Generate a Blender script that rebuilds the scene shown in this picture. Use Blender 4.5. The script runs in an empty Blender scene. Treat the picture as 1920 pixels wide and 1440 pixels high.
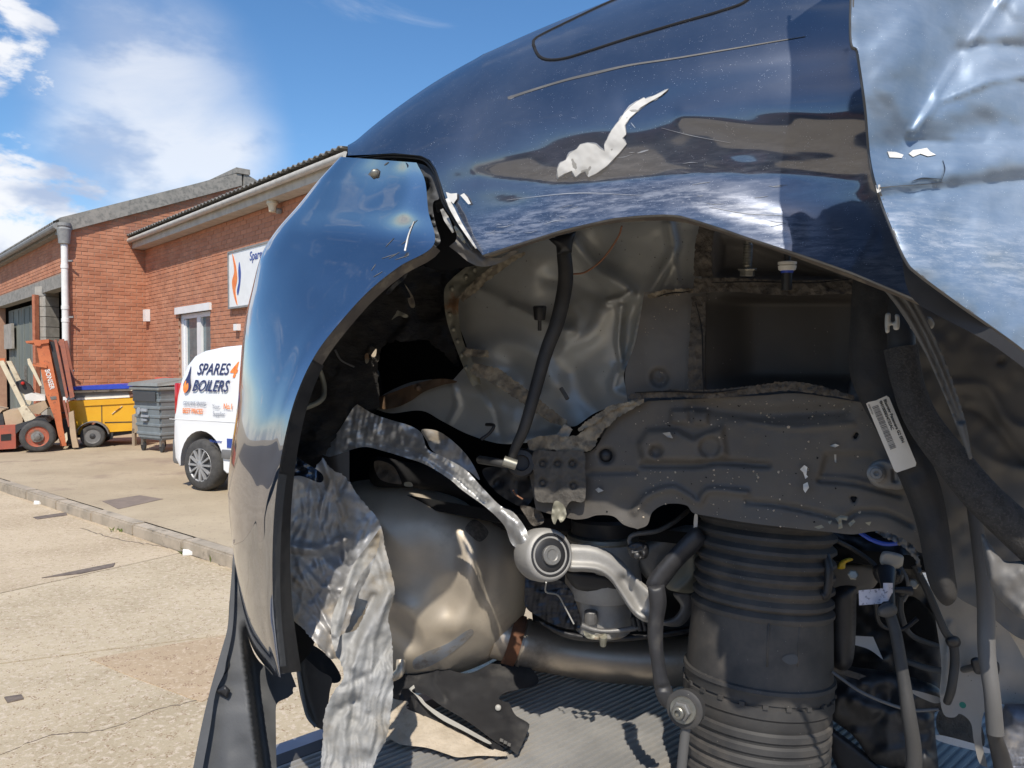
import bpy, bmesh, math, random
import numpy as np
from mathutils import Vector, Matrix
from mathutils.bvhtree import BVHTree
from mathutils.geometry import delaunay_2d_cdt
random.seed(7)
RNG = np.random.default_rng(7)
SC = bpy.context.scene
COL = SC.collection
rad = math.radians

# ------------------------------------------------------------------ camera
FPX = 1424.0                                   # focal length in px of a 1920 px wide picture
CAM = np.array([0.0, 0.0, 1.5])
PITCH = rad(-1.4)
FW = np.array([0, math.cos(PITCH), math.sin(PITCH)])
UPV = np.array([0, -math.sin(PITCH), math.cos(PITCH)])
RT = np.array([1.0, 0, 0])
cd = bpy.data.cameras.new('camera')
cam = bpy.data.objects.new('camera', cd)
COL.objects.link(cam)
cam.location = CAM
cam.rotation_euler = (rad(90) + PITCH, 0, 0)
cd.sensor_width = 36.0
cd.lens = 36.0 * FPX / 1920.0
cd.clip_start = 0.02
cd.clip_end = 900
SC.camera = cam

# ------------------------------------------------------------------ sun, sky, exposure
SUN_AZ, SUN_EL = rad(0), rad(51)               # azimuth measured from behind the camera towards the right
SDIR = Vector((math.sin(SUN_AZ) * math.cos(SUN_EL), -math.cos(SUN_AZ) * math.cos(SUN_EL), math.sin(SUN_EL)))
sl = bpy.data.lights.new('sun', 'SUN')
sl.energy = 3.8
sl.angle = rad(0.53)
sl.color = (1.0, 0.93, 0.82)
so = bpy.data.objects.new('sun', sl)
COL.objects.link(so)
so.rotation_euler = (-SDIR).to_track_quat('-Z', 'Y').to_euler()
so.location = (3, -8, 12)

W = bpy.data.worlds.new('World')
SC.world = W
W.use_nodes = True
wn, wl = W.node_tree.nodes, W.node_tree.links
wn.clear()
def N(t, **k):
    n = wn.new(t)
    for a, b in k.items():
        setattr(n, a, b)
    return n
sky = N('ShaderNodeTexSky', sky_type='NISHITA')
sky.sun_disc = False
sky.sun_elevation = SUN_EL
sky.sun_rotation = rad(180) - SUN_AZ
sky.air_density = 1.0
sky.dust_density = 0.4
sky.ozone_density = 3.0
hs = N('ShaderNodeHueSaturation')
hs.inputs['Saturation'].default_value = 1.2
hs.inputs['Value'].default_value = 0.84
wl.new(sky.outputs[0], hs.inputs['Color'])
bg = N('ShaderNodeBackground')
bg.inputs['Strength'].default_value = 0.15
wl.new(hs.outputs[0], bg.inputs['Color'])
tc = N('ShaderNodeTexCoord')

def pdir(u, v):
    d = FW + RT * ((u - 960) / FPX) + UPV * ((720 - v) / FPX)
    return d / np.linalg.norm(d)
def wmath(op, a, b=None, clamp=False):
    n = N('ShaderNodeMath', operation=op)
    n.use_clamp = clamp
    for i, x in enumerate((a, b)):
        if x is None: continue
        if isinstance(x, (int, float)): n.inputs[i].default_value = x
        else: wl.new(x, n.inputs[i])
    return n.outputs[0]
def wnoise(scale, detail, rough, vec, dist=0.0):
    n = N('ShaderNodeTexNoise')
    n.inputs['Scale'].default_value = scale
    n.inputs['Detail'].default_value = detail
    n.inputs['Roughness'].default_value = rough
    n.inputs['Distortion'].default_value = dist
    wl.new(vec, n.inputs['Vector'])
    return n.outputs['Fac']
# stretch the lookup so that clouds flatten towards the horizon
sep = N('ShaderNodeSeparateXYZ')
wl.new(tc.outputs['Generated'], sep.inputs[0])
cmb = N('ShaderNodeCombineXYZ')
wl.new(sep.outputs[0], cmb.inputs[0]); wl.new(sep.outputs[1], cmb.inputs[1])
wl.new(wmath('MULTIPLY', sep.outputs[2], 2.1), cmb.inputs[2])
vec = cmb.outputs[0]
wisp = wnoise(4.2, 8, 0.62, vec, 0.6)
puff = wnoise(11.0, 8, 0.6, vec, 0.2)
def lobe(u, v, r, soft):
    dn = N('ShaderNodeVectorMath', operation='DISTANCE')
    wl.new(tc.outputs['Generated'], dn.inputs[0])
    dn.inputs[1].default_value = pdir(u, v)
    mr = N('ShaderNodeMapRange', interpolation_type='SMOOTHSTEP')
    wl.new(dn.outputs['Value'], mr.inputs['Value'])
    mr.inputs['From Min'].default_value = r + soft
    mr.inputs['From Max'].default_value = r
    return mr.outputs[0]
big = lobe(290, 195, 0.03, 0.12)
for a in ((385, 275, 0.02, 0.09), (180, 262, 0.0, 0.09), (270, 290, 0.03, 0.09), (240, 100, 0.0, 0.10)):
    big = wmath('MAXIMUM', big, lobe(*a))
big = wmath('MULTIPLY', big, wmath('ADD', wmath('MULTIPLY', wisp, 1.5), 0.2), True)
lump = wmath('MULTIPLY', wmath('MAXIMUM', wmath('MAXIMUM', lobe(-30, 90, 0.03, 0.10), lobe(60, 395, 0.02, 0.16)), lobe(-200, 330, 0.02, 0.10)), 0.34)
low = N('ShaderNodeMapRange', interpolation_type='SMOOTHSTEP')
wl.new(sep.outputs[2], low.inputs['Value'])
low.inputs['From Min'].default_value = 0.30
low.inputs['From Max'].default_value = 0.10
low.inputs['To Max'].default_value = 0.20
def ramp(x, a, b):
    m = N('ShaderNodeMapRange', interpolation_type='SMOOTHSTEP')
    wl.new(x, m.inputs['Value'])
    m.inputs['From Min'].default_value = a
    m.inputs['From Max'].default_value = b
    return m.outputs[0]
cum = ramp(wmath('ADD', wmath('ADD', puff, lump), low.outputs[0]), 0.78, 0.94)
thin = wmath('MULTIPLY', ramp(wisp, 0.52, 0.80), 0.42)
haze = wmath('MULTIPLY', ramp(sep.outputs[2], 0.11, -0.01), 0.75)
dens = wmath('MAXIMUM', wmath('MAXIMUM', wmath('MAXIMUM', wmath('MULTIPLY', big, 0.80), cum), thin), haze, True)
shade = N('ShaderNodeMixRGB')
shade.inputs[1].default_value = (0.46, 0.55, 0.74, 1)
shade.inputs[2].default_value = (0.96, 0.97, 1.0, 1)
wl.new(ramp(wnoise(7.0, 5, 0.55, vec, 0.0), 0.36, 0.56), shade.inputs[0])
bc = N('ShaderNodeBackground')
bc.inputs['Strength'].default_value = 0.80
wl.new(shade.outputs[0], bc.inputs['Color'])
mx = N('ShaderNodeMixShader')
wl.new(wmath('MULTIPLY', dens, 0.93), mx.inputs[0]); wl.new(bg.outputs[0], mx.inputs[1]); wl.new(bc.outputs[0], mx.inputs[2])
wo = N('ShaderNodeOutputWorld')
wl.new(mx.outputs[0], wo.inputs[0])
vs = SC.view_settings
vs.view_transform = 'Standard'
vs.look = 'None'
vs.exposure = 0.36
vs.gamma = 1.0
vs.use_curve_mapping = False
SC.cycles.max_bounces = 6
SC.cycles.diffuse_bounces = 4
SC.cycles.glossy_bounces = 4
SC.cycles.use_denoising = True

# ------------------------------------------------------------------ geometry helpers
def P(u, v, d):
    """photo pixel + distance along the view axis (m) -> world point"""
    u = np.asarray(u, float); v = np.asarray(v, float); d = np.asarray(d, float)
    return CAM + d[..., None] * (FW + RT * ((u - 960) / FPX)[..., None] + UPV * ((720 - v) / FPX)[..., None])
def P1(u, v, d): return P(np.array(u), np.array(v), np.array(d))
def G(u, v, z):
    """photo pixel -> point on the horizontal plane z"""
    r = FW + RT * ((u - 960) / FPX) + UPV * ((720 - v) / FPX)
    return CAM + r * ((z - CAM[2]) / r[2])

def catmull(pts, n, closed=False):
    p = np.asarray(pts, float)
    m = len(p)
    if closed: q = np.vstack([p[-1:], p, p[:2]]); segs = m
    else: q = np.vstack([2 * p[:1] - p[1:2], p, 2 * p[-1:] - p[-2:-1]]); segs = m - 1
    t = np.linspace(0, segs, n, endpoint=not closed)
    i = np.minimum(t.astype(int), segs - 1); f = (t - i)[:, None]
    a, b, c, d = q[i], q[i + 1], q[i + 2], q[i + 3]
    return .5 * ((2 * b) + (-a + c) * f + (2 * a - 5 * b + 4 * c - d) * f ** 2 + (-a + 3 * b - 3 * c + d) * f ** 3)
def even(poly, step, closed=True):
    p = np.asarray(poly, float)
    q = np.vstack([p, p[:1]]) if closed else p
    L = np.r_[0, np.cumsum(np.linalg.norm(np.diff(q, axis=0), axis=1))]
    n = max(4, int(L[-1] / step))
    s = np.linspace(0, L[-1], n, endpoint=not closed)
    return np.stack([np.interp(s, L, q[:, k]) for k in range(q.shape[1])], 1)
def pdist(U, V, poly, closed=True):
    p = np.asarray(poly, float)
    q = np.vstack([p, p[:1]]) if closed else p
    best = np.full(np.shape(U), 1e9)
    for (ax, ay), (bx, by) in zip(q[:-1], q[1:]):
        dx, dy = bx - ax, by - ay
        t = np.clip(((U - ax) * dx + (V - ay) * dy) / max(dx * dx + dy * dy, 1e-9), 0, 1)
        best = np.minimum(best, np.hypot(U - ax - t * dx, V - ay - t * dy))
    return best
def inside(U, V, poly):
    p = np.asarray(poly, float)
    r = np.zeros(np.shape(U), bool)
    for (x1, y1), (x2, y2) in zip(p, np.roll(p, -1, 0)):
        if y1 == y2: continue
        c = ((y1 > V) != (y2 > V)) & (U < (x2 - x1) * (V - y1) / (y2 - y1) + x1)
        r ^= c
    return r
def sm(x, a, b):
    t = np.clip((x - a) / (b - a), 0, 1)
    return t * t * (3 - 2 * t)
def vn(x, y, seed=0):
    """smooth value noise in [-1,1]"""
    xi, yi = np.floor(x).astype(np.int64), np.floor(y).astype(np.int64)
    fx, fy = x - xi, y - yi
    fx, fy = fx * fx * (3 - 2 * fx), fy * fy * (3 - 2 * fy)
    def h(a, b):
        n = (a * 374761393 + b * 668265263 + seed * 974634777) & 0xffffffff
        n = ((n ^ (n >> 13)) * 1274126177) & 0xffffffff
        return ((n ^ (n >> 16)) & 0xffff) / 32767.5 - 1
    return (h(xi, yi) * (1 - fx) + h(xi + 1, yi) * fx) * (1 - fy) + (h(xi, yi + 1) * (1 - fx) + h(xi + 1, yi + 1) * fx) * fy
# relief features: functions of photo px giving a depth change in metres (minus = towards the viewer)
def ridge(pts, w, a):
    c = catmull(pts, max(8, 6 * len(pts))) if len(pts) > 2 else np.array(pts, float)
    return lambda U, V: a * np.exp(-(pdist(U, V, c, False) / w) ** 2)
def crease(pts, w, a):
    c = np.array(pts, float)
    return lambda U, V: a * np.maximum(0, 1 - pdist(U, V, c, False) / w)
def dimple(u, v, r, a, e=.35):
    return lambda U, V: a * sm(r - np.hypot(U - u, V - v), 0, r * e)
def plateau(poly, edge, a):
    return lambda U, V: a * np.where(inside(U, V, poly), sm(pdist(U, V, poly), 0, edge), 0)
def nz(scale, a, seed=0, oct=2):
    def f(U, V):
        r = 0; s = scale; k = a
        for o in range(oct):
            r = r + k * vn(U / s + 31 * seed, V / s + 17 * seed, seed + o); s /= 2.1; k /= 2
        return r
    return f
def wave(du, dv, lam, a, mask=None, wob=0.0):
    def f(U, V):
        ph = (U * du + V * dv) / math.hypot(du, dv) + wob * (vn(U / 60, V / 60, 5) + .5 * vn(U / 24, V / 30, 6))
        r = a * np.sin(ph * 2 * math.pi / lam) * (.62 + .5 * vn(U / 46 + 7, V / 60, 9))
        return r * (mask(U, V) if mask else 1)
    return f

def base_of(p):
    b = np.zeros(3)
    while p is not None:
        b += np.array(p.location); p = p.parent
    return b
def link(o, parent=None):
    COL.objects.link(o)
    if parent is not None: o.parent = parent
    return o
def mk(name, verts, faces, mat, parent=None, smooth=True, world=True, kind=None, sharp=None):
    """one mesh object; world vertices are stored relative to the parent's base"""
    verts = np.asarray(verts, float)
    if parent is not None and world: verts = verts - base_of(parent)
    me = bpy.data.meshes.new(name)
    me.from_pydata(verts.tolist(), [], [list(map(int, f)) for f in faces])
    me.validate()
    me.update()
    if mat is not None: me.materials.append(mat)
    if smooth:
        me.polygons.foreach_set('use_smooth', [True] * len(me.polygons))
        if sharp is not None: me.set_sharp_from_angle(angle=rad(sharp))
    o = link(bpy.data.objects.new(name, me), parent)
    if kind: o['kind'] = kind
    return o
def thing(name, label, cat, loc=(0, 0, 0), rz=0, group=None):
    o = bpy.data.objects.new(name, None)
    o.empty_display_size = .1
    COL.objects.link(o)
    o.location = loc; o.rotation_euler = (0, 0, rz)
    tag(o, label, cat, group)
    return o
def tag(o, label, cat, group=None):
    o['label'] = label; o['category'] = cat
    if group: o['group'] = group
    return o
class MB:
    """collects shapes for one mesh (local or world coordinates)"""
    def __init__(s): s.v, s.f = [], []
    def add(s, v, f):
        k = len(s.v); s.v.extend([tuple(map(float, x)) for x in v]); s.f.extend([[int(i) + k for i in q] for q in f]); return s
    def box(s, c, d, rz=0, M=None):
        m = (Matrix.Translation(c) @ Matrix.Rotation(rz, 4, 'Z')) if M is None else M
        v = [m @ Vector((x * d[0] / 2, y * d[1] / 2, z * d[2] / 2)) for x in (-1, 1) for y in (-1, 1) for z in (-1, 1)]
        return s.add(v, [(0, 1, 3, 2), (4, 6, 7, 5), (0, 4, 5, 1), (2, 3, 7, 6), (0, 2, 6, 4), (1, 5, 7, 3)])
    def rbox(s, c, d, b, rz=0):
        """box with bevelled edges"""
        bm = bmesh.new()
        bmesh.ops.create_cube(bm, size=1)
        bmesh.ops.scale(bm, vec=d, verts=bm.verts)
        bmesh.ops.bevel(bm, geom=bm.edges[:], offset=b, segments=2, profile=.5, affect='EDGES')
        m = Matrix.Translation(c) @ Matrix.Rotation(rz, 4, 'Z')
        bm.verts.index_update()
        s.add([m @ x.co for x in bm.verts], [[q.index for q in f.verts] for f in bm.faces])
        bm.free(); return s
    def bar(s, a, b, w, h=None, roll=0):
        a, b = Vector(a), Vector(b)
        z = b - a; L = z.length
        q = z.to_track_quat('Z', 'Y').to_matrix().to_4x4() @ Matrix.Rotation(roll, 4, 'Z')
        return s.box(None, (w, h or w, L), M=Matrix.Translation((a + b) / 2) @ q)
    def tube(s, pts, r, n=10, caps=True):
        v, f = tube_mesh(pts, r, n, caps); return s.add(v, f)
    def lathe(s, p, axis, prof, n=24):
        v, f = lathe_mesh(p, axis, prof, n); return s.add(v, f)
    def prism(s, poly, y0, y1):
        """(x,z) outline extruded along y"""
        n = len(poly)
        v = [(x, y0, z) for x, z in poly] + [(x, y1, z) for x, z in poly]
        return s.add(v, [list(range(n))[::-1], list(range(n, 2 * n))] + [(i, (i + 1) % n, n + (i + 1) % n, n + i) for i in range(n)])
    def build(s, name, mat, parent=None, smooth=False, world=False, kind=None, sharp=35):
        o = mk(name, s.v, s.f, mat, parent, smooth, world, kind, sharp if smooth else None)
        bm = bmesh.new(); bm.from_mesh(o.data); bmesh.ops.recalc_face_normals(bm, faces=bm.faces); bm.to_mesh(o.data); bm.free()
        if smooth and sharp: o.data.set_sharp_from_angle(angle=rad(sharp))
        return o
def tube_mesh(pts, r, n=10, caps=True):
    p = np.asarray(pts, float); m = len(p)
    r = np.broadcast_to(np.asarray(r, float), (m,))
    t = np.gradient(p, axis=0); t /= np.linalg.norm(t, axis=1)[:, None] + 1e-12
    ref = np.array([0, 0, 1.0]) if abs(t[0][2]) < .9 else np.array([1.0, 0, 0])
    x = np.cross(t[0], ref); x /= np.linalg.norm(x)
    V = []
    for i in range(m):
        x = x - t[i] * (x @ t[i]); x /= np.linalg.norm(x) + 1e-12
        y = np.cross(t[i], x)
        for k in range(n):
            a = 2 * math.pi * k / n
            V.append(p[i] + r[i] * (math.cos(a) * x + math.sin(a) * y))
    F = [(i * n + k, i * n + (k + 1) % n, (i + 1) * n + (k + 1) % n, (i + 1) * n + k) for i in range(m - 1) for k in range(n)]
    if caps: F += [list(range(n))[::-1], list(range((m - 1) * n, m * n))]
    return V, F
def lathe_mesh(p, axis, prof, n=24):
    p = np.asarray(p, float); a = np.asarray(axis, float); a /= np.linalg.norm(a)
    ref = np.array([0, 0, 1.0]) if abs(a[2]) < .9 else np.array([0, 1.0, 0])
    x = np.cross(a, ref); x /= np.linalg.norm(x); y = np.cross(a, x)
    V = []
    for t, r in prof:
        for k in range(n):
            q = 2 * math.pi * k / n
            V.append(p + a * t + max(r, 1e-5) * (math.cos(q) * x + math.sin(q) * y))
    m = len(prof)
    F = [(i * n + k, i * n + (k + 1) % n, (i + 1) * n + (k + 1) % n, (i + 1) * n + k) for i in range(m - 1) for k in range(n)]
    F += [list(range(n))[::-1], list(range((m - 1) * n, m * n))]
    return V, F

KA = 0.5                                        # the car's flank recedes to the left
def D(d0): return lambda U, V: d0 / (1 + KA * (np.asarray(U, float) - 960) / FPX) + 0 * np.asarray(V, float)
def plane3(*c):
    """depth plane through (u,v,d) samples (least squares)"""
    c = np.array(c, float)
    A = np.c_[c[:, :2], np.ones(len(c))]
    k = np.linalg.lstsq(A, c[:, 2], rcond=None)[0]
    return lambda U, V: k[0] * np.asarray(U, float) + k[1] * np.asarray(V, float) + k[2]
def outline(pts, step):
    """smooth closed outline; a third item in a point marks a corner"""
    n = len(pts)
    co = [i for i, p in enumerate(pts) if len(p) > 2 and p[2]]
    if not co: return even(catmull([p[:2] for p in pts], n * 8, True), step)
    out = []
    for a, b in zip(co, co[1:] + [co[0] + n]):
        run = [pts[i % n][:2] for i in range(a, b + 1)]
        c = catmull(run, (len(run) - 1) * 8 + 1) if len(run) > 2 else np.array(run, float)
        e = even(c, step, False)
        out.append(e[:-1])
    return np.vstack(out)
def sheet(name, pts, dfn, mat, parent, feats=(), step=8, thick=.0015, bulge=0, R=30, back=None, sharpout=False, holes=(), smooth=True, kind=None, sharp=None, ragged=0):
    """sheet-metal / moulded piece: outline in photo px, depth by function, relief by features; always a closed solid"""
    if not callable(dfn):
        d_const = float(dfn); dfn = lambda U, V: d_const + 0 * U
    ol = even([p[:2] for p in pts], step * .9) if sharpout else outline(pts, step * .9)
    if sharpout:                                 # keep the given corners exactly
        q = []
        for a, b in zip(pts, pts[1:] + pts[:1]):
            q.append(even([a[:2], b[:2]], step * .9, False)[:-1] if math.dist(a[:2], b[:2]) > 2 * step else np.array([a[:2]], float))
        ol = np.vstack(q)
    if ragged: ol = ol + ragged * RNG.normal(size=ol.shape)
    hl = [even(h, step * .6) for h in holes]
    u0, v0 = ol.min(0); u1, v1 = ol.max(0)
    gu, gv = np.meshgrid(np.arange(u0, u1, step), np.arange(v0, v1, step * .87))
    gu = gu + (np.arange(gu.shape[0]) % 2)[:, None] * step * .5
    gu, gv = gu.ravel(), gv.ravel()
    ok = inside(gu, gv, ol)
    ok &= pdist(gu, gv, ol) > step * .45
    for h in hl: ok &= ~inside(gu, gv, h) & (pdist(gu, gv, h) > step * .4)
    loops = [ol] + hl
    pv = np.vstack(loops + [np.c_[gu[ok], gv[ok]]])
    ed, k = [], 0
    for l in loops:
        ed += [(k + i, k + (i + 1) % len(l)) for i in range(len(l))]; k += len(l)
    res = delaunay_2d_cdt([Vector(p) for p in pv], ed, [], 3 if hl else 1, 1e-4)
    uv = np.array([tuple(p) for p in res[0]]); tri = [tuple(f) for f in res[2]]
    U, V = uv[:, 0], uv[:, 1]
    d = np.array(dfn(U, V), float) + np.zeros(len(U))
    for ft in feats: d = d + ft(U, V)
    od = pdist(U, V, ol)
    for h in hl: od = np.minimum(od, pdist(U, V, h))
    prof = np.sqrt(np.clip(1 - (1 - np.clip(od / R, 0, 1)) ** 2, 0, 1))
    df = d - bulge * prof
    db = d + (thick if back is None else thick + back * prof)
    n = len(U)
    verts = np.vstack([P(U, V, df), P(U, V, db)])
    # winding: make the front face look at the camera
    a, b, c = tri[0]
    fl = np.cross(verts[b] - verts[a], verts[c] - verts[a]) @ (CAM - verts[a]) < 0
    fr = [t[::-1] if fl else t for t in tri]
    from collections import Counter
    ec = set()
    for t in fr:
        for i in range(3): ec.add((t[i], t[(i + 1) % 3]))
    rim = [(i, j) for i, j in ec if (j, i) not in ec]
    # rim gets its own vertices so the edge stays crisp
    rv, rf, idx = [], [], {}
    def rid(i, lay):
        if (i, lay) not in idx:
            idx[(i, lay)] = 2 * n + len(rv); rv.append(verts[i + lay * n])
        return idx[(i, lay)]
    for i, j in rim: rf.append((rid(j, 0), rid(i, 0), rid(i, 1), rid(j, 1)))
    allv = np.vstack([verts, np.array(rv)]) if rv else verts
    o = mk(name, allv, fr + [tuple(x + n for x in t[::-1]) for t in fr] + rf, mat, parent, smooth, True, kind, sharp)
    o_uv[o.name] = (U, V)
    return o
o_uv = {}
def strip(pts, w):
    """outline of a tapering streak along a centre line"""
    c = catmull(pts, max(12, 6 * len(pts))) if len(pts) > 2 else even(pts, math.dist(pts[0], pts[1]) / 6, False)
    t = np.gradient(c, axis=0); t /= np.linalg.norm(t, axis=1)[:, None]
    n = np.c_[-t[:, 1], t[:, 0]]
    s = np.linspace(0, 1, len(c))
    ww = (w if np.isscalar(w) else np.interp(s, np.linspace(0, 1, len(w)), w)) * np.ones(len(c)) / 2
    return [tuple(p) for p in np.vstack([c + n * ww[:, None], (c - n * ww[:, None])[::-1]])]
def hose(name, pts, rpx, mat, parent, n=12, per=6, kind=None):
    """pipe along (u,v,d) points, radius in photo px at each point's distance"""
    c = catmull(pts, (len(pts) - 1) * per + 1) if len(pts) > 2 else np.array(pts, float)
    r = np.interp(np.linspace(0, 1, len(c)), np.linspace(0, 1, len(np.atleast_1d(rpx))), np.atleast_1d(rpx)) * c[:, 2] / FPX
    v, f = tube_mesh(P(c[:, 0], c[:, 1], c[:, 2]), r, n)
    return mk(name, v, f, mat, parent, True, True, kind, 50)
def bvh(o):
    b = base_of(o.parent) if o.parent else np.zeros(3)
    return BVHTree.FromPolygons([tuple(np.array(v.co) + b) for v in o.data.vertices], [tuple(p.vertices) for p in o.data.polygons])
def on(tree, off=.001):
    """depth of an already built surface under each pixel, a touch nearer"""
    def f(U, V):
        out = np.zeros(np.shape(U))
        for i, (u, v) in enumerate(zip(np.ravel(U), np.ravel(V))):
            r = pdir(u, v)
            h = tree.ray_cast(Vector(CAM), Vector(r))
            out[i] = (h[3] if h[0] is not None else np.nan) * (r @ FW)
        if np.isnan(out).any(): out = np.where(np.isnan(out), np.nanmedian(out) if not np.isnan(out).all() else 1.0, out)
        return out - off
    return f
def text(name, s, mat, parent, origin, xd, yd, size, ext=.001, shear=0, bold=0, world=True, align='LEFT', sx=1.0):
    c = bpy.data.curves.new(name, 'FONT')
    c.body = s; c.size = 1; c.extrude = ext / size; c.shear = shear; c.offset = bold; c.align_x = align
    c.resolution_u = 3
    c.materials.append(mat)
    tmp = bpy.data.objects.new(name + '_curve', c)
    me = bpy.data.meshes.new_from_object(tmp)
    bpy.data.objects.remove(tmp)
    o = bpy.data.objects.new(name, me)
    xd, yd = Vector(xd).normalized(), Vector(yd).normalized()
    zd = xd.cross(yd).normalized(); yd = zd.cross(xd)
    m = Matrix((xd * size * sx, yd * size, zd * size)).transposed().to_4x4()
    m.translation = Vector(origin) - (Vector(base_of(parent)) if world else Vector())
    link(o, parent)
    o.matrix_local = m
    return o

# ------------------------------------------------------------------ materials
def mat(name, c1, c2=None, rough=.5, metal=0.0, scale=8.0, lo=.35, hi=.65, detail=6, bump=0.0, bscale=120.0, bdist=.002, coat=0.0, crough=.05, cior=1.5, stretch=(1, 1, 1),
        dirt=None, dscale=6.0, dlo=.5, dhi=.65, speck=None, sscale=300.0, sthr=.12, isl=0.0, rvar=0.0, dirt_rough=.9, spec=.5, emis=None, scuff=None, dust=None, alpha=1.0, ridges=None):
    m = bpy.data.materials.new(name)
    m.use_nodes = True
    nt = m.node_tree; n, l = nt.nodes, nt.links
    b = n['Principled BSDF']
    t = n.new('ShaderNodeTexCoord')
    mp = n.new('ShaderNodeMapping'); mp.inputs['Scale'].default_value = stretch
    l.new(t.outputs['Object'], mp.inputs[0])
    vec = mp.outputs[0]
    def noise(s, d=6, r=.6, v=None):
        q = n.new('ShaderNodeTexNoise')
        q.inputs['Scale'].default_value = s; q.inputs['Detail'].default_value = d; q.inputs['Roughness'].default_value = r
        l.new(v if v is not None else vec, q.inputs['Vector'])
        return q.outputs['Fac']
    def rg(x, a, c):
        q = n.new('ShaderNodeMapRange'); q.interpolation_type = 'SMOOTHSTEP'
        l.new(x, q.inputs['Value']); q.inputs['From Min'].default_value = a; q.inputs['From Max'].default_value = c
        return q.outputs[0]
    def mul(x, y, op='MULTIPLY'):
        q = n.new('ShaderNodeMath'); q.operation = op; q.use_clamp = True
        for i, z in enumerate((x, y)):
            if isinstance(z, (int, float)): q.inputs[i].default_value = z
            else: l.new(z, q.inputs[i])
        return q.outputs[0]
    def mix(f, a, c):
        q = n.new('ShaderNodeMixRGB')
        if isinstance(f, float): q.inputs[0].default_value = f
        else: l.new(f, q.inputs[0])
        for i, z in ((1, a), (2, c)):
            if isinstance(z, tuple): q.inputs[i].default_value = z + (1,)
            else: l.new(z, q.inputs[i])
        return q.outputs[0]
    colr = mix(rg(noise(scale, detail), lo, hi), tuple(c1), tuple(c2 or c1))
    masks = []
    if isl:
        g = n.new('ShaderNodeNewGeometry'); oi = n.new('ShaderNodeObjectInfo')
        a = n.new('ShaderNodeMath'); a.operation = 'ADD'; l.new(g.outputs['Random Per Island'], a.inputs[0]); l.new(oi.outputs['Random'], a.inputs[1])
        fr = n.new('ShaderNodeMath'); fr.operation = 'FRACT'; l.new(a.outputs[0], fr.inputs[0])
        q = n.new('ShaderNodeHueSaturation')
        mr = n.new('ShaderNodeMapRange'); l.new(fr.outputs[0], mr.inputs['Value']); mr.inputs['To Min'].default_value = 1 - isl; mr.inputs['To Max'].default_value = 1 + isl
        l.new(mr.outputs[0], q.inputs['Value']); l.new(colr, q.inputs['Color']); colr = q.outputs[0]
    rgh = rough
    if dirt:
        k = rg(noise(dscale, 8, .65), dlo, dhi); masks.append(k); colr = mix(k, colr, tuple(dirt))
    if speck:
        vo = n.new('ShaderNodeTexVoronoi'); vo.inputs['Scale'].default_value = sscale; l.new(t.outputs['Object'], vo.inputs['Vector'])
        k = mul(rg(vo.outputs['Distance'], sthr, sthr * .5), rg(noise(sscale * .21, 2), .5, .62)); masks.append(k); colr = mix(k, colr, tuple(speck))
    if dust:
        k = mul(rg(noise(5.0, 6, .6), .2, .8), dust[1]); masks.append(k); colr = mix(k, colr, tuple(dust[0]))
    if scuff:
        at = n.new('ShaderNodeAttribute'); at.attribute_name = 'scuff'
        m2 = n.new('ShaderNodeMapping'); m2.inputs['Scale'].default_value = scuff[1]; m2.inputs['Rotation'].default_value = scuff[2] if len(scuff) > 2 else (0, 0, 0)
        l.new(t.outputs['Object'], m2.inputs[0])
        k = mul(mul(at.outputs['Fac'], .62), rg(noise(14, 10, .72, m2.outputs[0]), .40, .66), 'MULTIPLY')
        k2 = mul(at.outputs['Fac'], rg(noise(60, 10, .8, m2.outputs[0]), .56, .64))
        k = mul(k, k2, 'MAXIMUM'); masks.append(k); colr = mix(k, colr, tuple(scuff[0]))
    l.new(colr, b.inputs['Base Color'])
    tot = None
    for k in masks: tot = k if tot is None else mul(tot, k, 'MAXIMUM')
    if tot is not None:
        q = n.new('ShaderNodeMapRange'); l.new(tot, q.inputs['Value']); q.inputs['To Min'].default_value = rough; q.inputs['To Max'].default_value = dirt_rough
        l.new(q.outputs[0], b.inputs['Roughness'])
        q = n.new('ShaderNodeMapRange'); l.new(tot, q.inputs['Value']); q.inputs['To Min'].default_value = metal; q.inputs['To Max'].default_value = 0
        l.new(q.outputs[0], b.inputs['Metallic'])
        if coat:
            q = n.new('ShaderNodeMapRange'); l.new(tot, q.inputs['Value']); q.inputs['To Min'].default_value = coat; q.inputs['To Max'].default_value = coat * .2
            l.new(q.outputs[0], b.inputs['Coat Weight'])
    else:
        if rvar:
            q = n.new('ShaderNodeMapRange'); l.new(noise(scale * 2.7), q.inputs['Value']); q.inputs['From Min'].default_value = .3; q.inputs['From Max'].default_value = .7
            q.inputs['To Min'].default_value = rough - rvar; q.inputs['To Max'].default_value = rough + rvar
            l.new(q.outputs[0], b.inputs['Roughness'])
        else: b.inputs['Roughness'].default_value = rough
        b.inputs['Metallic'].default_value = metal
        b.inputs['Coat Weight'].default_value = coat
    b.inputs['Coat Roughness'].default_value = crough
    b.inputs['Coat IOR'].default_value = cior
    b.inputs['Specular IOR Level'].default_value = spec
    if alpha < 1: b.inputs['Alpha'].default_value = alpha
    if bump:
        bp = n.new('ShaderNodeBump'); bp.inputs['Strength'].default_value = bump; bp.inputs['Distance'].default_value = bdist
        l.new(noise(bscale, 6, .65), bp.inputs['Height']); l.new(bp.outputs[0], b.inputs['Normal'])
    return m
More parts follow.
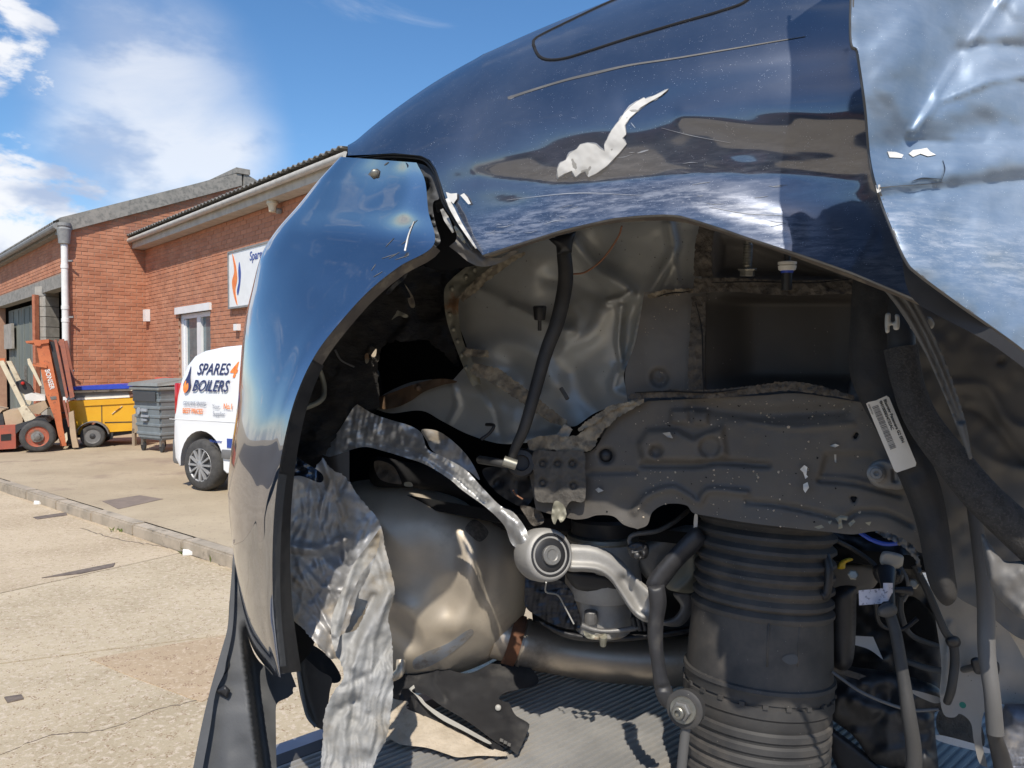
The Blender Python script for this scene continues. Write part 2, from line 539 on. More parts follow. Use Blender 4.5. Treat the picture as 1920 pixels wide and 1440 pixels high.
# ------------------------------------------------------------------ shared materials of the place
m_brick = mat('brick', (.41, .165, .090), (.49, .222, .13), .9, scale=3.0, isl=.11, bump=.4, bscale=90, dirt=(.34, .15, .10), dscale=1.7, dlo=.52, dhi=.75)
m_mortar = mat('mortar', (.41, .25, .17), (.36, .21, .145), .95, scale=9)
m_conc = mat('concrete', (.36, .33, .29), (.27, .25, .22), .92, scale=4, bump=.4, bscale=60, dirt=(.16, .14, .12), dscale=3, dlo=.55, dhi=.75)
m_concd = mat('weathered_concrete', (.30, .28, .25), (.22, .21, .19), .95, scale=7, bump=.5, bscale=60, dirt=(.17, .165, .15), dscale=14, dlo=.5, dhi=.66)
m_white = mat('white_paint', (.80, .79, .76), (.70, .69, .66), .45, scale=5)
m_upvc = mat('white_plastic', (.82, .82, .81), (.76, .76, .75), .3, scale=5)
m_cream = mat('cream_paint', (.68, .60, .44), (.58, .50, .36), .55, scale=7, dirt=(.3, .24, .17), dscale=9, dlo=.56, dhi=.7)
m_dark = mat('dark_interior', (.035, .033, .032), (.02, .02, .02), .9)
m_blackp = mat('black_plastic_far', (.03, .03, .032), (.045, .045, .047), .55)
m_tyre = mat('tyre_rubber', (.045, .044, .043), (.075, .072, .068), .85, scale=12)
m_steel = mat('worn_steel', (.30, .29, .27), (.20, .18, .16), .5, metal=.6, scale=12)
m_glass = mat('window_glass', (.10, .15, .16), (.14, .19, .20), .06, spec=.7)
m_road = mat('road_concrete', (.54, .445, .305), (.42, .34, .225), .95, scale=1.1, detail=9, bump=.9, bscale=130, bdist=.004, dirt=(.58, .48, .36), dscale=38, dlo=.5, dhi=.62, speck=(.27, .175, .10), sscale=95, sthr=.5)
m_road2 = mat('brown_road_concrete', (.49, .365, .235), (.43, .32, .205), .95, scale=1.6, detail=9, bump=.9, bscale=130, bdist=.004, dirt=(.56, .44, .31), dscale=40, dlo=.52, dhi=.64, speck=(.20, .10, .06), sscale=75, sthr=.42)
m_joint = mat('road_joint', (.10, .085, .07), (.16, .13, .10), .95, scale=12)
m_yard = mat('yard_concrete', (.45, .365, .25), (.38, .305, .205), .95, scale=.8, detail=9, bump=.6, bscale=90, bdist=.004, dirt=(.30, .23, .165), dscale=1.3, dlo=.52, dhi=.72, speck=(.25, .19, .14), sscale=60, sthr=.4)
m_kerb = mat('kerb_concrete', (.44, .37, .285), (.33, .28, .215), .95, scale=5, bump=.7, bscale=80, bdist=.004, dirt=(.2, .17, .13), dscale=6, dlo=.54, dhi=.7)

m_roadb = mat('road_concrete_warm', (.53, .43, .295), (.43, .34, .225), .95, scale=1.3, detail=9, bump=.9, bscale=130, bdist=.004, dirt=(.58, .47, .35), dscale=38, dlo=.5, dhi=.62, speck=(.28, .18, .11), sscale=95, sthr=.48)
# ------------------------------------------------------------------ ground
KA1, KB1 = G(0, 905, .1), G(430, 1040, .1)       # top edge of the kerb
kd = (KB1 - KA1); kd /= np.linalg.norm(kd)
kn = np.array([kd[1], -kd[0], 0]);  kn = kn if kn[1] > 0 else -kn    # towards the yard
def gp(o, a, b, z): q = o + kd * a + kn * b; return (q[0], q[1], z)
mk('ground', [(-400, -400, -.03), (400, -400, -.03), (400, 400, -.03), (-400, 400, -.03)], [(0, 1, 2, 3)], m_yard, smooth=False, kind='structure')
yard = mk('yard', [gp(KA1, -60, .12, .1), gp(KA1, 60, .12, .1), gp(KA1, 60, 80, .1), gp(KA1, -60, 80, .1)], [(0, 1, 2, 3)], m_yard, smooth=False, kind='structure')
road = mk('road', [gp(KA1, -60, .0, -.02), gp(KA1, 60, .0, -.02), gp(KA1, 60, -60, -.02), gp(KA1, -60, -60, -.02)], [(0, 1, 2, 3)], m_joint, smooth=False, kind='structure')
kerb = thing('kerb', 'low concrete kerb along the edge of the yard', 'kerb', tuple(KA1 * [1, 1, 0]))
kerb['kind'] = 'structure'
for k in range(-4, 13):
    a0 = k * .915 + .006
    w = random.uniform(-.006, .006)
    m = MB().box(tuple(KA1 * [1, 1, 0] + kd * (a0 + .45) + kn * (.06 + w) + [0, 0, .035 + w]), (.9, .125, .14), math.atan2(kd[1], kd[0]))
    bm = bmesh.new()
    o = m.build('kerb_stone', m_kerb, kerb, world=True)
    bm.from_mesh(o.data); bmesh.ops.bevel(bm, geom=bm.edges[:], offset=.014, segments=2, affect='EDGES'); bm.to_mesh(o.data); bm.free()
# concrete bays of the road, divided by the joints seen in the photo (each line given by two pixels)
def line(p, q): a, b = G(*p, 0), G(*q, 0); return a, (b - a) / np.linalg.norm(b - a)
jl = [line((0, 1247), (420, 1192)), line((80, 1096), (330, 1040))]
def bay(name, lo, hi, m, wob=7):
    """slab between two lines (each: point, direction); far edge = kerb"""
    top, bot = [], []
    for s in np.linspace(-14, 16, 90):
        for (p, q), L, off in ((lo, bot, .009), (hi, top, -.009)):
            x = p + q * s
            n = np.array([-q[1], q[0], 0])
            L.append(x + n * (off + .014 * float(vn(np.array([s * 1.7]), np.array([p[0] * 3.]), wob)[0])))
    ring = bot + top[::-1]
    v = [(x[0], x[1], .004) for x in ring] + [(x[0], x[1], -.05) for x in ring]
    k = len(ring); h = len(bot)
    f = [(i, i + 1, k - 2 - i, k - 1 - i) for i in range(h - 1)] + [(i, (i + 1) % k, k + (i + 1) % k, k + i) for i in range(k)]
    return mk(name, v, f, m, road, False)
far = (KA1 * [1, 1, 0] + kn * .006, kd)
near = (np.array([0, -25., 0]), np.array([1., 0, 0]))
bay('concrete_slab', jl[0], jl[1], m_road)
bay('concrete_slab', jl[1], far, m_roadb)
bay('concrete_slab', near, jl[0], m_road)
def patch(name, px, z, m, th=.004):
    q = [G(u, v, z) for u, v in px]
    k = len(q)
    return mk(name, [(a[0], a[1], z + th) for a in q] + [(a[0], a[1], z - .01) for a in q], [list(range(k))] + [(i, k + i, k + (i + 1) % k, (i + 1) % k) for i in range(k)], m, None, False)
m_iron = mat('cover_plate', (.23, .18, .145), (.19, .15, .12), .85, scale=9)
tag(patch('cover_plate', [(192, 940), (262, 929), (306, 936), (222, 955)], .1, m_iron), 'flat dark cover plate let into the yard beside the kerb', 'cover plate')
m_tar = mat('tar', (.12, .095, .08), (.19, .15, .12), .9, scale=20)
tag(patch('tar_patch', [(62, 970), (124, 961), (126, 966), (70, 974)], 0.006, m_tar), 'small dark tar smear on the road below the kerb', 'tar patch')
tag(patch('tar_patch', [(78, 1084), (160, 1067), (216, 1056), (212, 1063), (150, 1076)], 0.006, m_tar), 'long thin tar seam filling the joint between road slabs', 'tar patch')
tag(patch('tar_patch', [(8, 1308), (40, 1303), (44, 1311), (14, 1318)], 0.006, m_tar), 'faint oily spot on the near road slab at the picture edge', 'tar patch')
patch_m = m_road2
tag(patch('concrete_patch', [(170, 1236), (300, 1212), (420, 1192), (424, 1290), (378, 1316), (250, 1270)], 0.0055, m_road2, .002), 'reddish brown repair patch in the near road slab', 'road patch')
m_crack = mat('crack_dirt', (.14, .11, .08), (.20, .16, .115), .95, scale=30)
def crack(pts, w, lb):
    c = catmull(pts, 60); c = c + np.c_[vn(np.arange(60) * .6, np.zeros(60), 3) * 2.2, vn(np.arange(60) * .7, np.zeros(60), 4) * 2.2]
    a = [G(u, v, 0.004) for u, v in c]; v = []
    for i, p in enumerate(a):
        ww = w * (.4 + .6 * abs(math.sin(i * 1.3))) / 2
        v += [(p[0], p[1] - ww, .0052), (p[0], p[1] + ww, .0052), (p[0], p[1] + ww, .001), (p[0], p[1] - ww, .001)]
    f = []
    for i in range(59): f += [(4 * i, 4 * i + 4, 4 * i + 5, 4 * i + 1), (4 * i + 1, 4 * i + 5, 4 * i + 6, 4 * i + 2), (4 * i, 4 * i + 3, 4 * i + 7, 4 * i + 4)]
    mk('crack', v, f, m_crack, road, False)
crack([(-10, 1420), (90, 1380), (190, 1370), (300, 1330), (390, 1310)], .010, '')
crack([(150, 990), (240, 1015), (330, 1030), (420, 1062)], .02, '')
m_paper = mat('paper', (.78, .77, .74), (.66, .65, .62), .8)
for (u, v, s, lb) in ((72, 946, .05, 'white paper scrap on the road nearest the picture edge'), (357, 1040, .07, 'crumpled white wrapper lying against the kerb')):
    q = G(u, v, 0)
    mb = MB()
    vv = [(q[0] + math.cos(a) * s * r, q[1] + math.sin(a) * s * r * .8, .012 + h) for a, r, h in ((0, 1, .0), (1, .8, .02), (2, 1.1, .005), (3, .9, .03), (4.2, 1.1, .01), (5.3, .8, .02))] + [(q[0], q[1], .04)]
    vv += [(x, y, .006) for x, y, z in vv[:6]]
    mb.add(vv, [(i, (i + 1) % 6, 6) for i in range(6)] + [(i, 7 + i, 7 + (i + 1) % 6, (i + 1) % 6) for i in range(6)])
    tag(mb.build('litter', m_paper), lb, 'litter')
m_weed = mat('weed_leaf', (.10, .16, .03), (.16, .20, .05), .7, scale=30)
mb = MB()
for u, v, n in ((232, 992, 26), (262, 972, 20), (362, 1032, 30), (300, 1000, 10), (180, 962, 12), (415, 1046, 14)):
    q = G(u, v, .02)
    for i in range(n):
        a = random.uniform(0, 6.3); r = random.uniform(0, .09); h = random.uniform(.02, .07)
        x, y = q[0] + kd[0] * random.uniform(-.12, .12), q[1] + kd[1] * random.uniform(-.12, .12)
        mb.add([(x, y, .0), (x + .012 * math.sin(a), y - .012 * math.cos(a), h * .5), (x + r * .5 * math.cos(a), y + r * .5 * math.sin(a), h), (x - .012 * math.sin(a), y + .012 * math.cos(a), h * .5)], [(0, 1, 2, 3)])
o = mb.build('weeds', m_weed); o['kind'] = 'stuff'; tag(o, 'tufts of green weeds growing in the kerb gutter', 'weeds')

# ------------------------------------------------------------------ brick buildings
E = np.array([-7.70, 16.0]); w2 = np.array([-.677, .736]); g2 = np.array([.736, .677]); a2 = -w2
L0 = E - 1.41 * g2
ZY = .1
m_roof = mat('roof_sheet', (.23, .22, .20), (.15, .145, .135), .95, scale=6, dirt=(.09, .09, .08), dscale=9)
def wall(parent, O, a, nrm, s0, s1, top, holes=(), z0=ZY, single=None, name='wall', breaks=()):
    """mortar-backed wall of real bricks: returns nothing; bricks stand 7 mm proud"""
    O, a, nrm = np.array(O), np.array(a), np.array(nrm)
    def X(s, z, off): q = O + a * s + nrm * off; return (q[0], q[1], z)
    cuts = sorted({s0, s1, *breaks} | {h[k] for h in holes for k in (0, 1)})
    mb = MB()
    for c0, c1 in zip(cuts[:-1], cuts[1:]):
        mid = (c0 + c1) / 2
        zs = [z0]
        hh = sorted([(h[2], h[3]) for h in holes if h[0] <= mid <= h[1]])
        spans, cur = [], z0
        for lo_, hi_ in hh:
            if lo_ > cur: spans.append((cur, cur, lo_, lo_))
            cur = hi_
        spans.append((cur, cur, top(c0), top(c1)))
        for b0, b1, t0, t1 in spans:
            v = [X(c0, b0, 0), X(c1, b1, 0), X(c1, t1, 0), X(c0, t0, 0), X(c0, b0, -.22), X(c1, b1, -.22), X(c1, t1, -.22), X(c0, t0, -.22)]
            mb.add(v, [(0, 1, 2, 3), (7, 6, 5, 4), (0, 4, 5, 1), (3, 2, 6, 7), (0, 3, 7, 4), (1, 5, 6, 2)])
    mb.build(name, m_mortar, parent, world=True)
    cells = []
    z, row = z0, 0
    while z < max(top(s) for s in np.linspace(s0, s1, 9)):
        s = s0 - (.1125 if row % 2 else 0)
        while s < s1:
            x0, x1 = max(s, s0) + .005, min(s + .215, s1)
            s += .225
            if x1 - x0 < .04: continue
            zt = z + .065
            if zt > top((x0 + x1) / 2): continue
            for h in holes:
                if z < h[3] - .01 and zt > h[2] + .01:
                    if h[0] <= x0 and x1 <= h[1]: x1 = x0; break
                    if x0 < h[0] < x1: x1 = h[0]
                    elif x0 < h[1] < x1: x0 = h[1]
            if x1 - x0 > .04: cells.append((x0, x1, z, zt))
        z += .075; row += 1
    def bverts(x0, x1, z, zt, pr):
        c = .004
        return [X(x0, z, -.03), X(x1, z, -.03), X(x1, zt, -.03), X(x0, zt, -.03), X(x0, z, pr - c), X(x1, z, pr - c), X(x1, zt, pr - c), X(x0, zt, pr - c),
                X(x0 + c, z + c, pr), X(x1 - c, z + c, pr), X(x1 - c, zt - c, pr), X(x0 + c, zt - c, pr)]
    bf = [(8, 9, 10, 11)] + [(i, (i + 1) % 4, 4 + (i + 1) % 4, 4 + i) for i in range(4)] + [(4 + i, 4 + (i + 1) % 4, 8 + (i + 1) % 4, 8 + i) for i in range(4)]
    chosen = set()
    if single:
        sc = []
        for k, c in enumerate(cells):
            q = np.array(X((c[0] + c[1]) / 2, (c[2] + c[3]) / 2, 0)) - CAM
            d = q @ FW; u = 960 + FPX * (q @ RT) / d; v = 720 - FPX * (q @ UPV) / d
            if single(u, v) and c[1] - c[0] > .2: sc.append((d, k))
        chosen = {k for _, k in sorted(sc)[:300]}
    mb = MB(); meshes = {}
    b = base_of(parent)
    for k, c in enumerate(cells):
        pr = .007 + random.uniform(-.002, .003)
        if k in chosen:
            if 'm' not in meshes:
                meshes['m'] = None
                v0 = np.array(bverts(0, .215, 0, .065, .007)) - np.array([O[0], O[1], 0])
                me = bpy.data.meshes.new('brick'); me.from_pydata(v0.tolist(), [], [list(f) for f in bf]); me.update(); me.materials.append(m_brick)
                meshes['m'] = me
            o = link(bpy.data.objects.new('brick', meshes['m']), parent)
            q = np.array(X(c[0], c[2], pr - .007)); o.location = q - b
        else: mb.add(bverts(*c, pr), bf)
    mb.build('brickwork', m_brick, parent, world=True, kind='stuff')
def at2(s, n, z, O, a, nrm): q = np.array(O) + np.array(a) * s + np.array(nrm) * n; return (q[0], q[1], z)
def wbox(mb, O, a, nrm, s0, s1, n0, n1, z0, z1):
    v = [at2(s, n, z, O, a, nrm) for s in (s0, s1) for n in (n0, n1) for z in (z0, z1)]
    return mb.add(v, [(0, 1, 3, 2), (4, 6, 7, 5), (0, 4, 5, 1), (2, 3, 7, 6), (0, 2, 6, 4), (1, 5, 7, 3)])
# --- main warehouse
ware = thing('brick_warehouse', 'red brick warehouse with a stepped gable end and dark doorway behind the forklift', 'building', (L0[0], L0[1], ZY))
EAVE, APEX, HALF = 4.18, 5.62, 3.49
gtop = lambda s: EAVE + (APEX - EAVE) * (1 - abs(s - HALF) / HALF)
wall(ware, L0, g2, -w2, 0, 2 * HALF, gtop, name='gable_wall', breaks=(HALF,))
wall(ware, L0, w2, -g2, 0.01, 12, lambda s: EAVE, holes=((.22, 8.2, ZY, 3.35),), name='front_wall')
mb = MB(); wbox(mb, L0, w2, -g2, .05, 8.5, -.2, .03, 3.09, 3.36); mb.build('lintel', m_concd, ware, world=True)
# verge, roof and ridge
def verge(s0, s1, m, name, ext=.0):
    v = []
    for s, in ((s0,), (s1,)):
        zt = gtop(s) if 0 <= s <= 2 * HALF else gtop(0) - (0 - s if s < 0 else s - 2 * HALF) * (APEX - EAVE) / HALF
        for n in (-.25, .09):
            for dz in (-.03, .27): v.append(at2(s, n, zt + dz, L0, g2, -w2))
    mk(name, v, [(0, 1, 3, 2), (4, 6, 7, 5), (0, 4, 5, 1), (2, 3, 7, 6), (0, 2, 6, 4), (1, 5, 7, 3)], m, ware, False)
verge(-.18, HALF - .02, m_concd, 'verge'); verge(HALF + .02, 2 * HALF + .2, m_concd, 'verge')
mb = MB(); wbox(mb, L0, g2, -w2, HALF - .16, HALF + .16, -12, .12, APEX + .22, APEX + .34); mb.build('ridge_cap', m_concd, ware, world=True)
def corrug(name, O, a, nrm, s0, s1, n0, z0, n1, z1, lam, amp, m, parent):
    k = int((s1 - s0) / lam * 6); v, f = [], []
    for i in range(k + 1):
        s = s0 + (s1 - s0) * i / k; h = amp * math.cos(i / 6 * 2 * math.pi)
        for n, z in ((n0, z0), (n1, z1)):
            v.append(at2(s, n, z + h, O, a, nrm)); v.append(at2(s, n, z + h - .012, O, a, nrm))
    for i in range(k):
        p = 4 * i
        f += [(p, p + 4, p + 6, p + 2), (p + 1, p + 3, p + 7, p + 5), (p, p + 1, p + 5, p + 4), (p + 2, p + 6, p + 7, p + 3)]
    return mk(name, v, f, m, parent, False)
corrug('roof_sheets', L0, w2, -g2, -.05, 12, .28, EAVE + .10, -HALF, APEX + .26, .15, .026, m_roof, ware)
corrug('roof_sheets', L0, w2, -g2, -.05, 12, -HALF, APEX + .26, -2 * HALF - .2, EAVE + .1, .15, .026, m_roof, ware)
m_gut = mat('grey_gutter', (.20, .20, .20), (.28, .28, .27), .6)
mb = MB().tube([at2(s, .22, EAVE + .04, L0, w2, -g2) for s in (-.05, 4, 8, 12)], .065, 10); mb.build('gutter', m_gut, ware, world=True, smooth=True)
mb = MB(); wbox(mb, L0, w2, -g2, .0, 12, .01, .15, EAVE - .05, EAVE + .07); mb.build('fascia', m_concd, ware, world=True)
# downpipe on the corner
pp = np.array(at2(-.02, .10, 0, L0, w2, -g2)) + np.append(-w2 * .06, 0)
mb = MB().tube([pp + [0, 0, z] for z in (.12, 1.4, 2.6, 3.9)], .062, 14)
for z in (1.0, 2.35, 2.6, 3.4): mb.tube([pp + [0, 0, z], pp + [0, 0, z + .07]], .071, 14)
mb.build('downpipe', m_white, ware, world=True, smooth=True)
for z in (1.4, 2.45, 3.55): MB().box(tuple(pp + [.05, .02, z]), (.2, .03, .03)).build('pipe_bracket', m_gut, ware, world=True)
mb = MB().lathe(pp + [0, 0, 3.86], (0, 0, 1), [(0, .06), (.02, .10), (.24, .12), (.30, .13), (.34, .10), (.36, .12), (.42, .12)], 14); mb.build('pipe_hopper', m_gut, ware, world=True, smooth=True)
# doorway: sliding door, piers, dark inside
m_door = mat('sliding_door_paint', (.13, .145, .13), (.20, .21, .18), .7, scale=1.4, stretch=(1.5, 1.5, .35), dirt=(.24, .17, .12), dscale=4, dlo=.58, dhi=.72)
mb = MB(); wbox(mb, L0, w2, -g2, 3.75, 8.0, -.34, -.26, ZY, 3.0); od = mb.build('sliding_door', m_door, ware, world=True)
mb = MB()
for k in range(6): wbox(mb, L0, w2, -g2, 3.78 + k * .7, 3.82 + k * .7, -.26, -.245, ZY + .05, 2.95)
mb.build('door_rib', m_door, od, world=True)
mb = MB(); wbox(mb, L0, w2, -g2, 5.6, 5.66, -.245, -.19, 1.0, 1.5); mb.build('handle', m_steel, od, world=True)
mb = MB(); wbox(mb, L0, w2, -g2, 6.9, 8.0, -.2, -.14, 1.95, 2.62); mb.build('notice_board', m_conc, ware, world=True)
mb = MB()
wbox(mb, L0, w2, -g2, .0, 12, -7, -6.9, ZY, 4.3); wbox(mb, L0, w2, -g2, 11.9, 12, -7, -.25, ZY, 4.3); wbox(mb, L0, w2, -g2, .02, 12, -7, -.24, 4.0, 4.1); wbox(mb, L0, w2, -g2, 8.3, 8.4, -7, -.25, ZY, 4.0)
mb.build('inner_wall', m_dark, ware, world=True)
def vbox(u0, u1, d, depth, z0, z1):
    c = P1((u0 + u1) / 2, 700, d); return MB().box((c[0], c[1], (z0 + z1) / 2), ((u1 - u0) / FPX * d, depth, z1 - z0), math.atan2(a2[1], a2[0]) + .45)
m_block = mat('concrete_block', (.36, .34, .30), (.28, .265, .235), .95, scale=8, isl=.12, bump=.4, bscale=60)
for k in range(14): vbox(76, 104, 16.9, .32, ZY + k * .225 + .004, ZY + k * .225 + .217).build('concrete_block', m_block, ware, world=True)
mb = vbox(65, 72, 16.7, .10, ZY, 3.05); mb.build('brick_pier', mat('pier_brick', (.34, .11, .06), (.42, .16, .09), .9, scale=14), ware, world=True)

# --- lower workshop with the sign
shop = thing('brick_workshop', 'lower red brick workshop with a corrugated roof edge and a white framed window', 'building', (E[0], E[1], ZY))
ne = -g2
WT = 3.98
def spx(u): r = (u - 960) / FPX; return (r * 16 + 7.70) / (.677 + .736 * r)
def sz(s, v): return 1.5 + (685.2 - v) / FPX * (16 - .736 * s)
ws0, ws1 = spx(336), spx(396)
wz1 = sz(ws0, 590)
def vis(u, v): return 272 < u < min(640, 500 + (480 - v) * .75 if v < 480 else 500 - (v - 480) * .15) and 280 < v < 850
wall(shop, E, a2, ne, 0.012, 8.6, lambda s: WT, holes=((ws0, ws1, 1.0, wz1),), single=vis)
mb = MB(); wbox(mb, E, g2, -a2, .23, 5, -.1, 0, ZY, WT + .2); wbox(mb, E, a2, ne, .2, 8.6, -5.1, -5, ZY, WT + .3); wbox(mb, E, a2, ne, 8.5, 8.6, -5, -.22, ZY, WT); mb.build('rear_wall', m_mortar, shop, world=True)
corrug('roof_sheets', E, a2, ne, -.10, 8.7, .36, WT + .21, -5.1, WT + .95, .15, .018, m_roof, shop)
m_soff = mat('soffit_board', (.50, .46, .39), (.41, .37, .31), .7, scale=6)
mb = MB(); wbox(mb, E, a2, ne, -.05, 8.7, .02, .25, WT - .06, WT + .10); mb.build('fascia', m_soff, shop, world=True)
mb = MB().tube([at2(s, .31, WT + .10, E, a2, ne) for s in (-.10, 2, 4, 6, 8.7)], .048, 12); og = mb.build('gutter', mat('pale_gutter', (.50, .48, .44), (.42, .40, .36), .6), shop, world=True, smooth=True)
# window
fr = MB()
zs = 1.0
for s0, s1, z0, z1 in ((ws0, ws0 + .11, zs, wz1), (ws1 - .05, ws1, zs, wz1), (ws0 + .11, ws1 - .05, wz1 - .09, wz1 - .002), (ws0 + .11, ws1 - .05, zs, zs + .08), (ws0 + .80, ws0 + .98, zs + .08, wz1 - .09)):
    wbox(fr, E, a2, ne, s0, s1, -.14, -.05, z0, z1)
wf = fr.build('window', m_upvc, shop, world=True)
for s0, s1 in ((ws0 + .11, ws0 + .80), (ws0 + .98, ws1 - .05)):
    mb = MB(); wbox(mb, E, a2, ne, s0, s1, -.115, -.10, zs + .08, wz1 - .09); mb.build('pane', m_glass, wf, world=True)
mb = MB(); wbox(mb, E, a2, ne, ws0 + .11, ws0 + .2, -.097, -.07, zs + .1, wz1 - .1); mb.build('sash_bar', m_upvc, wf, world=True)
mb = MB(); wbox(mb, E, a2, ne, ws0 - .08, ws1 + .06, -.05, .05, wz1 + .0, wz1 + .13); mb.build('window_head', m_upvc, shop, world=True)
mb = MB(); wbox(mb, E, a2, ne, ws0 + .01, ws1 - .01, -.2, -.16, zs, wz1); mb.build('blind', m_conc, wf, world=True)
# sign board
m_sblue = mat('sign_blue', (.03, .07, .30), rough=.4); m_sor = mat('sign_orange', (.78, .16, .03), (.85, .28, .05), .4); m_navy = mat('lettering_navy', (.03, .035, .10), rough=.4)
s0 = spx(438)
sign = thing('shop_sign', 'white sign board with a red and blue flame fixed on the workshop wall', 'sign', at2(s0 + 1.3, .03, sz(s0, 526), E, a2, ne))
st, sb = sz(s0, 477), sz(s0, 577)
mb = MB(); wbox(mb, E, a2, ne, s0, s0 + 2.6, .012, .06, sb, st); mb.build('board', m_upvc, sign, world=True)
mb = MB()
for q in ((s0 - .03, s0 + 2.63, st, st + .03), (s0 - .03, s0 + 2.63, sb - .03, sb), (s0 - .03, s0, sb, st), (s0 + 2.6, s0 + 2.63, sb, st)): wbox(mb, E, a2, ne, q[0], q[1], .01, .075, q[2], q[3])
mb.build('sign_frame', m_gut, sign, world=True)
def flat(name, poly, O, a, nrm, s, z, n, sc, m, parent):
    c = catmull(poly, len(poly) * 6, True); k = len(c)
    v = [at2(s + x * sc, n, z + y * sc, O, a, nrm) for x, y in c] + [at2(s + x * sc, n - .004, z + y * sc, O, a, nrm) for x, y in c]
    return mk(name, v, [list(range(k))] + [(i, k + i, k + (i + 1) % k, (i + 1) % k) for i in range(k)], m, parent, False)
flat('flame', [(.02, .45), (.10, .15), (.0, -.05), (.10, -.32), (.22, -.45), (.14, -.2), (.22, .0), (.16, .25)], E, a2, ne, s0 + .12, (st + sb) / 2 + .0, .065, .95, m_sor, sign)
flat('flame', [(.30, .28), (.36, .1), (.33, -.1), (.24, -.28), (.2, -.2), (.27, -.05), (.26, .12)], E, a2, ne, s0 + .13, (st + sb) / 2, .065, .95, m_sblue, sign)
xd3 = Vector((a2[0], a2[1], 0)); zd3 = Vector((0, 0, 1))
sx_ = spx(477)
text('lettering', 'Spares 4 Boilers', m_sblue, sign, at2(sx_, .064, st - .20, E, a2, ne), xd3, zd3, .20, .002, .1, .006)
# wall lamp and boxes
s = spx(531); z = sz(s, 398)
lamp = thing('security_lamp', 'small bulkhead lamp with a cream dome high on the workshop wall', 'lamp', at2(s, .06, z, E, a2, ne))
q = np.array(at2(s, .02, z, E, a2, ne)); mb = MB().lathe(q, (ne[0], ne[1], 0), [(0, .04), (.06, .045), (.08, .03), (.14, .028)], 12); mb.build('bracket', m_gut, lamp, world=True, smooth=True)
q = np.array(at2(s, .15, z + .09, E, a2, ne)); mb = MB().lathe(q, (0, 0, 1), [(-.12, .05), (-.04, .06), (0, .085), (.04, .08), (.08, .05), (.095, .01)], 14); mb.build('dome', m_cream, lamp, world=True, smooth=True)
s = spx(281); mb = MB(); wbox(mb, E, a2, ne, s - .07, s + .09, .01, .10, sz(s, 603), sz(s, 581)); o = mb.build('meter_box', m_upvc); tag(o, 'upright white meter box on the brick wall left of the window', 'box')
s = spx(450); mb = MB(); wbox(mb, E, a2, ne, s - .06, s + .07, .01, .08, sz(s, 620), sz(s, 608)); o = mb.build('junction_box', m_upvc); tag(o, 'tiny white junction box below the shop sign', 'box')
# building across the road behind the viewer: seen only as a reflection in the paint
back = thing('brick_depot', 'long low brick depot across the road', 'building', (-4, -19, 0))
mb = MB().box((-6, -21, 2.4), (44, 4, 4.8)); mb.build('wall', m_brick, back, world=True)
mb = MB().box((-6, -20.9, 4.95), (45, 4.8, .3)); mb.build('roof', m_roof, back, world=True)
for k in range(7):
    MB().box((-24 + k * 6, -18.98, 1.5), (2.6, .1, 2.8)).build('roller_door', m_steel if k % 2 else m_dark, back, world=True)

# ------------------------------------------------------------------ white van
def lref(u, v, z=ZY): return G(u, v, z)
vp = lref(374, 921); vdir = np.array([.87, -.493])
van = thing('white_van', 'small white panel van with boiler spares lettering, cut off by the bumper', 'van', (vp[0], vp[1], ZY), math.atan2(vdir[1], vdir[0]))
# local: x forward, y = left side (away from the viewer is +y? side facing the viewer is y=0)
m_van = mat('white_van_paint', (.80, .80, .80), (.78, .78, .78), .25, coat=.6, scale=3)
m_trim = mat('grey_trim', (.14, .14, .14), (.18, .175, .17), .6)
prof = [(-.44, .34), (-.46, .55), (-.45, .80), (-.42, 1.05), (-.385, 1.25), (-.33, 1.40), (-.22, 1.51), (-.05, 1.57), (.25, 1.61), (.8, 1.64), (1.4, 1.65), (2.0, 1.60), (2.45, 1.35), (2.8, 1.02), (3.25, .86), (3.42, .62), (3.42, .28), (2.92, .24)]
prof += [(2.55 + .36 * math.cos(t), .29 + .36 * math.sin(t)) for t in np.linspace(0, math.pi, 13)] + [(2.1, .22), (.42, .22)] + [(.37 * math.cos(t), .29 + .38 * math.sin(t)) for t in np.linspace(-.1, math.pi + .1, 15)]
def van_body(y0, y1):
    n = len(prof); vv, ff = [], []
    lay = [(y0, 0), (y0 + .0, 0)]
    ys = [0, .015, .06, .15, .5, 1.1, 1.45, 1.54, 1.585, 1.60]
    ins = [.035, .012, 0, 0, 0, 0, 0, 0, .012, .035]
    cx, cz = 1.4, .9
    for y, i in zip(ys, ins):
        for x, z in prof:
            hi = sm(np.array(z), .85, 1.66); k = 1 - i / 1.2
            yy = y + (.12 * hi if y < .8 else -.12 * hi)
            vv.append((cx + (x - cx) * k, yy, cz + (z - cz) * k))
    for j in range(len(ys) - 1):
        for i in range(n): ff.append((j * n + i, j * n + (i + 1) % n, (j + 1) * n + (i + 1) % n, (j + 1) * n + i))
    ff += [list(range(n))[::-1], [(len(ys) - 1) * n + i for i in range(n)]]
    return vv, ff
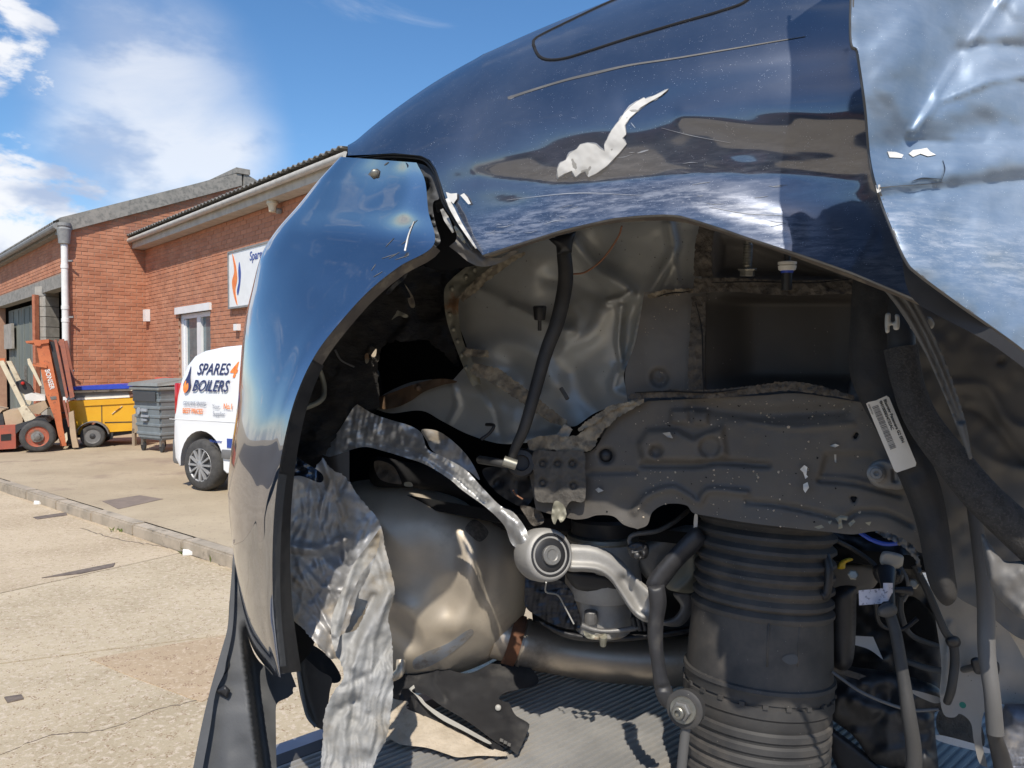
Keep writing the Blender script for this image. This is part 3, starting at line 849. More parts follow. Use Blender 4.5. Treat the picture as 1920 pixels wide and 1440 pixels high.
# the near flank is a filled grid so that it shades smoothly
mb = MB(); vv, ff = van_body(0, 1.6); mb.add(vv, ff); body = mb.build('body', m_van, van, smooth=True, sharp=28)
def vside(x, z, o=.003): return (x, .12 * float(sm(np.array(z), .85, 1.66)) - o, z)
sx3, sy3 = Vector((1, 0, 0)), Vector((0, .12 / .8, 1)).normalized()
def vtext(s, x, z, size, m, shear=.22, bold=.015, sx=.9): return text('lettering', s, m, van, vside(x, z, .004), sx3, Vector((0, (.12 * float(sm(np.array(z + size * .6), .85, 1.66) - sm(np.array(z), .85, 1.66))) / (size * .6), 1)), size, .0004, shear, bold, False, 'LEFT', sx)
vtext('SPARES', -.115, 1.30, .18, m_navy, sx=.90)
vtext('4', .425, 1.275, .235, m_sor, bold=.03, sx=.9)
vtext('BOILERS', -.15, 1.115, .18, m_navy, sx=.88)
m_gtxt = mat('lettering_grey', (.25, .27, .32), rough=.5)
vtext('GENUINE SPARES', -.27, .955, .062, m_gtxt, 0, .01, .8)
vtext('BEST PRICES', -.27, .865, .078, m_sor, 0, .02, .8)
vtext('Your', .22, .93, .065, m_gtxt, 0, .004, .9); vtext('No.1', .40, .93, .085, m_sor, 0, .02, .85)
vtext('Supplier', .235, .85, .07, m_gtxt, 0, .004, .85)
vtext('Worcester', .18, .555, .05, m_sblue, 0, .006, .9)
mb = MB(); mb.box((.555, -.004, .56), (.19, .006, .10)); mb.build('badge', m_sblue, van)
vtext('ideal', .48, .535, .075, m_upvc, 0, .01, .9)
def vflat(name, poly, x, z, sc, m):
    c = catmull(poly, len(poly) * 5, True); k = len(c)
    v = [vside(x + a * sc, z + b * sc, .008) for a, b in c] + [vside(x + a * sc, z + b * sc, .002) for a, b in c]
    return mk(name, v, [list(range(k))] + [(i, k + i, k + (i + 1) % k, (i + 1) % k) for i in range(k)], m, van, False, False)
vflat('emblem', [(-.05, 0), (-.16, .25), (-.02, .55), (.06, .85), (.1, .5), (.2, .2), (.1, .0)], -.25, 1.10, .34, m_navy)
vflat('emblem', [(0, 0), (-.14, .2), (-.06, .5), (.02, .32), (.10, .4), (.17, .15)], -.255, 1.09, .28, m_sor).location = (0, -.003, 0)
# lamp, trim, sill
mb = MB(); mb.rbox((-.405, .07, 1.02), (.05, .12, .36), .015); mb.build('tail_lamp', mat('red_lens', (.45, .01, .012), rough=.15, coat=.8), van, smooth=True)
mb = MB(); mb.rbox((-.45, .8, .42), (.12, 1.55, .30), .04); mb.build('rear_bumper', m_trim, van, smooth=True)
mb = MB(); mb.rbox((1.2, -.012, .44), (1.62, .03, .10), .012); mb.build('side_moulding', m_trim, van, smooth=True)
mb = MB(); mb.rbox((1.26, -.003, .27), (1.5, .02, .12), .008); mb.build('sill', mat('dusty_sill', (.42, .40, .37), (.5, .48, .45), .7), van, smooth=True)
mb = MB(); mb.box((.78, .0015, .95), (.008, .01, 1.1)); mb.build('door_seam', m_blackp, van)
mb = MB(); mb.box((1.4, .8, .38), (3.5, 1.25, .2)); mb.build('floor', m_blackp, van)
mb = MB(); mb.rbox((.70, -.004, .93), (.16, .03, .045), .01); mb.build('door_handle', m_van, van, smooth=True)
mb = MB(); mb.box((.3, -.0005, .79), (1.6, .006, .006)); mb.build('side_crease', m_van, van)
m_alloy = mat('wheel_trim_silver', (.42, .42, .42), (.34, .34, .34), .5, metal=.4)
def wheel(parent, c, r, wd, axis, mt, mr, hub, name='wheel', spokes=10):
    """tyre > rim, hub cap: axis points outwards"""
    a = Vector(axis).normalized()
    pr = [(-wd / 2, r * .62), (-wd / 2, r * .85), (-wd * .42, r * .96), (-wd * .2, r), (wd * .2, r), (wd * .42, r * .96), (wd / 2, r * .85), (wd / 2, r * .66), (wd * .3, r * .62)]
    o = MB().lathe(c, a, pr, 40).build(name, mt, parent, smooth=True, sharp=50)
    MB().lathe(c, a, [(wd * .1, r * .05), (wd * .22, r * .5), (wd * .42, r * .58), (wd * .47, r * .64), (wd * .40, r * .67)], 32).build('rim', mr, o, smooth=True, sharp=40)
    return o
for x in (0, 2.55):
    wh = wheel(van, (x, .10, .29), .29, .19, (0, -1, 0), m_tyre, m_blackp, None)
    mb = MB()
    for k in range(12):
        t = 2 * math.pi * k / 12
        p0, p1 = Vector((x + .045 * math.cos(t), .015, .29 + .045 * math.sin(t))), Vector((x + .178 * math.cos(t), .012, .29 + .178 * math.sin(t)))
        mb.bar(p0, p1, .034, .02, 0)
    mb.lathe((x, .03, .29), (0, -1, 0), [(0, .06), (.02, .06), (.03, .04), (.032, .01)], 16)
    mb.lathe((x, .045, .29), (0, -1, 0), [(0, .172), (.03, .175), (.04, .185), (.03, .194), (0, .192)], 32)
    mb.build('hub_cap', m_alloy, wh, smooth=True)

# ------------------------------------------------------------------ forklift
fp = lref(73, 846); FS = 1424 / (1.4 * FPX / (846 - 685.2)) * 1.0      # px per metre there
fork = thing('forklift', 'old orange forklift truck with its mast leaning back, parked by the doorway', 'forklift', (fp[0], fp[1], ZY), rad(27))
m_or = mat('orange_paint', (.56, .17, .065), (.47, .13, .05), .6, scale=5, dirt=(.25, .09, .05), dscale=11, dlo=.56, dhi=.7)
m_red = mat('faded_red_paint', (.42, .10, .06), (.34, .09, .06), .65, scale=5, dirt=(.2, .12, .09), dscale=9, dlo=.52, dhi=.7)
m_rust = mat('mast_rail', (.36, .12, .07), (.26, .10, .07), .6, scale=8)
m_tan = mat('tan_panel', (.48, .36, .24), (.40, .30, .20), .8, scale=5)
def fl(px): return [((u - 73) / FS, (846 - v) / FS) for u, v in px]
def fpr(name, px, y0, y1, m, parent=None): return MB().prism(fl(px), y0, y1).build(name, m, parent or fork)
ch = fpr('chassis', [(-95, 800), (-30, 797), (37, 795), (37, 839), (-95, 842)], -.02, 1.0, m_red)
MB().prism(fl([(14, 812), (30, 811), (30, 823), (14, 824)]), -.025, -.015).build('vent', m_dark, ch)
fpr('floor_plate', [(37, 795), (70, 784), (84, 785), (90, 792), (60, 797), (45, 803), (37, 812)], -.06, 1.0, m_blackp)
fpr('engine_cover', [(16, 772), (22, 769), (44, 767), (47, 788), (46, 795), (20, 797)], .1, .85, m_tan)
fpr('engine', [(-80, 778), (-5, 770), (16, 775), (18, 796), (-80, 798)], .1, .9, m_blackp)
fpr('bonnet', [(-95, 765), (-5, 762), (15, 768), (12, 773), (-95, 775)], .1, .9, m_tan)
fpr('guard_post', [(12, 677), (20, 676), (53, 757), (50, 764), (46, 762)], -.02, .06, m_cream)
fpr('guard_post', [(12, 677), (20, 676), (53, 757), (50, 764), (46, 762)], .9, .98, m_cream)
fpr('foot_panel', [(41, 764), (54, 759), (69, 783), (53, 792)], -.04, .10, m_cream)
fpr('guard_bar', [(-60, 673), (22, 672), (22, 678), (-60, 679)], .0, .07, m_or)
fpr('control_box', [(55, 762), (82, 752), (87, 765), (72, 778), (58, 775)], .2, .7, m_tan)
fpr('rag', [(48, 741), (60, 737), (72, 741), (82, 743), (82, 752), (62, 753), (50, 750)], .25, .6, m_white)
fpr('steering_column', [(34, 716), (44, 712), (56, 722), (62, 734), (56, 744), (44, 738), (36, 728)], .3, .5, m_blackp)
MB().lathe((fl([(46, 719)])[0][0], .28, fl([(46, 719)])[0][1]), (0, -1, 0), [(0, .028), (.03, .028), (.05, .015)], 12).build('lamp', mat('red_knob', (.5, .03, .02), rough=.4), fork)
mast = fpr('mast', [(70, 637), (90, 639), (106, 738), (112, 800), (118, 838), (108, 838), (99, 785), (85, 740)], -.02, .09, m_or)
MB().prism(fl([(70, 637), (90, 639), (118, 838), (108, 838)]), .85, .96).build('mast_rail', m_or, mast)
for px in ([(100, 637), (104, 636), (122, 745), (118, 748)], [(108, 636), (116, 635), (132, 745), (125, 748)]): MB().prism(fl(px), -.01, .08).build('mast_rail', m_rust, mast); MB().prism(fl(px), .83, .93).build('mast_rail', m_rust, mast)
MB().prism(fl([(92, 640), (101, 640), (120, 745), (111, 745)]), .05, .8).build('chain_guard', m_blackp, mast)
for px in ([(112, 752), (116, 751), (124, 800), (121, 803)], [(118, 752), (121, 751), (126, 790), (124, 795)]): MB().prism(fl(px), .02, .09).build('lift_chain', m_rust, mast)
for px in ([(55, 640), (92, 636), (92, 643), (80, 645), (78, 649), (70, 648), (68, 643), (56, 644)], [(66, 681), (78, 680), (88, 684), (88, 690), (66, 686)]): MB().prism(fl(px), -.05, .95).build('cross_member', m_or, mast)
MB().prism(fl([(57, 673), (61, 672), (80, 722), (76, 724), (66, 700), (58, 682)]), -.04, .05).build('tilt_cylinder', m_cream, mast)
MB().prism(fl([(122, 775), (130, 772), (134, 820), (138, 842), (128, 842), (124, 815)]), -.02, .16).build('fork_blade', m_tan, mast)
MB().prism(fl([(110, 790), (128, 788), (132, 838), (114, 838)]), .2, .8).build('fork_carriage', m_blackp, mast)
MB().prism(fl([(115, 815), (119, 812), (120, 826), (117, 832)]), -.03, .02).build('warning_plate', m_cream, mast)
MB().prism(fl([(92, 744), (102, 743), (103, 749), (94, 750)]), -.027, -.019).build('data_plate', m_steel, mast)
tx = Vector((fl([(98.5, 738)])[0][0] - fl([(88, 690)])[0][0], 0, fl([(98.5, 738)])[0][1] - fl([(88, 690)])[0][1])).normalized()
o0 = fl([(84.5, 693)])[0]
text('lettering', 'BONSER', m_white, mast, (o0[0], -.024, o0[1]), tx, Vector((-tx[2], 0, tx[0])), .098, .001, 0, .02, False, 'LEFT', .92)
for x, y in ((0, -.12), (0, 1.0)):
    wh = wheel(fork, (x, y, .255), .255, .20, (0, -1, 0), m_tyre, mat('orange_rim', (.42, .11, .06), (.33, .09, .055), .7, dirt=(.2, .12, .08), dscale=12), None)
    MB().lathe((x, y - .09, .255), (0, -1, 0), [(0, .07), (.02, .09), (.025, .05), (.06, .045), (.065, .01)], 16).build('hub', m_steel, wh, smooth=True)
    for k in range(5): t = k * 1.257; MB().lathe((x + .055 * math.cos(t), y - .10, .255 + .055 * math.sin(t)), (0, -1, 0), [(0, .014), (.03, .013), (.031, .002)], 6).build('wheel_nut', m_steel, wh)

# ------------------------------------------------------------------ yellow compressor trailer with boards stacked on it
cp = lref(176, 838); CS = FPX / (1.4 * FPX / (838 - 685.2))
comp = thing('compressor_trailer', 'yellow box bodied compressor trailer standing on one visible wheel', 'trailer', (cp[0], cp[1], ZY), rad(20))
m_yel = mat('yellow_paint', (.75, .40, .015), (.70, .35, .012), .45, scale=3, coat=.3, dirt=(.35, .22, .06), dscale=7, dlo=.6, dhi=.75)
def cl(px): return [((u - 176) / CS, (838 - v) / CS) for u, v in px]
def cpr(name, px, y0, y1, m, parent=None): return MB().prism(cl(px), y0, y1).build(name, m, parent or comp)
body = cpr('body', [(131, 761), (132, 754), (138, 752), (248, 748), (248, 809), (200, 811), (196, 800), (190, 793), (178, 789), (166, 792), (158, 800), (154, 814), (133, 816)], 0, .95, m_yel)
cpr('lid', [(131, 763), (131, 754), (138, 751), (249, 747), (249, 757), (136, 762)], -.02, .97, m_yel)
MB().box((cl([(190, 780)])[0][0], -.003, cl([(0, 778)])[0][1]), (.012, .01, .36)).build('panel_seam', m_blackp, body)
MB().box((cl([(222, 792)])[0][0], -.003, cl([(0, 792.5)])[0][1]), (.5, .01, .015)).build('panel_seam', m_blackp, body)
c = Vector((cl([(216, 770)])[0][0], -.004, cl([(0, 769)])[0][1]))
MB().bar(c + Vector((-.08, 0, -.07)), c + Vector((-.025, 0, -.02)), .035, .006).build('label', m_white, body)
MB().bar(c + Vector((-.025, 0, -.02)), c + Vector((.045, 0, .035)), .04, .006).build('label', m_rust, body)
MB().bar(c + Vector((.045, 0, .035)), c + Vector((.08, 0, .065)), .03, .006).build('label', m_white, body)
cpr('end_grille', [(249, 750), (267, 747), (268, 775), (250, 780)], .05, .9, mat('grille', (.05, .045, .04), (.09, .08, .07), .7))
cpr('chassis', [(133, 816), (247, 810), (247, 815), (205, 820), (133, 821)], .08, .87, m_blackp)
pts = [Vector((.245 * math.cos(t), 0, .19 + .245 * math.sin(t))) for t in np.linspace(.15, math.pi - .05, 14)]
mb = MB()
for a, b in zip(pts[:-1], pts[1:]): mb.add([a + Vector((0, y, 0)) + (a - Vector((0, 0, .19))).normalized() * h for y in (-.16, .05) for h in (0, .015)] + [b + Vector((0, y, 0)) + (b - Vector((0, 0, .19))).normalized() * h for y in (-.16, .05) for h in (0, .015)], [(0, 1, 3, 2), (4, 6, 7, 5), (0, 4, 5, 1), (2, 3, 7, 6), (0, 2, 6, 4), (1, 5, 7, 3)])
mb.build('mudguard', m_trim, comp)
for y in (-.06, 1.0):
    wh = wheel(comp, (0, y, .195), .195, .13, (0, -1, 0), m_tyre, m_trim, None)
    MB().lathe((0, y - .04, .195), (0, -1, 0), [(0, .05), (.02, .045), (.03, .01)], 12).build('hub', m_blackp, wh)
cpr('handle', [(122, 771), (140, 772), (140, 774), (122, 774)], -.04, -.01, m_blackp)
cpr('prop_stand', [(205, 812), (209, 812), (207, 825), (203, 825)], .0, .05, m_blackp)
def slab(name, px, y0, y1, m, lb, cat, grp=None):
    b = cl(px); zt = min(z for x, z in b)
    o = MB().prism(b, y0, y1).build(name, m)
    o.matrix_world = comp.matrix_basis.copy(); o.location = comp.location; o.rotation_euler = comp.rotation_euler
    tag(o, lb, cat, grp)
slab('white_sheet', [(147, 750), (147, 746), (236, 742), (237, 746)], .05, .9, m_white, 'white panel lying directly on the yellow trailer lid', 'panel', 'sheets stacked on the yellow trailer')
slab('grey_sheet', [(143, 745.8), (145, 737), (234, 735), (236, 741.8)], .08, .85, m_trim, 'dark grey sheet between the pale panels on the trailer', 'panel', 'sheets stacked on the yellow trailer')
slab('pale_board', [(140, 736.8), (140, 732.6), (241, 729.5), (242, 733.5)], .04, .9, m_cream, 'cream board under the blue sheet on the yellow trailer', 'panel', 'sheets stacked on the yellow trailer')
slab('blue_sheet', [(129, 731), (130, 726), (222, 721), (239, 725), (236, 729), (180, 730.5)], .0, .95, mat('blue_sheet', (.02, .05, .40), (.03, .07, .48), .5, scale=6), 'blue plastic sheet topmost on the stack on the yellow trailer', 'sheet', 'sheets stacked on the yellow trailer')
slab('white_box', [(131, 750), (131, 738), (143, 740), (144, 749)], .1, .4, m_white, 'small white box at the stack end beside the forklift mast', 'box')
q = lref(258, 829)
rb = thing('red_crate', 'red plastic crate partly hidden behind the grey wheelie bin', 'crate', (q[0] + .1, q[1] + .9, ZY))
m_rc = mat('red_plastic', (.55, .09, .05), (.48, .07, .04), .5)
MB().rbox((0, 0, .55), (.34, .4, 1.1), .02).build('box', m_rc, rb); MB().rbox((0, 0, 1.13), (.28, .3, .08), .02).build('lid', m_rc, rb)
q = lref(258, 836)
tr = thing('wooden_trestle', 'pale wooden board leaning on legs between the trailer and the bin', 'trestle', (q[0], q[1], ZY), rad(-8))
m_wood = mat('weathered_wood', (.36, .29, .21), (.28, .22, .16), .85, scale=6, stretch=(6, 6, 1))
MB().prism([(-.10, .22), (.10, .24), (.12, .62), (.0, .58), (-.10, .54)], 0, .05).build('board', m_wood, tr)
for x in (-.08, .09): MB().box((x, .03, .15), (.05, .06, .3)).build('leg', m_wood, tr)

# ------------------------------------------------------------------ wheelie bin
bp_ = lref(300, 846)
wb = thing('wheelie_bin', 'large grey plastic wheelie bin with a flat lid beside the van', 'bin', (bp_[0], bp_[1] + .1, ZY), rad(-34))
wb.scale = (.74, .86, 1.0)
m_bin = mat('grey_bin_plastic', (.17, .20, .215), (.21, .24, .255), .5, scale=3)
m_lid = mat('bin_lid', (.20, .21, .20), (.26, .27, .255), .6, scale=4)
mb = MB()
lv = [(.20, .44, .27), (.95, .52, .33), (1.02, .55, .36)]
vv = []
for z, hx, hy in lv:
    vv += [(-hx, -hy, z), (hx, -hy, z), (hx, hy, z), (-hx, hy, z)]
mb.add(vv, [(0, 3, 2, 1)] + [(j * 4 + i, j * 4 + (i + 1) % 4, j * 4 + 4 + (i + 1) % 4, j * 4 + 4 + i) for j in range(2) for i in range(4)] + [(8, 9, 10, 11)])
bb = mb.build('body', m_bin, wb)
bm = bmesh.new(); bm.from_mesh(bb.data); bmesh.ops.bevel(bm, geom=bm.edges[:], offset=.03, segments=2, affect='EDGES'); bm.to_mesh(bb.data); bm.free()
for z in (.30, .44, .58, .72, .84):
    k = (z - .2) / .75; hx, hy = .44 + .08 * k + .012, .27 + .06 * k + .012
    MB().rbox((0, 0, z), (hx * 2, hy * 2, .05), .012).build('rib', m_bin, bb)
MB().rbox((0, 0, 1.03), (1.14, .76, .06), .02).build('rim', m_lid, wb)
mb = MB(); mb.add([(-.58, -.40, 1.07), (.58, -.40, 1.07), (.58, .40, 1.11), (-.58, .40, 1.11), (-.56, -.38, 1.12), (.56, -.38, 1.12), (.50, .30, 1.19), (-.50, .30, 1.19)], [(0, 3, 2, 1), (0, 1, 5, 4), (1, 2, 6, 5), (2, 3, 7, 6), (3, 0, 4, 7), (4, 5, 6, 7)]); mb.build('lid', m_lid, wb)
MB().rbox((0, -.36, .90), (.86, .02, .16), .006).build('lid_shade_panel', mat('bin_shadow_panel', (.06, .065, .07), rough=.6), bb)  # shade below the lid, put in as a dark panel
m_bl = mat('bin_print', (.36, .38, .41), (.30, .32, .35), .6)
for x, z, w_, h_ in ((-.05, .68, .22, .045), (-.02, .585, .25, .035), (-.05, .52, .18, .03)): MB().box((x, -.345 + .02 * (.9 - z), z), (w_, .03, h_)).build('print', m_bl, bb)
MB().lathe((-.27, -.33, .66), (0, -1, 0), [(0, .06), (.02, .06), (.022, .01)], 14).build('print', m_bl, bb)
for x in (-.36, .36):
    for y in (-.2, .2):
        o = MB().lathe((x, y - .025, .08), (0, 1, 0), [(0, .05), (.005, .078), (.045, .078), (.05, .05)], 18).build('caster', m_blackp, wb, smooth=True)
        MB().box((x, y, .15), (.07, .075, .11)).build('fork', m_steel, o)
# ------------------------------------------------------------------ recovery deck under the wreck
ZD = .87
rdir = np.array([.743, .669]); edir = np.array([.669, -.743])
DO = np.array([-.332, 1.255])
deck = thing('flatbed_deck', 'ribbed metal deck of a flatbed trailer under the wrecked car', 'trailer', (DO[0], DO[1], ZD))
m_deck = mat('deck_ribbing', (.44, .43, .41), (.33, .325, .315), .5, metal=.35, scale=6, dirt=(.30, .26, .21), dscale=5, dlo=.5, dhi=.75)
m_rail = mat('deck_rail', (.42, .42, .46), (.33, .33, .37), .35, metal=.5, scale=8)
m_under = mat('deck_frame', (.04, .04, .045), (.06, .06, .06), .6)
def dk(s, e, z): q = DO + rdir * s + edir * e; return (q[0], q[1], z)
mb = MB()
S0, S1, ER = -.75, 3.2, 1.02
pitch = .0135
k = int(ER / pitch)
for i in range(k):                               # real ribs, crest and groove
    e0 = .03 + i * pitch
    pr = [(0, -.006), (.002, -.0055), (.0035, 0), (.0085, 0), (.010, -.0055), (pitch, -.006)]
    v = [dk(s, e0 + a, ZD + z) for s in (S0, S1) for a, z in pr]
    n = len(pr)
    mb.add(v, [(j, j + 1, n + j + 1, n + j) for j in range(n - 1)])
o = mb.build('rib', m_deck, deck, world=True, kind='stuff')
def dbox(name, s0, s1, e0, e1, z0, z1, m, parent):
    v = [dk(s, e, z) for s in (s0, s1) for e in (e0, e1) for z in (z0, z1)]
    o = mk(name, v, [(0, 1, 3, 2), (4, 6, 7, 5), (0, 4, 5, 1), (2, 3, 7, 6), (0, 2, 6, 4), (1, 5, 7, 3)], m, parent, False)
    bm = bmesh.new(); bm.from_mesh(o.data); bmesh.ops.recalc_face_normals(bm, faces=bm.faces); bmesh.ops.bevel(bm, geom=bm.edges[:], offset=.003, segments=1, affect='EDGES'); bm.to_mesh(o.data); bm.free()
    return o
dbox('deck_base', S0, S1, .0, ER + .03, ZD - .06, ZD - .0065, m_under, deck)
dbox('edge_rail', S0, S1, -.075, -.012, ZD - .10, ZD - .02, m_rail, deck)
dbox('edge_strip', S0, S1, -.010, .028, ZD - .05, ZD - .003, m_under, deck)
for s in (-.5, .5, 1.6, 2.7): dbox('cross_bearer', s, s + .08, .0, ER, ZD - .16, ZD - .062, m_under, deck)
for e in (.25, .8): dbox('chassis_beam', S0, S1, e, e + .07, ZD - .32, ZD - .162, m_under, deck)
for s in (-.35, -.18): dbox('lamp_bracket', s, s + .1, -.13, -.077, ZD - .10, ZD - .05, m_rail, deck)

# ------------------------------------------------------------------ car materials
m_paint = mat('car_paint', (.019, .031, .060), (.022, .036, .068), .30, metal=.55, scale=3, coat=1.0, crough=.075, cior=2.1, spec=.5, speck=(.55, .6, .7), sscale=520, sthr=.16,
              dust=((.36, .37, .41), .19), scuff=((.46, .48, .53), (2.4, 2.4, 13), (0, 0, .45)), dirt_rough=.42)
m_bpaint = mat('bumper_paint', (.030, .052, .098), (.034, .056, .106), .14, metal=.75, scale=3, coat=1.0, crough=.015, cior=4.2, speck=(.5, .55, .6), sscale=420, sthr=.10, dust=((.34, .37, .44), .04), dirt_rough=.4,
               scuff=((.62, .63, .66), (3, 3, 3)))
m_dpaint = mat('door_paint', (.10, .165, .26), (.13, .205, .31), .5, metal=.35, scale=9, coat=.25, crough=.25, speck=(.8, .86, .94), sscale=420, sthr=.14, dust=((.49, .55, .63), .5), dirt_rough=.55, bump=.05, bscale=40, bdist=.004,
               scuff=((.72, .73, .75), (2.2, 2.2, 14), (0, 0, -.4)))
m_primer = mat('primer', (.70, .69, .66), (.60, .59, .56), .6, scale=20)
m_scr = mat('scratched_clearcoat', (.34, .36, .40), (.26, .28, .32), .6, scale=40)
m_bare = mat('bare_edge_metal', (.22, .215, .205), (.14, .135, .13), .42, metal=.5, scale=30)
m_edge = mat('dusty_edge', (.125, .105, .085), (.085, .07, .06), .7, scale=25, dirt=(.20, .17, .13), dscale=30)
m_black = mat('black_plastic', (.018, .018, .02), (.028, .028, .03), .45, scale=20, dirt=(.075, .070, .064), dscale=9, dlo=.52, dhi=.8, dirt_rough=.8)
m_blackg = mat('grey_black_plastic', (.055, .057, .06), (.075, .077, .08), .55, scale=9, dirt=(.12, .118, .115), dscale=5, dlo=.5, dhi=.8, bump=.2, bscale=300, bdist=.001)
m_rubber = mat('boot_rubber', (.034, .033, .033), (.050, .048, .046), .62, scale=14, dirt=(.115, .10, .085), dscale=9, dlo=.42, dhi=.75, speck=(.3, .28, .25), sscale=160, sthr=.1)
m_liner = mat('torn_liner', (.024, .0225, .022), (.045, .041, .037), .95, scale=18, stretch=(1, 1, 3), bump=1.0, bscale=55, bdist=.01, dirt=(.07, .064, .057), dscale=8, dlo=.55, dhi=.8)
m_panel = mat('primed_sheet_metal', (.40, .41, .39), (.46, .465, .445), .38, metal=.25, scale=3, spec=.5, dirt=(.32, .30, .26), dscale=6, dlo=.5, dhi=.8, dirt_rough=.6, speck=(.2, .17, .12), sscale=130, sthr=.09)
m_house = mat('underseal_panel', (.125, .117, .108), (.16, .15, .138), .55, scale=5, spec=.4, dirt=(.18, .155, .13), dscale=4.5, dlo=.48, dhi=.8, dirt_rough=.85, speck=(.22, .19, .15), sscale=150, sthr=.09, bump=.2, bscale=160)
m_rail2 = mat('rail_panel', (.080, .073, .066), (.104, .096, .087), .55, scale=5, spec=.45, dirt=(.17, .145, .115), dscale=4, dlo=.42, dhi=.78, dirt_rough=.85, speck=(.30, .26, .2), sscale=140, sthr=.10, bump=.15, bscale=160)
m_seal = mat('seam_sealer', (.36, .31, .23), (.22, .185, .14), .9, scale=40, bump=.9, bscale=130, bdist=.004, dirt=(.17, .145, .11), dscale=30, dlo=.52, dhi=.66)
m_seald = mat('dark_seam_sealer', (.125, .107, .088), (.08, .07, .06), .85, scale=40, bump=1.0, bscale=170, bdist=.004)
m_flange = mat('olive_flange', (.30, .285, .22), (.22, .21, .165), .55, scale=12, metal=.2, dirt=(.22, .12, .06), dscale=16, dlo=.58, dhi=.7)
m_rustm = mat('rusty_flange', (.20, .115, .06), (.13, .09, .06), .65, metal=.3, scale=18)
m_dusty = mat('dusty_beige', (.55, .47, .37), (.44, .37, .28), .95, scale=20, bump=.8, bscale=160, bdist=.003, dirt=(.30, .25, .19), dscale=14, dlo=.6, dhi=.72)
m_foil = mat('aluminium_foil', (.62, .62, .61), (.46, .46, .455), .46, metal=.6, scale=22, rvar=.1, bump=.25, bscale=150, bdist=.003, dirt=(.30, .26, .20), dscale=9, dlo=.54, dhi=.72, dirt_rough=.75)
m_foild = mat('grimy_foil', (.44, .44, .445), (.32, .32, .325), .46, metal=.45, scale=20, bump=.2, bscale=120, bdist=.004, dirt=(.30, .245, .175), dscale=6, dlo=.5, dhi=.68, dirt_rough=.8)
m_foilf = mat('dull_foil', (.34, .34, .335), (.28, .275, .26), .65, metal=.1, scale=16, bump=.3, bscale=130, bdist=.003, dirt=(.22, .185, .135), dscale=9, dlo=.46, dhi=.68, dirt_rough=.8)
m_silencer = mat('stainless_silencer', (.62, .54, .43), (.52, .455, .37), .46, metal=.5, scale=7, rvar=.08, bump=.1, bscale=60, dirt=(.17, .135, .095), dscale=5, dlo=.5, dhi=.75, dirt_rough=.65)
m_pipe = mat('exhaust_pipe', (.50, .43, .35), (.40, .345, .285), .4, metal=.75, scale=9, dirt=(.16, .12, .08), dscale=7, dlo=.5, dhi=.75, dirt_rough=.7)
m_rust = mat('rust_band', (.16, .065, .03), (.09, .045, .028), .85, scale=30)
m_alu = mat('cast_aluminium', (.40, .39, .37), (.31, .30, .285), .6, metal=.35, scale=14, bump=.4, bscale=220, bdist=.001, dirt=(.30, .24, .165), dscale=10, dlo=.52, dhi=.72, dirt_rough=.9)
m_alud = mat('dirty_aluminium', (.24, .235, .225), (.16, .155, .15), .5, metal=.5, scale=14, bump=.3, bscale=200, dirt=(.16, .13, .10), dscale=9, dlo=.5, dhi=.7)
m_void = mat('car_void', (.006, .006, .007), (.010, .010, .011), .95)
m_foam = mat('foam_duct', (.024, .0235, .023), (.036, .034, .033), .92, scale=10, bump=.5, bscale=180, bdist=.002, dirt=(.06, .056, .052), dscale=6, dlo=.55, dhi=.75)
m_knit = mat('braided_sleeve', (.032, .031, .031), (.055, .053, .052), .85, scale=90, bump=1.0, bscale=420, bdist=.004, dirt=(.075, .07, .068), dscale=420, dlo=.5, dhi=.6)
m_stripm = mat('grey_rubber_strip', (.095, .093, .090), (.13, .125, .12), .55, scale=20, stretch=(1, 1, .2))
m_cable = mat('cable_sheath', (.030, .030, .031), (.05, .048, .046), .6, scale=20)
m_wallr = mat('inner_sill', (.12, .116, .11), (.15, .144, .138), .6, scale=6, dirt=(.15, .14, .125), dscale=5, dlo=.52, dhi=.75)
m_plate = mat('subframe_plate', (.34, .32, .295), (.27, .255, .235), .6, metal=.2, scale=8, speck=(.08, .07, .06), sscale=160, sthr=.12)
m_zinc = mat('zinc_bolt', (.30, .29, .25), (.20, .19, .165), .42, metal=.7, scale=30)
m_linkb = mat('black_coated_steel', (.022, .022, .025), (.034, .034, .037), .5, scale=20, dirt=(.07, .065, .06), dscale=16, dlo=.55, dhi=.75)
m_label = mat('label_paper', (.74, .71, .64), (.66, .63, .56), .6, scale=18)
m_print = mat('label_print', (.03, .03, .03), rough=.7)
m_print2 = mat('barcode_print', (.20, .19, .18), rough=.7)
m_blue = mat('blue_cable', (.02, .06, .42), (.03, .08, .5), .4)
m_yel2 = mat('yellow_clip', (.55, .38, .02), rough=.5)
m_copper = mat('copper_wire', (.30, .14, .07), (.24, .11, .06), .5)
m_clip = mat('pale_clip', (.40, .39, .36), (.32, .31, .285), .5)

def scuff_attr(o, fn):
    U, V = o_uv[o.name]
    k = np.clip(fn(U, V), 0, 1)
    a = o.data.attributes.new('scuff', 'FLOAT', 'POINT')
    val = np.zeros(len(o.data.vertices)); m = min(len(U), len(val)); val[:m] = k[:m]
    if len(val) >= 2 * m: val[m:2 * m] = k
    a.data.foreach_set('value', val.tolist())

cb = P1(960, 900, 1.3)
car = thing('wrecked_car', 'dark blue car with crushed rear flank and wheel arch torn open', 'car', (cb[0], cb[1], ZD))
D0 = .875
SD, IN, RL = D(D0), D(1.30), D(1.17)

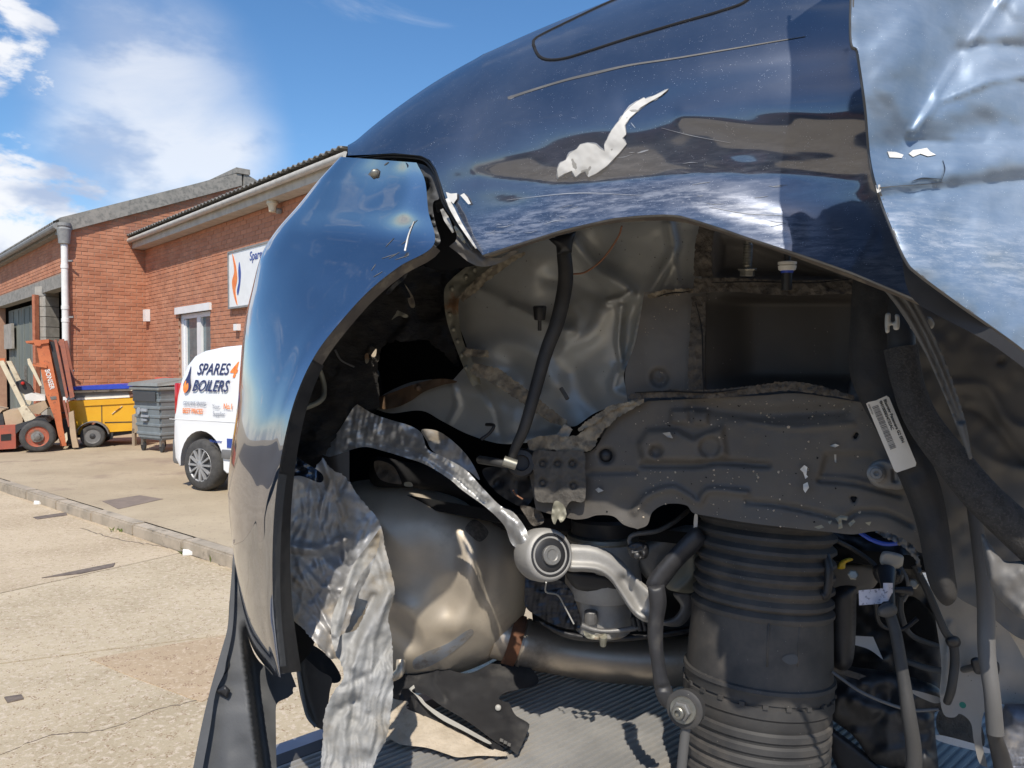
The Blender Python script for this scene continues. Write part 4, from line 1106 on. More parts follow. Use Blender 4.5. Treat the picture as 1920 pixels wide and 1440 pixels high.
# ------------------------------------------------------------------ rear quarter panel
TOPU = np.array([600, 640, 700, 760, 820, 880, 940, 1000, 1060, 1120, 1200, 1300, 1400, 1500, 1600, 1700, 1800], float)
TOPV = np.array([330, 288, 235, 190, 150, 116, 86, 59, 34, 10, -24, -66, -104, -140, -175, -205, -235], float)
BOT = [(652, 291.5), (690, 290), (740, 287), (790, 292), (806, 300), (818, 318), (827, 345), (834, 370), (848, 395), (868, 428), (888, 458), (905, 478), (930, 470), (960, 460), (1005, 446), (1050, 432), (1100, 420), (1150, 409), (1200, 404), (1245, 402), (1275, 404), (1310, 414), (1360, 430), (1400, 444), (1450, 460), (1500, 476), (1550, 493), (1600, 511), (1650, 532), (1700, 553), (1760, 580)]
bot = np.array(BOT, float)
# slope of the flank (degrees from vertical) against height fraction
AY = np.array([0, .08, .15, .22, .30, .40, .48, .56, .66, .76, .86, .94, 1.0])
AA = np.array([20, 20, 11, -6, -11, -9, 3, 15, 29, 44, 58, 70, 80.])
ys = np.linspace(0, 1, 400)
sl_ = np.tan(np.radians(np.interp(ys, AY, AA)))
DP = np.r_[0, np.cumsum((sl_[1:] + sl_[:-1]) / 2 * np.diff(ys))]
UC = np.unique(np.r_[np.linspace(652, 905, 70), np.linspace(905, 1760, 150)])
VB = np.interp(UC, bot[:, 0], bot[:, 1]); VT = np.interp(UC, TOPU, TOPV)
# smooth the top line a little
VT = np.convolve(np.r_[[VT[0]] * 6, VT, [VT[-1]] * 6], np.ones(13) / 13, 'valid')
BASE = np.interp(UC, [600, 905, 960, 1050, 1150, 1245, 1310, 1400, 1500, 1600, 1760], [492, 478, 460, 432, 409, 402, 414, 444, 476, 511, 580])
t = np.linspace(0, 1, 64); t = 1 - (1 - t) ** 1.6
grid, scu = [], []
def dents(U, V):
    r = .0022 * vn(U / 170, V / 70, 3) + .0010 * vn(U / 70, V / 40, 4)
    r = r * sm(V, 150, 260)
    r += ridge([(1050, 420), (1250, 380), (1330, 395), (1480, 430)], 22, -.004)(U, V)
    r += ridge([(900, 330), (1100, 345), (1400, 330), (1600, 330)], 18, .0030)(U, V)
    r += ridge([(1180, 200), (1300, 175), (1500, 140), (1590, 130)], 26, .0030)(U, V)
    r += ridge([(930, 130), (890, 260), (870, 330)], 30, .004)(U, V)
    r += ridge([(1280, 215), (1390, 235), (1480, 250)], 12, -.0018)(U, V)
    r += .00028 * vn(U / 260, V / 13, 8) * sm(V, 290, 340) * (1 - sm(V, 380, 430))
    return r
flap_poly = [(1003, 92), (1000, 78), (1012, 68), (1060, 44), (1140, 6), (1240, -36), (1330, -66), (1420, -70), (1430, -40), (1400, 2), (1350, 22), (1270, 45), (1180, 72), (1100, 98), (1060, 110), (1030, 113), (1012, 107)]
def qdepth(U, V):
    vb = np.interp(U, UC, BASE); vt = np.interp(U, UC, VT)
    y = np.clip((vb - V) / (vb - vt), 0, 1)
    ln = (vb - vt) / FPX * .92
    lean = np.interp(U, [640, 800, 950], [.0, .0, .0])
    return SD(U, V) + ln * np.interp(y, ys, DP) * .92 + lean
for j, tt in enumerate(t):
    V = VB + (VT - VB) * tt
    dd = qdepth(UC, V) + dents(UC, V)
    grid.append(P(UC, V, dd))
    scu.append(np.maximum(.8 * np.exp(-((BASE - V - 35) / 42) ** 2) * sm(UC, 840, 920) * (1 - .55 * sm(UC, 1460, 1540)), .30 * np.exp(-((V - 330) / 55) ** 2) * sm(UC, 930, 1050)))
topd = dd
bk = np.array([.07, .15, .27, .42, .6, .8])
for j, b in enumerate(bk):                       # over the shoulder towards the boot lid
    grid.append(P(UC, VT + np.array([3, 9, 22, 42, 66, 92])[j], topd + b)); scu.append(np.zeros(len(UC)))
R_, C_ = len(grid), len(UC)
C_Q = C_
gv = np.vstack(grid)
gf = [(j * C_ + i, j * C_ + i + 1, (j + 1) * C_ + i + 1, (j + 1) * C_ + i) for j in range(R_ - 1) for i in range(C_ - 1)]
quarter = mk('quarter_panel', gv, gf, m_paint, car)
a = quarter.data.attributes.new('scuff', 'FLOAT', 'POINT'); a.data.foreach_set('value', np.concatenate(scu).tolist())
quarter['label'] = 'scraped dark blue rear quarter panel with torn paint'
QB = bvh(quarter)
def onq(off): return on(QB, off)
# rolled lip of the arch
def edge_tube(name, pts, d_off, rpx, m, parent, n=10, dfn=None):
    c = catmull(pts, (len(pts) - 1) * 5 + 1)
    d = (dfn or qdepth)(c[:, 0], c[:, 1]) + d_off
    v, f = tube_mesh(P(c[:, 0], c[:, 1] + 1, d), rpx * d / FPX, n)
    return mk(name, v, f, m, parent)
edge_tube('arch_lip', [p for p in BOT if p[0] >= 905], .003, 3.6, m_bare, quarter)
sheet('arch_flange', [(905, 479, 1), (1050, 434), (1150, 411), (1245, 405, 1), (1310, 416), (1500, 478), (1760, 581, 1), (1760, 586, 1), (1500, 486), (1310, 424), (1245, 413, 1), (1150, 419), (1050, 441), (912, 486, 1)], lambda U, V: SD(U, V) + .012 + (V - np.interp(U, bot[:, 0], bot[:, 1])) * .002, m_edge, quarter, step=6)
# fuel flap: slightly proud skin with a dark shut line
fo = outline([p for p in flap_poly], 8)
sheet('fuel_flap', [tuple(p) for p in fo], onq(.0016), m_paint, quarter, step=14, thick=.002)
c = np.vstack([fo, fo[:1]])
dq = onq(-.0005)(c[:, 0], c[:, 1]); v, f = tube_mesh(P(c[:, 0], c[:, 1], dq), .0022, 8)
mk('flap_gap', v, f, m_void, quarter)
# torn paint, scratches
def mark(name, pts, m, off=.0008, step=5, smooth=False, thick=.0006, feats=()):
    return sheet(name, pts, onq(off), m, quarter, feats=feats, step=step, thick=thick, sharpout=not smooth)
tear = [(1046, 333), (1045, 318), (1050, 306), (1061, 300), (1068, 288), (1082, 279), (1088, 271), (1102, 268), (1117, 271), (1125, 279), (1134, 284), (1133, 272), (1138, 262), (1147, 244), (1162, 225), (1170, 213), (1182, 200), (1195, 190), (1208, 183), (1210, 186), (1225, 180), (1252, 168), (1238, 180), (1218, 191), (1200, 202), (1193, 210), (1180, 222), (1171, 235), (1174, 252), (1167, 259), (1175, 270), (1160, 288), (1138, 311), (1118, 325), (1103, 332), (1098, 320), (1090, 323), (1079, 332), (1072, 320), (1058, 326)]
tl = even(tear, 5); tt_ = np.roll(tl, -1, 0) - np.roll(tl, 1, 0); tt_ /= np.linalg.norm(tt_, axis=1)[:, None] + 1e-9
tn = np.c_[tt_[:, 1], -tt_[:, 0]]; tn *= 1 if not inside(np.array([(tl + tn * 2)[0, 0]]), np.array([(tl + tn * 2)[0, 1]]), tl)[0] else -1
for w_, m_, o_ in ((3.0, m_scr, .0006), (.9, m_clip, .0011)):
    q_ = tl + tn * (w_ * np.abs(vn(np.arange(len(tl)) * .37, np.zeros(len(tl)), 5))[:, None] + .4)
    sheet('chipped_edge', [tuple(p) for p in q_], onq(o_), m_, quarter, step=7, thick=.0005, sharpout=True)
mark('torn_paint', tear, m_primer, .0016, 4, False, .0010, (nz(14, .0006, 3),))
mark('scratch', strip([(952, 184), (1000, 168), (1060, 150), (1110, 138), (1180, 122), (1260, 110), (1350, 95), (1450, 78), (1510, 68)], [5, 4, 4, 5, 3.5, 3, 2.5, 2, 1]), m_stripm, .0007)
for pts, w_ in (([(953, 184), (968, 179)], [5, 6, 2]), ([(1195, 287), (1216, 281)], [1, 3, 1]), ([(1183, 230), (1191, 240)], [1, 2, 1]), ([(1020, 420), (1040, 414), (1060, 412)], [.6, 1.6, .6]), ([(1330, 388), (1400, 400), (1470, 404)], [.5, 1.6, .5]), ([(950, 375), (1080, 362), (1200, 366)], [.5, 1.4, .5]), ([(1240, 240), (1300, 255), (1370, 268)], [.4, 1.0, .4])):
    mark('scratch', strip(pts, w_), m_scr, .0005, 4)
for c0, r, n in (((1180, 300), 100, 5), ((1380, 360), 90, 6), ((1090, 440 - 40), 60, 4), ((950, 430), 40, 7), ((1500, 420), 70, 3)):
    for i in range(n):
        x, y = c0[0] + random.uniform(-r, r), c0[1] + random.uniform(-.25, .25) * r
        l = random.uniform(8, 34); sl = random.uniform(-.35, .15)
        if y > np.interp(x, bot[:, 0], bot[:, 1]) - 12: continue
        mark('scratch', strip([(x, y), (x + l / 2, y + sl * l / 2 + random.uniform(-2, 2)), (x + l, y + sl * l)], [.3, random.uniform(.5, 1.1), .3]), m_scr, .0005, 4)
for pts in ([(836, 360), (845, 363), (857, 362), (857, 372), (850, 382), (846, 378), (842, 380)], [(863, 366), (870, 362), (877, 370), (883, 382), (878, 383), (872, 376)]):
    mark('paint_chip', pts, m_primer, .0035, 4, False, .001)

# ------------------------------------------------------------------ rear bumper corner
rowsR = [(781, 305), (797, 340), (803, 395), (813, 459), (748, 500), (692, 545), (641, 600), (592, 664), (556, 740), (532, 830), (517, 930), (511, 1030), (512, 1130), (518, 1200), (526, 1270)]
rowsL = [(638, 294), (600, 335), (560, 384), (518, 432), (490, 478), (473, 540), (458, 608), (450, 690), (445, 762), (433, 845), (427, 925), (435, 1012), (451, 1122), (470, 1207), (508, 1264)]
NR = 150
RR, LL = catmull(rowsR, NR), catmull(rowsL, NR)
rowi = np.linspace(0, len(rowsR) - 1, NR)
edged = np.interp(rowi, np.arange(15), [.940, .938, .932, .922, .908, .896, .885, .878, .874, .874, .880, .892, .908, .925, .945])
edged = np.convolve(np.pad(edged, 10, mode='reflect', reflect_type='odd'), np.ones(21) / 21, 'valid')
extra = 0 * rowi
th = np.r_[np.linspace(0, 88, 56), np.linspace(92, 150, 14)]
bg_ = []
for a_ in th:
    s = math.sin(rad(a_)); c = 1 - math.cos(rad(a_))
    U = RR[:, 0] + (LL[:, 0] - RR[:, 0]) * s
    V = RR[:, 1] + (LL[:, 1] - RR[:, 1]) * s
    d = edged + np.abs(U - RR[:, 0]) * .00030 + .19 * c * np.interp(rowi, [0, 1, 2, 3, 8, 14], [.35, .5, .7, .85, .8, .6])
    t_ = min(a_ / 90, 1)
    d = d - .006 * (1 - sm(np.array(t_), .10, .26))                         # flared arch edge
    m_ = sm(np.array(a_), 0, 12) * (1 - sm(np.array(a_), 80, 92))
    d = d + m_ * (.0034 * vn((U * .8 + V * .5) / 60 + 3, (V * .8 - U * .5) / 110, 12) + .0009 * vn((U * .8 + V * .5) / 24, (V * .8 - U * .5) / 55, 13))
    d = d + m_ * ridge([(560, 420), (590, 540), (680, 560), (770, 430)], 30, .0035)(U, V)
    bg_.append(P(U, V, d))
bg_ = bg_[:57]                                    # up to the silhouette, then the rear fascia runs straight back
tail0 = bg_[-1]
for t_ in (.02, .06, .14, .3, .6, 1.0, 1.3):
    bg_.append(tail0 + np.array([-.12, 1.0, 0]) * t_ + np.array([.012 * min(t_ / .06, 1), 0, 0]))
th = np.arange(len(bg_))
C_ = NR
bgv = np.vstack(bg_)
bgf = [(j * C_ + i, (j + 1) * C_ + i, (j + 1) * C_ + i + 1, j * C_ + i + 1) for j in range(len(th) - 1) for i in range(C_ - 1)]
bumper = mk('rear_bumper', bgv, bgf, m_bpaint, car)
inner_ = np.vstack([b + np.array([.03, .02, 0]) for b in bg_[50:]])
mk('bumper_dark_layer', inner_, [(j * C_ + i, j * C_ + i + 1, (j + 1) * C_ + i + 1, (j + 1) * C_ + i) for j in range(len(bg_) - 51) for i in range(C_ - 1)], m_void, bumper)  # added black layer, keeps the shaded inside of the bumper dark
A0, B0 = bg_[-7][0], bg_[-1][0]
lid = [A0, B0, B0 + np.array([1.3, .5, .12])] + [grid[-1][i] for i in range(C_Q - 1, -1, -12)] + [grid[j][0] for j in (R_ - 2, R_ - 3, R_ - 4, R_ - 5)]
mk('boot_lid', lid, [(0, 1, len(lid) - 1)] + [(1, i, i + 1) for i in range(2, len(lid) - 1)], m_paint, car, False)
bumper['label'] = 'glossy dark blue rear bumper corner hanging loose at the arch'
aa = np.zeros((len(bg_), C_))
a = bumper.data.attributes.new('scuff', 'FLOAT', 'POINT'); a.data.foreach_set('value', aa.ravel().tolist())
BB = bvh(bumper)
# return edge round the arch, in two materials as in the photo
def ret(name, i0, i1, w0, w1, m, doff, feats=()):
    e = RR[i0:i1:2]; tg = np.gradient(e, axis=0); tg /= np.linalg.norm(tg, axis=1)[:, None]
    n = np.c_[tg[:, 1], -tg[:, 0]]; n *= np.sign((n @ np.array([1.0, .4])))[:, None]
    ww = np.linspace(w0, w1, len(e))[:, None]
    pts = [tuple(p) for p in np.vstack([e - n * 2, (e + n * ww)[::-1]])]
    return sheet(name, pts, lambda U, V: np.interp(V, RR[k3:, 1], edged[k3:]) - .004 + doff + np.clip(pdist(U, V, e, False), 0, 60) * .0012, m, bumper, feats=feats, step=5, sharpout=True, thick=.003)
k3 = int(NR * 3 / 14); k7 = int(NR * 7.1 / 14)
ret('arch_return', k3, k7 + 2, 17, 21, m_edge, .002)
ret('arch_moulding', k7, NR - 1, 24, 40, m_black, .004, (nz(22, .0018, 4),))
ret('arch_moulding', int(NR * 9.6 / 14), NR - 2, 16, 13, m_blackg, .0, (nz(22, .001, 4),))
# parking sensor mark, split line, scratches on the bumper
q = P1(702, 325, float(on(BB, .004)(np.array([702.]), np.array([325.]))[0]))
v, f = lathe_mesh(q, CAM - q, [(-.004, .0055), (.001, .0055), (.003, .004), (.0032, .001)], 14); mk('sensor', v, f, m_zinc, bumper)
def bmark(name, pts, m, off=.001, step=4): return sheet(name, pts, on(BB, off), m, bumper, step=step, thick=.0006, sharpout=True)
bmark('paint_chip', [(690, 327), (696, 320), (706, 316), (712, 321), (708, 332), (700, 336), (694, 330)], m_stripm)
bmark('scratch', strip([(776, 415), (766, 440), (759, 470)], [1.5, 2.4, 3]), m_primer, .0012)
bmark('scratch', strip([(720, 310), (728, 304)], [1, 3, 1]), m_stripm, .001)
for i in range(8):
    x = random.uniform(690, 770); y = 545 - (x - 690) * .75 - random.uniform(12, 60)
    bmark('scratch', strip([(x, y), (x + random.uniform(8, 26), y - random.uniform(6, 18))], [.4, 1.2, .4]), m_stripm, .0008)
# inner edge bracket and the gap between bumper and flank
sheet('bumper_bracket', [(777, 305, 1), (800, 312), (816, 335), (824, 370), (813, 378), (812, 396), (818, 424), (826, 452), (815, 466, 1), (806, 468, 1), (797, 430), (788, 380), (780, 335)], D(.895), m_blackg, car,
      (plateau([(786, 330), (806, 335), (813, 360), (806, 375), (790, 370)], 5, .008), dimple(796, 352, 9, .016), crease([(787, 395), (812, 408)], 4, -.005), crease([(790, 408), (815, 420)], 4, -.005), dimple(805, 410, 6, .016), crease([(796, 425), (818, 440)], 4, -.005), crease([(800, 440), (822, 455)], 4, -.005), nz(14, .0015, 9)), step=4, thick=.004)
gap = [(664, 296), (700, 291), (740, 288), (785, 291), (803, 298), (817, 317), (826, 344), (833, 371), (848, 398), (868, 430), (888, 462)]
g_ = catmull(gap, 60)
v, f = tube_mesh(P(g_[:, 0], g_[:, 1] + 1, qdepth(g_[:, 0], g_[:, 1]) + .006), np.interp(np.linspace(0, 1, 60), [0, .2, .6, 1], [1.2, 3.4, 4.2, 3.6]) * .9 / FPX, 10)
mk('rubber_seal', v, f, m_black, car)
g_ = catmull([(p[0] - 3, p[1] + 6) for p in gap], 60)
v, f = tube_mesh(P(g_[:, 0], g_[:, 1], qdepth(g_[:, 0], g_[:, 1]) + .014), np.interp(np.linspace(0, 1, 60), [0, .2, .6, 1], [1, 2.2, 3, 3]) * .9 / FPX, 8)
mk('rubber_seal', v, f, m_blackg, car)
sheet('seal_lip', [(800, 304), (816, 322), (824, 350), (830, 385), (836, 398), (828, 396), (819, 398), (815, 372), (812, 350), (806, 330)], D(.93), m_blackg, car, (nz(12, .002, 6),), step=4)
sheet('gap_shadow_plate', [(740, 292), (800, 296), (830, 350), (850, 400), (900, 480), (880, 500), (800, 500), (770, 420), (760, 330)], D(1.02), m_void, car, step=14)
sheet('torn_edge', strip([(838, 372), (848, 392), (862, 418), (880, 446), (893, 466)], [6, 9, 7, 5, 3]), D(.868), m_primer, car, (nz(9, .002, 7),), step=4, sharpout=True)
sheet('torn_edge', strip([(828, 392), (838, 412), (850, 436)], [6, 11, 4]), D(.885), m_clip, car, (nz(9, .003, 8),), step=4, sharpout=True)
sheet('torn_edge', strip([(852, 424), (862, 440), (872, 456)], [4, 9, 3]), D(.88), m_flange, car, (nz(9, .003, 10),), step=4, sharpout=True)
sheet('corner_return', [(848, 400, 1), (862, 420), (884, 456), (906, 479, 1), (935, 484), (960, 470, 1), (975, 470, 1), (940, 492), (905, 500), (880, 492), (858, 474), (842, 462, 1), (856, 448), (852, 424)], D(.905), m_house, car, (ridge([(850, 455), (880, 470), (905, 490)], 6, -.006), nz(12, .0015, 11)), step=5)

# ------------------------------------------------------------------ crushed rear door
door_pts = [(1640, -700, 1), (1597, 0), (1610, 100), (1624, 200), (1633, 300), (1651, 370), (1678, 440), (1700, 488), (1722, 512), (1800, 570), (1860, 612), (1925, 660), (2060, 770), (2220, 930), (2420, 1180, 1), (2600, 1150, 1), (2640, -700, 1)]
def ddepth(U, V):
    e = np.interp(V, [-700, 0, 300, 370, 500, 1200], [1640, 1597, 1633, 1651, 1712, 1760])
    x = np.clip(U - e, 0, 2000)
    d = .590 + x * .00026 + .0000 * V
    d = d + .030 * (1 - np.exp(-x / 60)) * 0
    d = d + sm(V, 330, 560) * -.020 - sm(V, -50, 120) * -.006
    return d
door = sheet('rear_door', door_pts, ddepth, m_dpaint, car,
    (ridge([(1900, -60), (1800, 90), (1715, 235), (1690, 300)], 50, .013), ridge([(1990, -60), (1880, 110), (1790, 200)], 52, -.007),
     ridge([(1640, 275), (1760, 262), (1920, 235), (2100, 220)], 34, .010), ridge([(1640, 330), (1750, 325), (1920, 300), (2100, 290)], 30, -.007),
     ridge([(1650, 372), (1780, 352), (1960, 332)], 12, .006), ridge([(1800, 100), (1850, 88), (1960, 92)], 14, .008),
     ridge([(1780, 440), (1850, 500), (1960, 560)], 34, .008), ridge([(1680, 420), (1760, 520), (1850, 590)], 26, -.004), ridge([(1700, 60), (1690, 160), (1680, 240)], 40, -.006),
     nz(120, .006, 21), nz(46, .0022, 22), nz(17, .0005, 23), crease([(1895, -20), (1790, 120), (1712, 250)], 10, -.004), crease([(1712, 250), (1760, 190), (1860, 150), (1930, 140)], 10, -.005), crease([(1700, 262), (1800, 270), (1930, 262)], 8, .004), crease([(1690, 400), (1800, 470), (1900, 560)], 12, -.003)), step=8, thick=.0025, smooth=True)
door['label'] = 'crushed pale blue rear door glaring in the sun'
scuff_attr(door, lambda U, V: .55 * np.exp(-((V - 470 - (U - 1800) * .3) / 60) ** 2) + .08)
DB = bvh(door)
c = catmull([p[:2] for p in door_pts[:14]], 120); d = on(DB, -.002)(c[:, 0] + 4, c[:, 1] - 1)
v, f = tube_mesh(P(c[:, 0], c[:, 1] + 1, d), .0019, 8); mk('hem_edge', v, f, m_stripm, door)
def dmark(name, pts, m, off=.0015, step=5): return sheet(name, pts, on(DB, off), m, door, step=step, thick=.0008, sharpout=True)
dmark('torn_paint', [(1664, 284), (1680, 285), (1694, 290), (1691, 296), (1668, 295)], m_primer)
dmark('torn_paint', [(1704, 288), (1712, 281), (1724, 280), (1738, 277), (1744, 284), (1755, 290), (1740, 293), (1726, 288), (1712, 294)], m_primer)
dmark('scratch', strip([(1645, 353), (1680, 349), (1730, 346), (1768, 342)], [3, 1.2, 1, .5]), m_stripm)
dmark('scratch', strip([(1768, 300), (1772, 318), (1764, 342)], [.5, 1.2, .5]), m_black)
dmark('scratch', strip([(1710, 340), (1730, 334), (1766, 336)], [.6, 2.4, .6]), m_black)
dmark('torn_paint', [(1641, 347), (1650, 346), (1652, 358), (1645, 362)], m_primer)
for i in range(0):
    x = random.uniform(1720, 1910); y = random.uniform(360, 540) + (x - 1720) * .25
    l = random.uniform(10, 40); sl = random.uniform(.0, .5)
    if y + 30 > np.interp(x, [1700, 1800, 1925], [488, 570, 660]): continue
    dmark('scratch', strip([(x, y), (x + l / 2, y + sl * l / 2 + 2), (x + l, y + sl * l)], [.6, random.uniform(1.0, 2.4), .6]), random.choice([m_clip, m_stripm, m_flange]))
sheet('door_inner_skin', [(1690, 470, 1), (1716, 512), (1800, 574), (1925, 666), (2060, 780), (2420, 1200, 1), (2430, 1230, 1), (2050, 790), (1920, 690), (1850, 640), (1760, 592), (1716, 565), (1698, 530)], D(.80), m_black, door, step=12)

# ------------------------------------------------------------------ dark inside of the body (closes the shell)
sheet('inner_body', [(655, 560, 1), (660, 440, 1), (700, 330, 1), (900, 300, 1), (1300, 330, 1), (2120, 330, 1), (2120, 1080, 1), (1760, 1030, 1), (1560, 1010, 1), (1290, 1010, 1), (1000, 1030, 1), (960, 1000, 1), (655, 990, 1), (655, 840, 1)], D(1.62), m_void, car, step=40, thick=.02)
v = [P1(u, vv, d) for d in (1.0, 2.4) for u, vv in ((640, 320), (1000, 130), (1750, -140))]
TR = [grid[-1][0], grid[-1][-1]]
# shell behind the flank down to the floor: keeps daylight out
sheet('rear_bulkhead', [(700, 318, 1), (665, 480, 1), (665, 1010, 1), (1000, 1010, 1), (1750, 1060, 1), (1750, 0, 1), (1150, 120, 1), (800, 260, 1)], lambda U, V: np.interp(U, [500, 1000, 2300], [2.0, 2.0, 1.75]), m_void, car, step=60, thick=.02)
fl_ = [P1(600, 920, 1.45), P1(1000, 990, 1.32), P1(2100, 1110, 1.0), P1(1750, 1075, 1.75), P1(1000, 1010, 2.1), P1(660, 1010, 2.1)]
mk('boot_floor', [*fl_, *[q + np.array([0, 0, .02]) for q in fl_]], [(0, 1, 4, 5), (1, 2, 3, 4), (6, 11, 10, 7), (7, 10, 9, 8), (0, 6, 7, 1), (1, 7, 8, 2), (5, 11, 6, 0)], m_void, car, False)

sheet('bumper_sun_block', [(650, 316, 1), (620, 400), (590, 500), (566, 600), (560, 680, 1), (575, 690, 1), (585, 640), (640, 575), (700, 520), (760, 480), (800, 450), (825, 400), (800, 310, 1)], 1.22, m_void, car, step=20, thick=.03)  # added hidden sheet, stops sun leaking in behind the bumper
# ------------------------------------------------------------------ wheel housing: primed and crumpled sheet
torn = (nz(60, .016, 31), nz(22, .006, 32), nz(9, .0025, 33))
sheet('wheel_arch_liner', [(560, 720), (585, 672), (640, 610), (700, 552), (760, 508), (800, 500), (845, 498), (870, 520), (858, 560), (848, 600), (852, 650), (862, 690), (840, 672), (800, 640), (760, 640), (735, 640), (712, 660), (708, 700), (712, 760), (690, 770), (660, 790), (640, 800), (610, 850), (575, 860), (545, 850), (535, 830), (548, 770)], lambda U, V: 1.22 + .13 * sm(U, 560, 800), m_liner, car,
      torn + (ridge([(735, 520), (760, 560), (770, 600), (740, 640)], 10, -.02), ridge([(690, 560), (730, 545), (770, 540)], 6, -.012), dimple(800, 570, 40, .02)), step=6, ragged=1.5, thick=.004)
sheet('torn_scrap', [(758, 532), (768, 545), (776, 560), (778, 575), (770, 576), (764, 560), (770, 556)], 1.24, m_seal, car, (nz(8, .004, 3),), step=3)
sheet('torn_scrap', [(745, 582), (755, 586), (766, 592), (760, 596), (748, 592), (734, 600), (742, 588)], 1.24, m_flange, car, (nz(8, .004, 4),), step=3)
sheet('torn_scrap', [(724, 548), (738, 532), (752, 522), (764, 512), (758, 524), (742, 538), (730, 552)], 1.23, m_blackg, car, (nz(8, .004, 5),), step=3)
sheet('torn_scrap', [(668, 652), (682, 644), (700, 650), (712, 668), (706, 682), (690, 690), (676, 676)], 1.30, m_seald, car, (nz(7, .012, 6),), step=3)
sheet('torn_scrap', [(684, 666), (690, 662), (692, 676), (686, 682)], 1.28, m_flange, car, step=3)
sheet('torn_scrap', [(700, 660), (706, 654), (704, 668), (696, 668)], 1.28, m_dusty, car, step=3)
hose('hose', [(584, 678, 1.2), (600, 696, 1.22), (608, 730, 1.22), (600, 752, 1.2), (560, 770, 1.18)], 5, m_flange, car)
hose('cable', [(628, 656, 1.25), (640, 676, 1.26), (664, 688, 1.27)], 2, m_stripm, car)
sheet('bracket', [(625, 702), (640, 700), (662, 708), (658, 714), (644, 712), (632, 722), (636, 742), (632, 740)], 1.30, m_alud, car, step=4)
sheet('fold', [(690, 690), (712, 700), (712, 765), (660, 790), (640, 800), (660, 740)], D(1.36), m_black, car, (ridge([(700, 700), (670, 780)], 8, -.012), nz(30, .008, 8)), step=6)
# crumpled primed panel
pd = D(1.245)
crum = (ridge([(1080, 455), (1120, 500), (1165, 530), (1180, 548), (1170, 570)], 15, -.018), crease([(1140, 565), (1165, 558), (1182, 548)], 8, -.017), crease([(1060, 440), (1120, 510), (1170, 540)], 16, -.012), crease([(960, 575), (1040, 612), (1075, 622)], 12, -.009),
        crease([(1165, 575), (1160, 640), (1168, 695)], 9, -.018), crease([(1205, 570), (1190, 640), (1170, 695)], 7, -.020), ridge([(1185, 575), (1178, 640), (1172, 680)], 14, .014),
        ridge([(900, 545), (960, 575), (1020, 605), (1060, 622)], 14, -.012), ridge([(1060, 625), (1085, 600), (1075, 575)], 16, -.010), ridge([(1140, 560), (1110, 620), (1060, 650)], 18, -.012),
        ridge([(905, 655), (950, 645), (1000, 665), (1040, 720)], 20, -.010), ridge([(960, 690), (985, 720), (960, 760)], 24, .010), ridge([(1075, 700), (1090, 740), (1120, 770)], 22, .010), ridge([(1030, 520), (1080, 530), (1140, 560)], 16, .010),
        dimple(1120, 480, 60, .014, .9), dimple(1050, 560, 60, .008, .9), ridge([(1160, 690), (1150, 730), (1180, 745)], 8, -.006), ridge([(1255, 420), (1262, 470), (1235, 520), (1210, 560)], 10, -.012), ridge([(1262, 470), (1270, 530)], 5, -.004),
        nz(110, .005, 41), nz(30, .0008, 42))
inner = sheet('inner_panel', [(838, 545, 1), (872, 508), (905, 488, 1), (960, 462), (1060, 425), (1180, 398), (1300, 395, 1), (1318, 420, 1), (1316, 540, 1), (1214, 552, 1), (1195, 640), (1170, 700), (1180, 745), (1186, 752, 1), (1120, 772), (1075, 800), (1050, 780), (985, 742), (910, 700), (885, 682, 1), (872, 640), (852, 590)], pd, m_panel, car, crum, step=5, thick=.002)
# flange with spot welds along its left edge
fl1 = sheet('welded_flange', [(905, 482, 1), (932, 488, 1), (905, 516), (880, 540), (862, 560), (860, 590), (866, 630), (878, 664), (894, 688), (902, 720, 1), (886, 724, 1), (874, 700), (858, 660), (840, 610), (833, 570), (834, 540), (848, 522), (872, 502)], D(1.205), m_flange, car, (nz(16, .003, 5), ridge([(925, 490), (870, 545), (856, 575), (868, 640)], 5, -.004)), step=4, thick=.003)
for u, v_ in ((890, 506), (874, 520), (848, 542), (843, 590), (850, 618), (858, 640), (866, 666), (874, 690)):
    q = P1(u, v_, float(D(1.202)(np.array([u]), np.array([v_]))[0])); vv, ff = lathe_mesh(q, CAM - q, [(-.003, .0045), (.001, .0042), (.0025, .002), (.0027, .0005)], 12); mk('spot_weld', vv, ff, m_flange, fl1)
sheet('sealer_bead', strip([(985, 474), (950, 492), (915, 516), (888, 540), (864, 562)], [4, 14, 16, 18, 12]), D(1.195), m_seal, car, (nz(7, .004, 15),), step=4, ragged=.8, thick=.004)
sheet('sealer_bead', strip([(870, 658), (885, 662), (915, 664)], [14, 16, 12]), D(1.20), m_seal, car, (nz(7, .004, 16),), step=3, ragged=1, thick=.004)
# lower brace with its sealed seams
sheet('brace_panel', [(878, 680, 1), (912, 692), (960, 730), (1010, 765), (1070, 795), (1050, 815), (1000, 828), (940, 832), (880, 815), (830, 790), (790, 770), (735, 775), (706, 768, 1), (712, 745), (760, 720), (800, 712), (850, 712, 1)], D(1.26), m_panel, car, (ridge([(740, 742), (820, 730), (890, 740), (960, 790)], 24, -.010), crease([(850, 722), (860, 760), (845, 790)], 7, -.008), crease([(900, 720), (930, 770), (940, 830)], 8, .006), ridge([(880, 830), (960, 828), (1050, 815)], 8, -.012), nz(40, .003, 44)), step=6)
sheet('rusty_flange', [(706, 748), (740, 734), (790, 716), (830, 710), (858, 716), (830, 722), (795, 735), (770, 752), (742, 764), (712, 766)], D(1.235), m_rustm, car, (nz(14, .003, 45),), step=4, thick=.003)
q = P1(784, 728, 1.305); vv, ff = lathe_mesh(q, CAM - q, [(-.01, .006), (.002, .006), (.004, .003), (.0042, .001)], 12); mk('bolt', vv, ff, m_rustm, car)
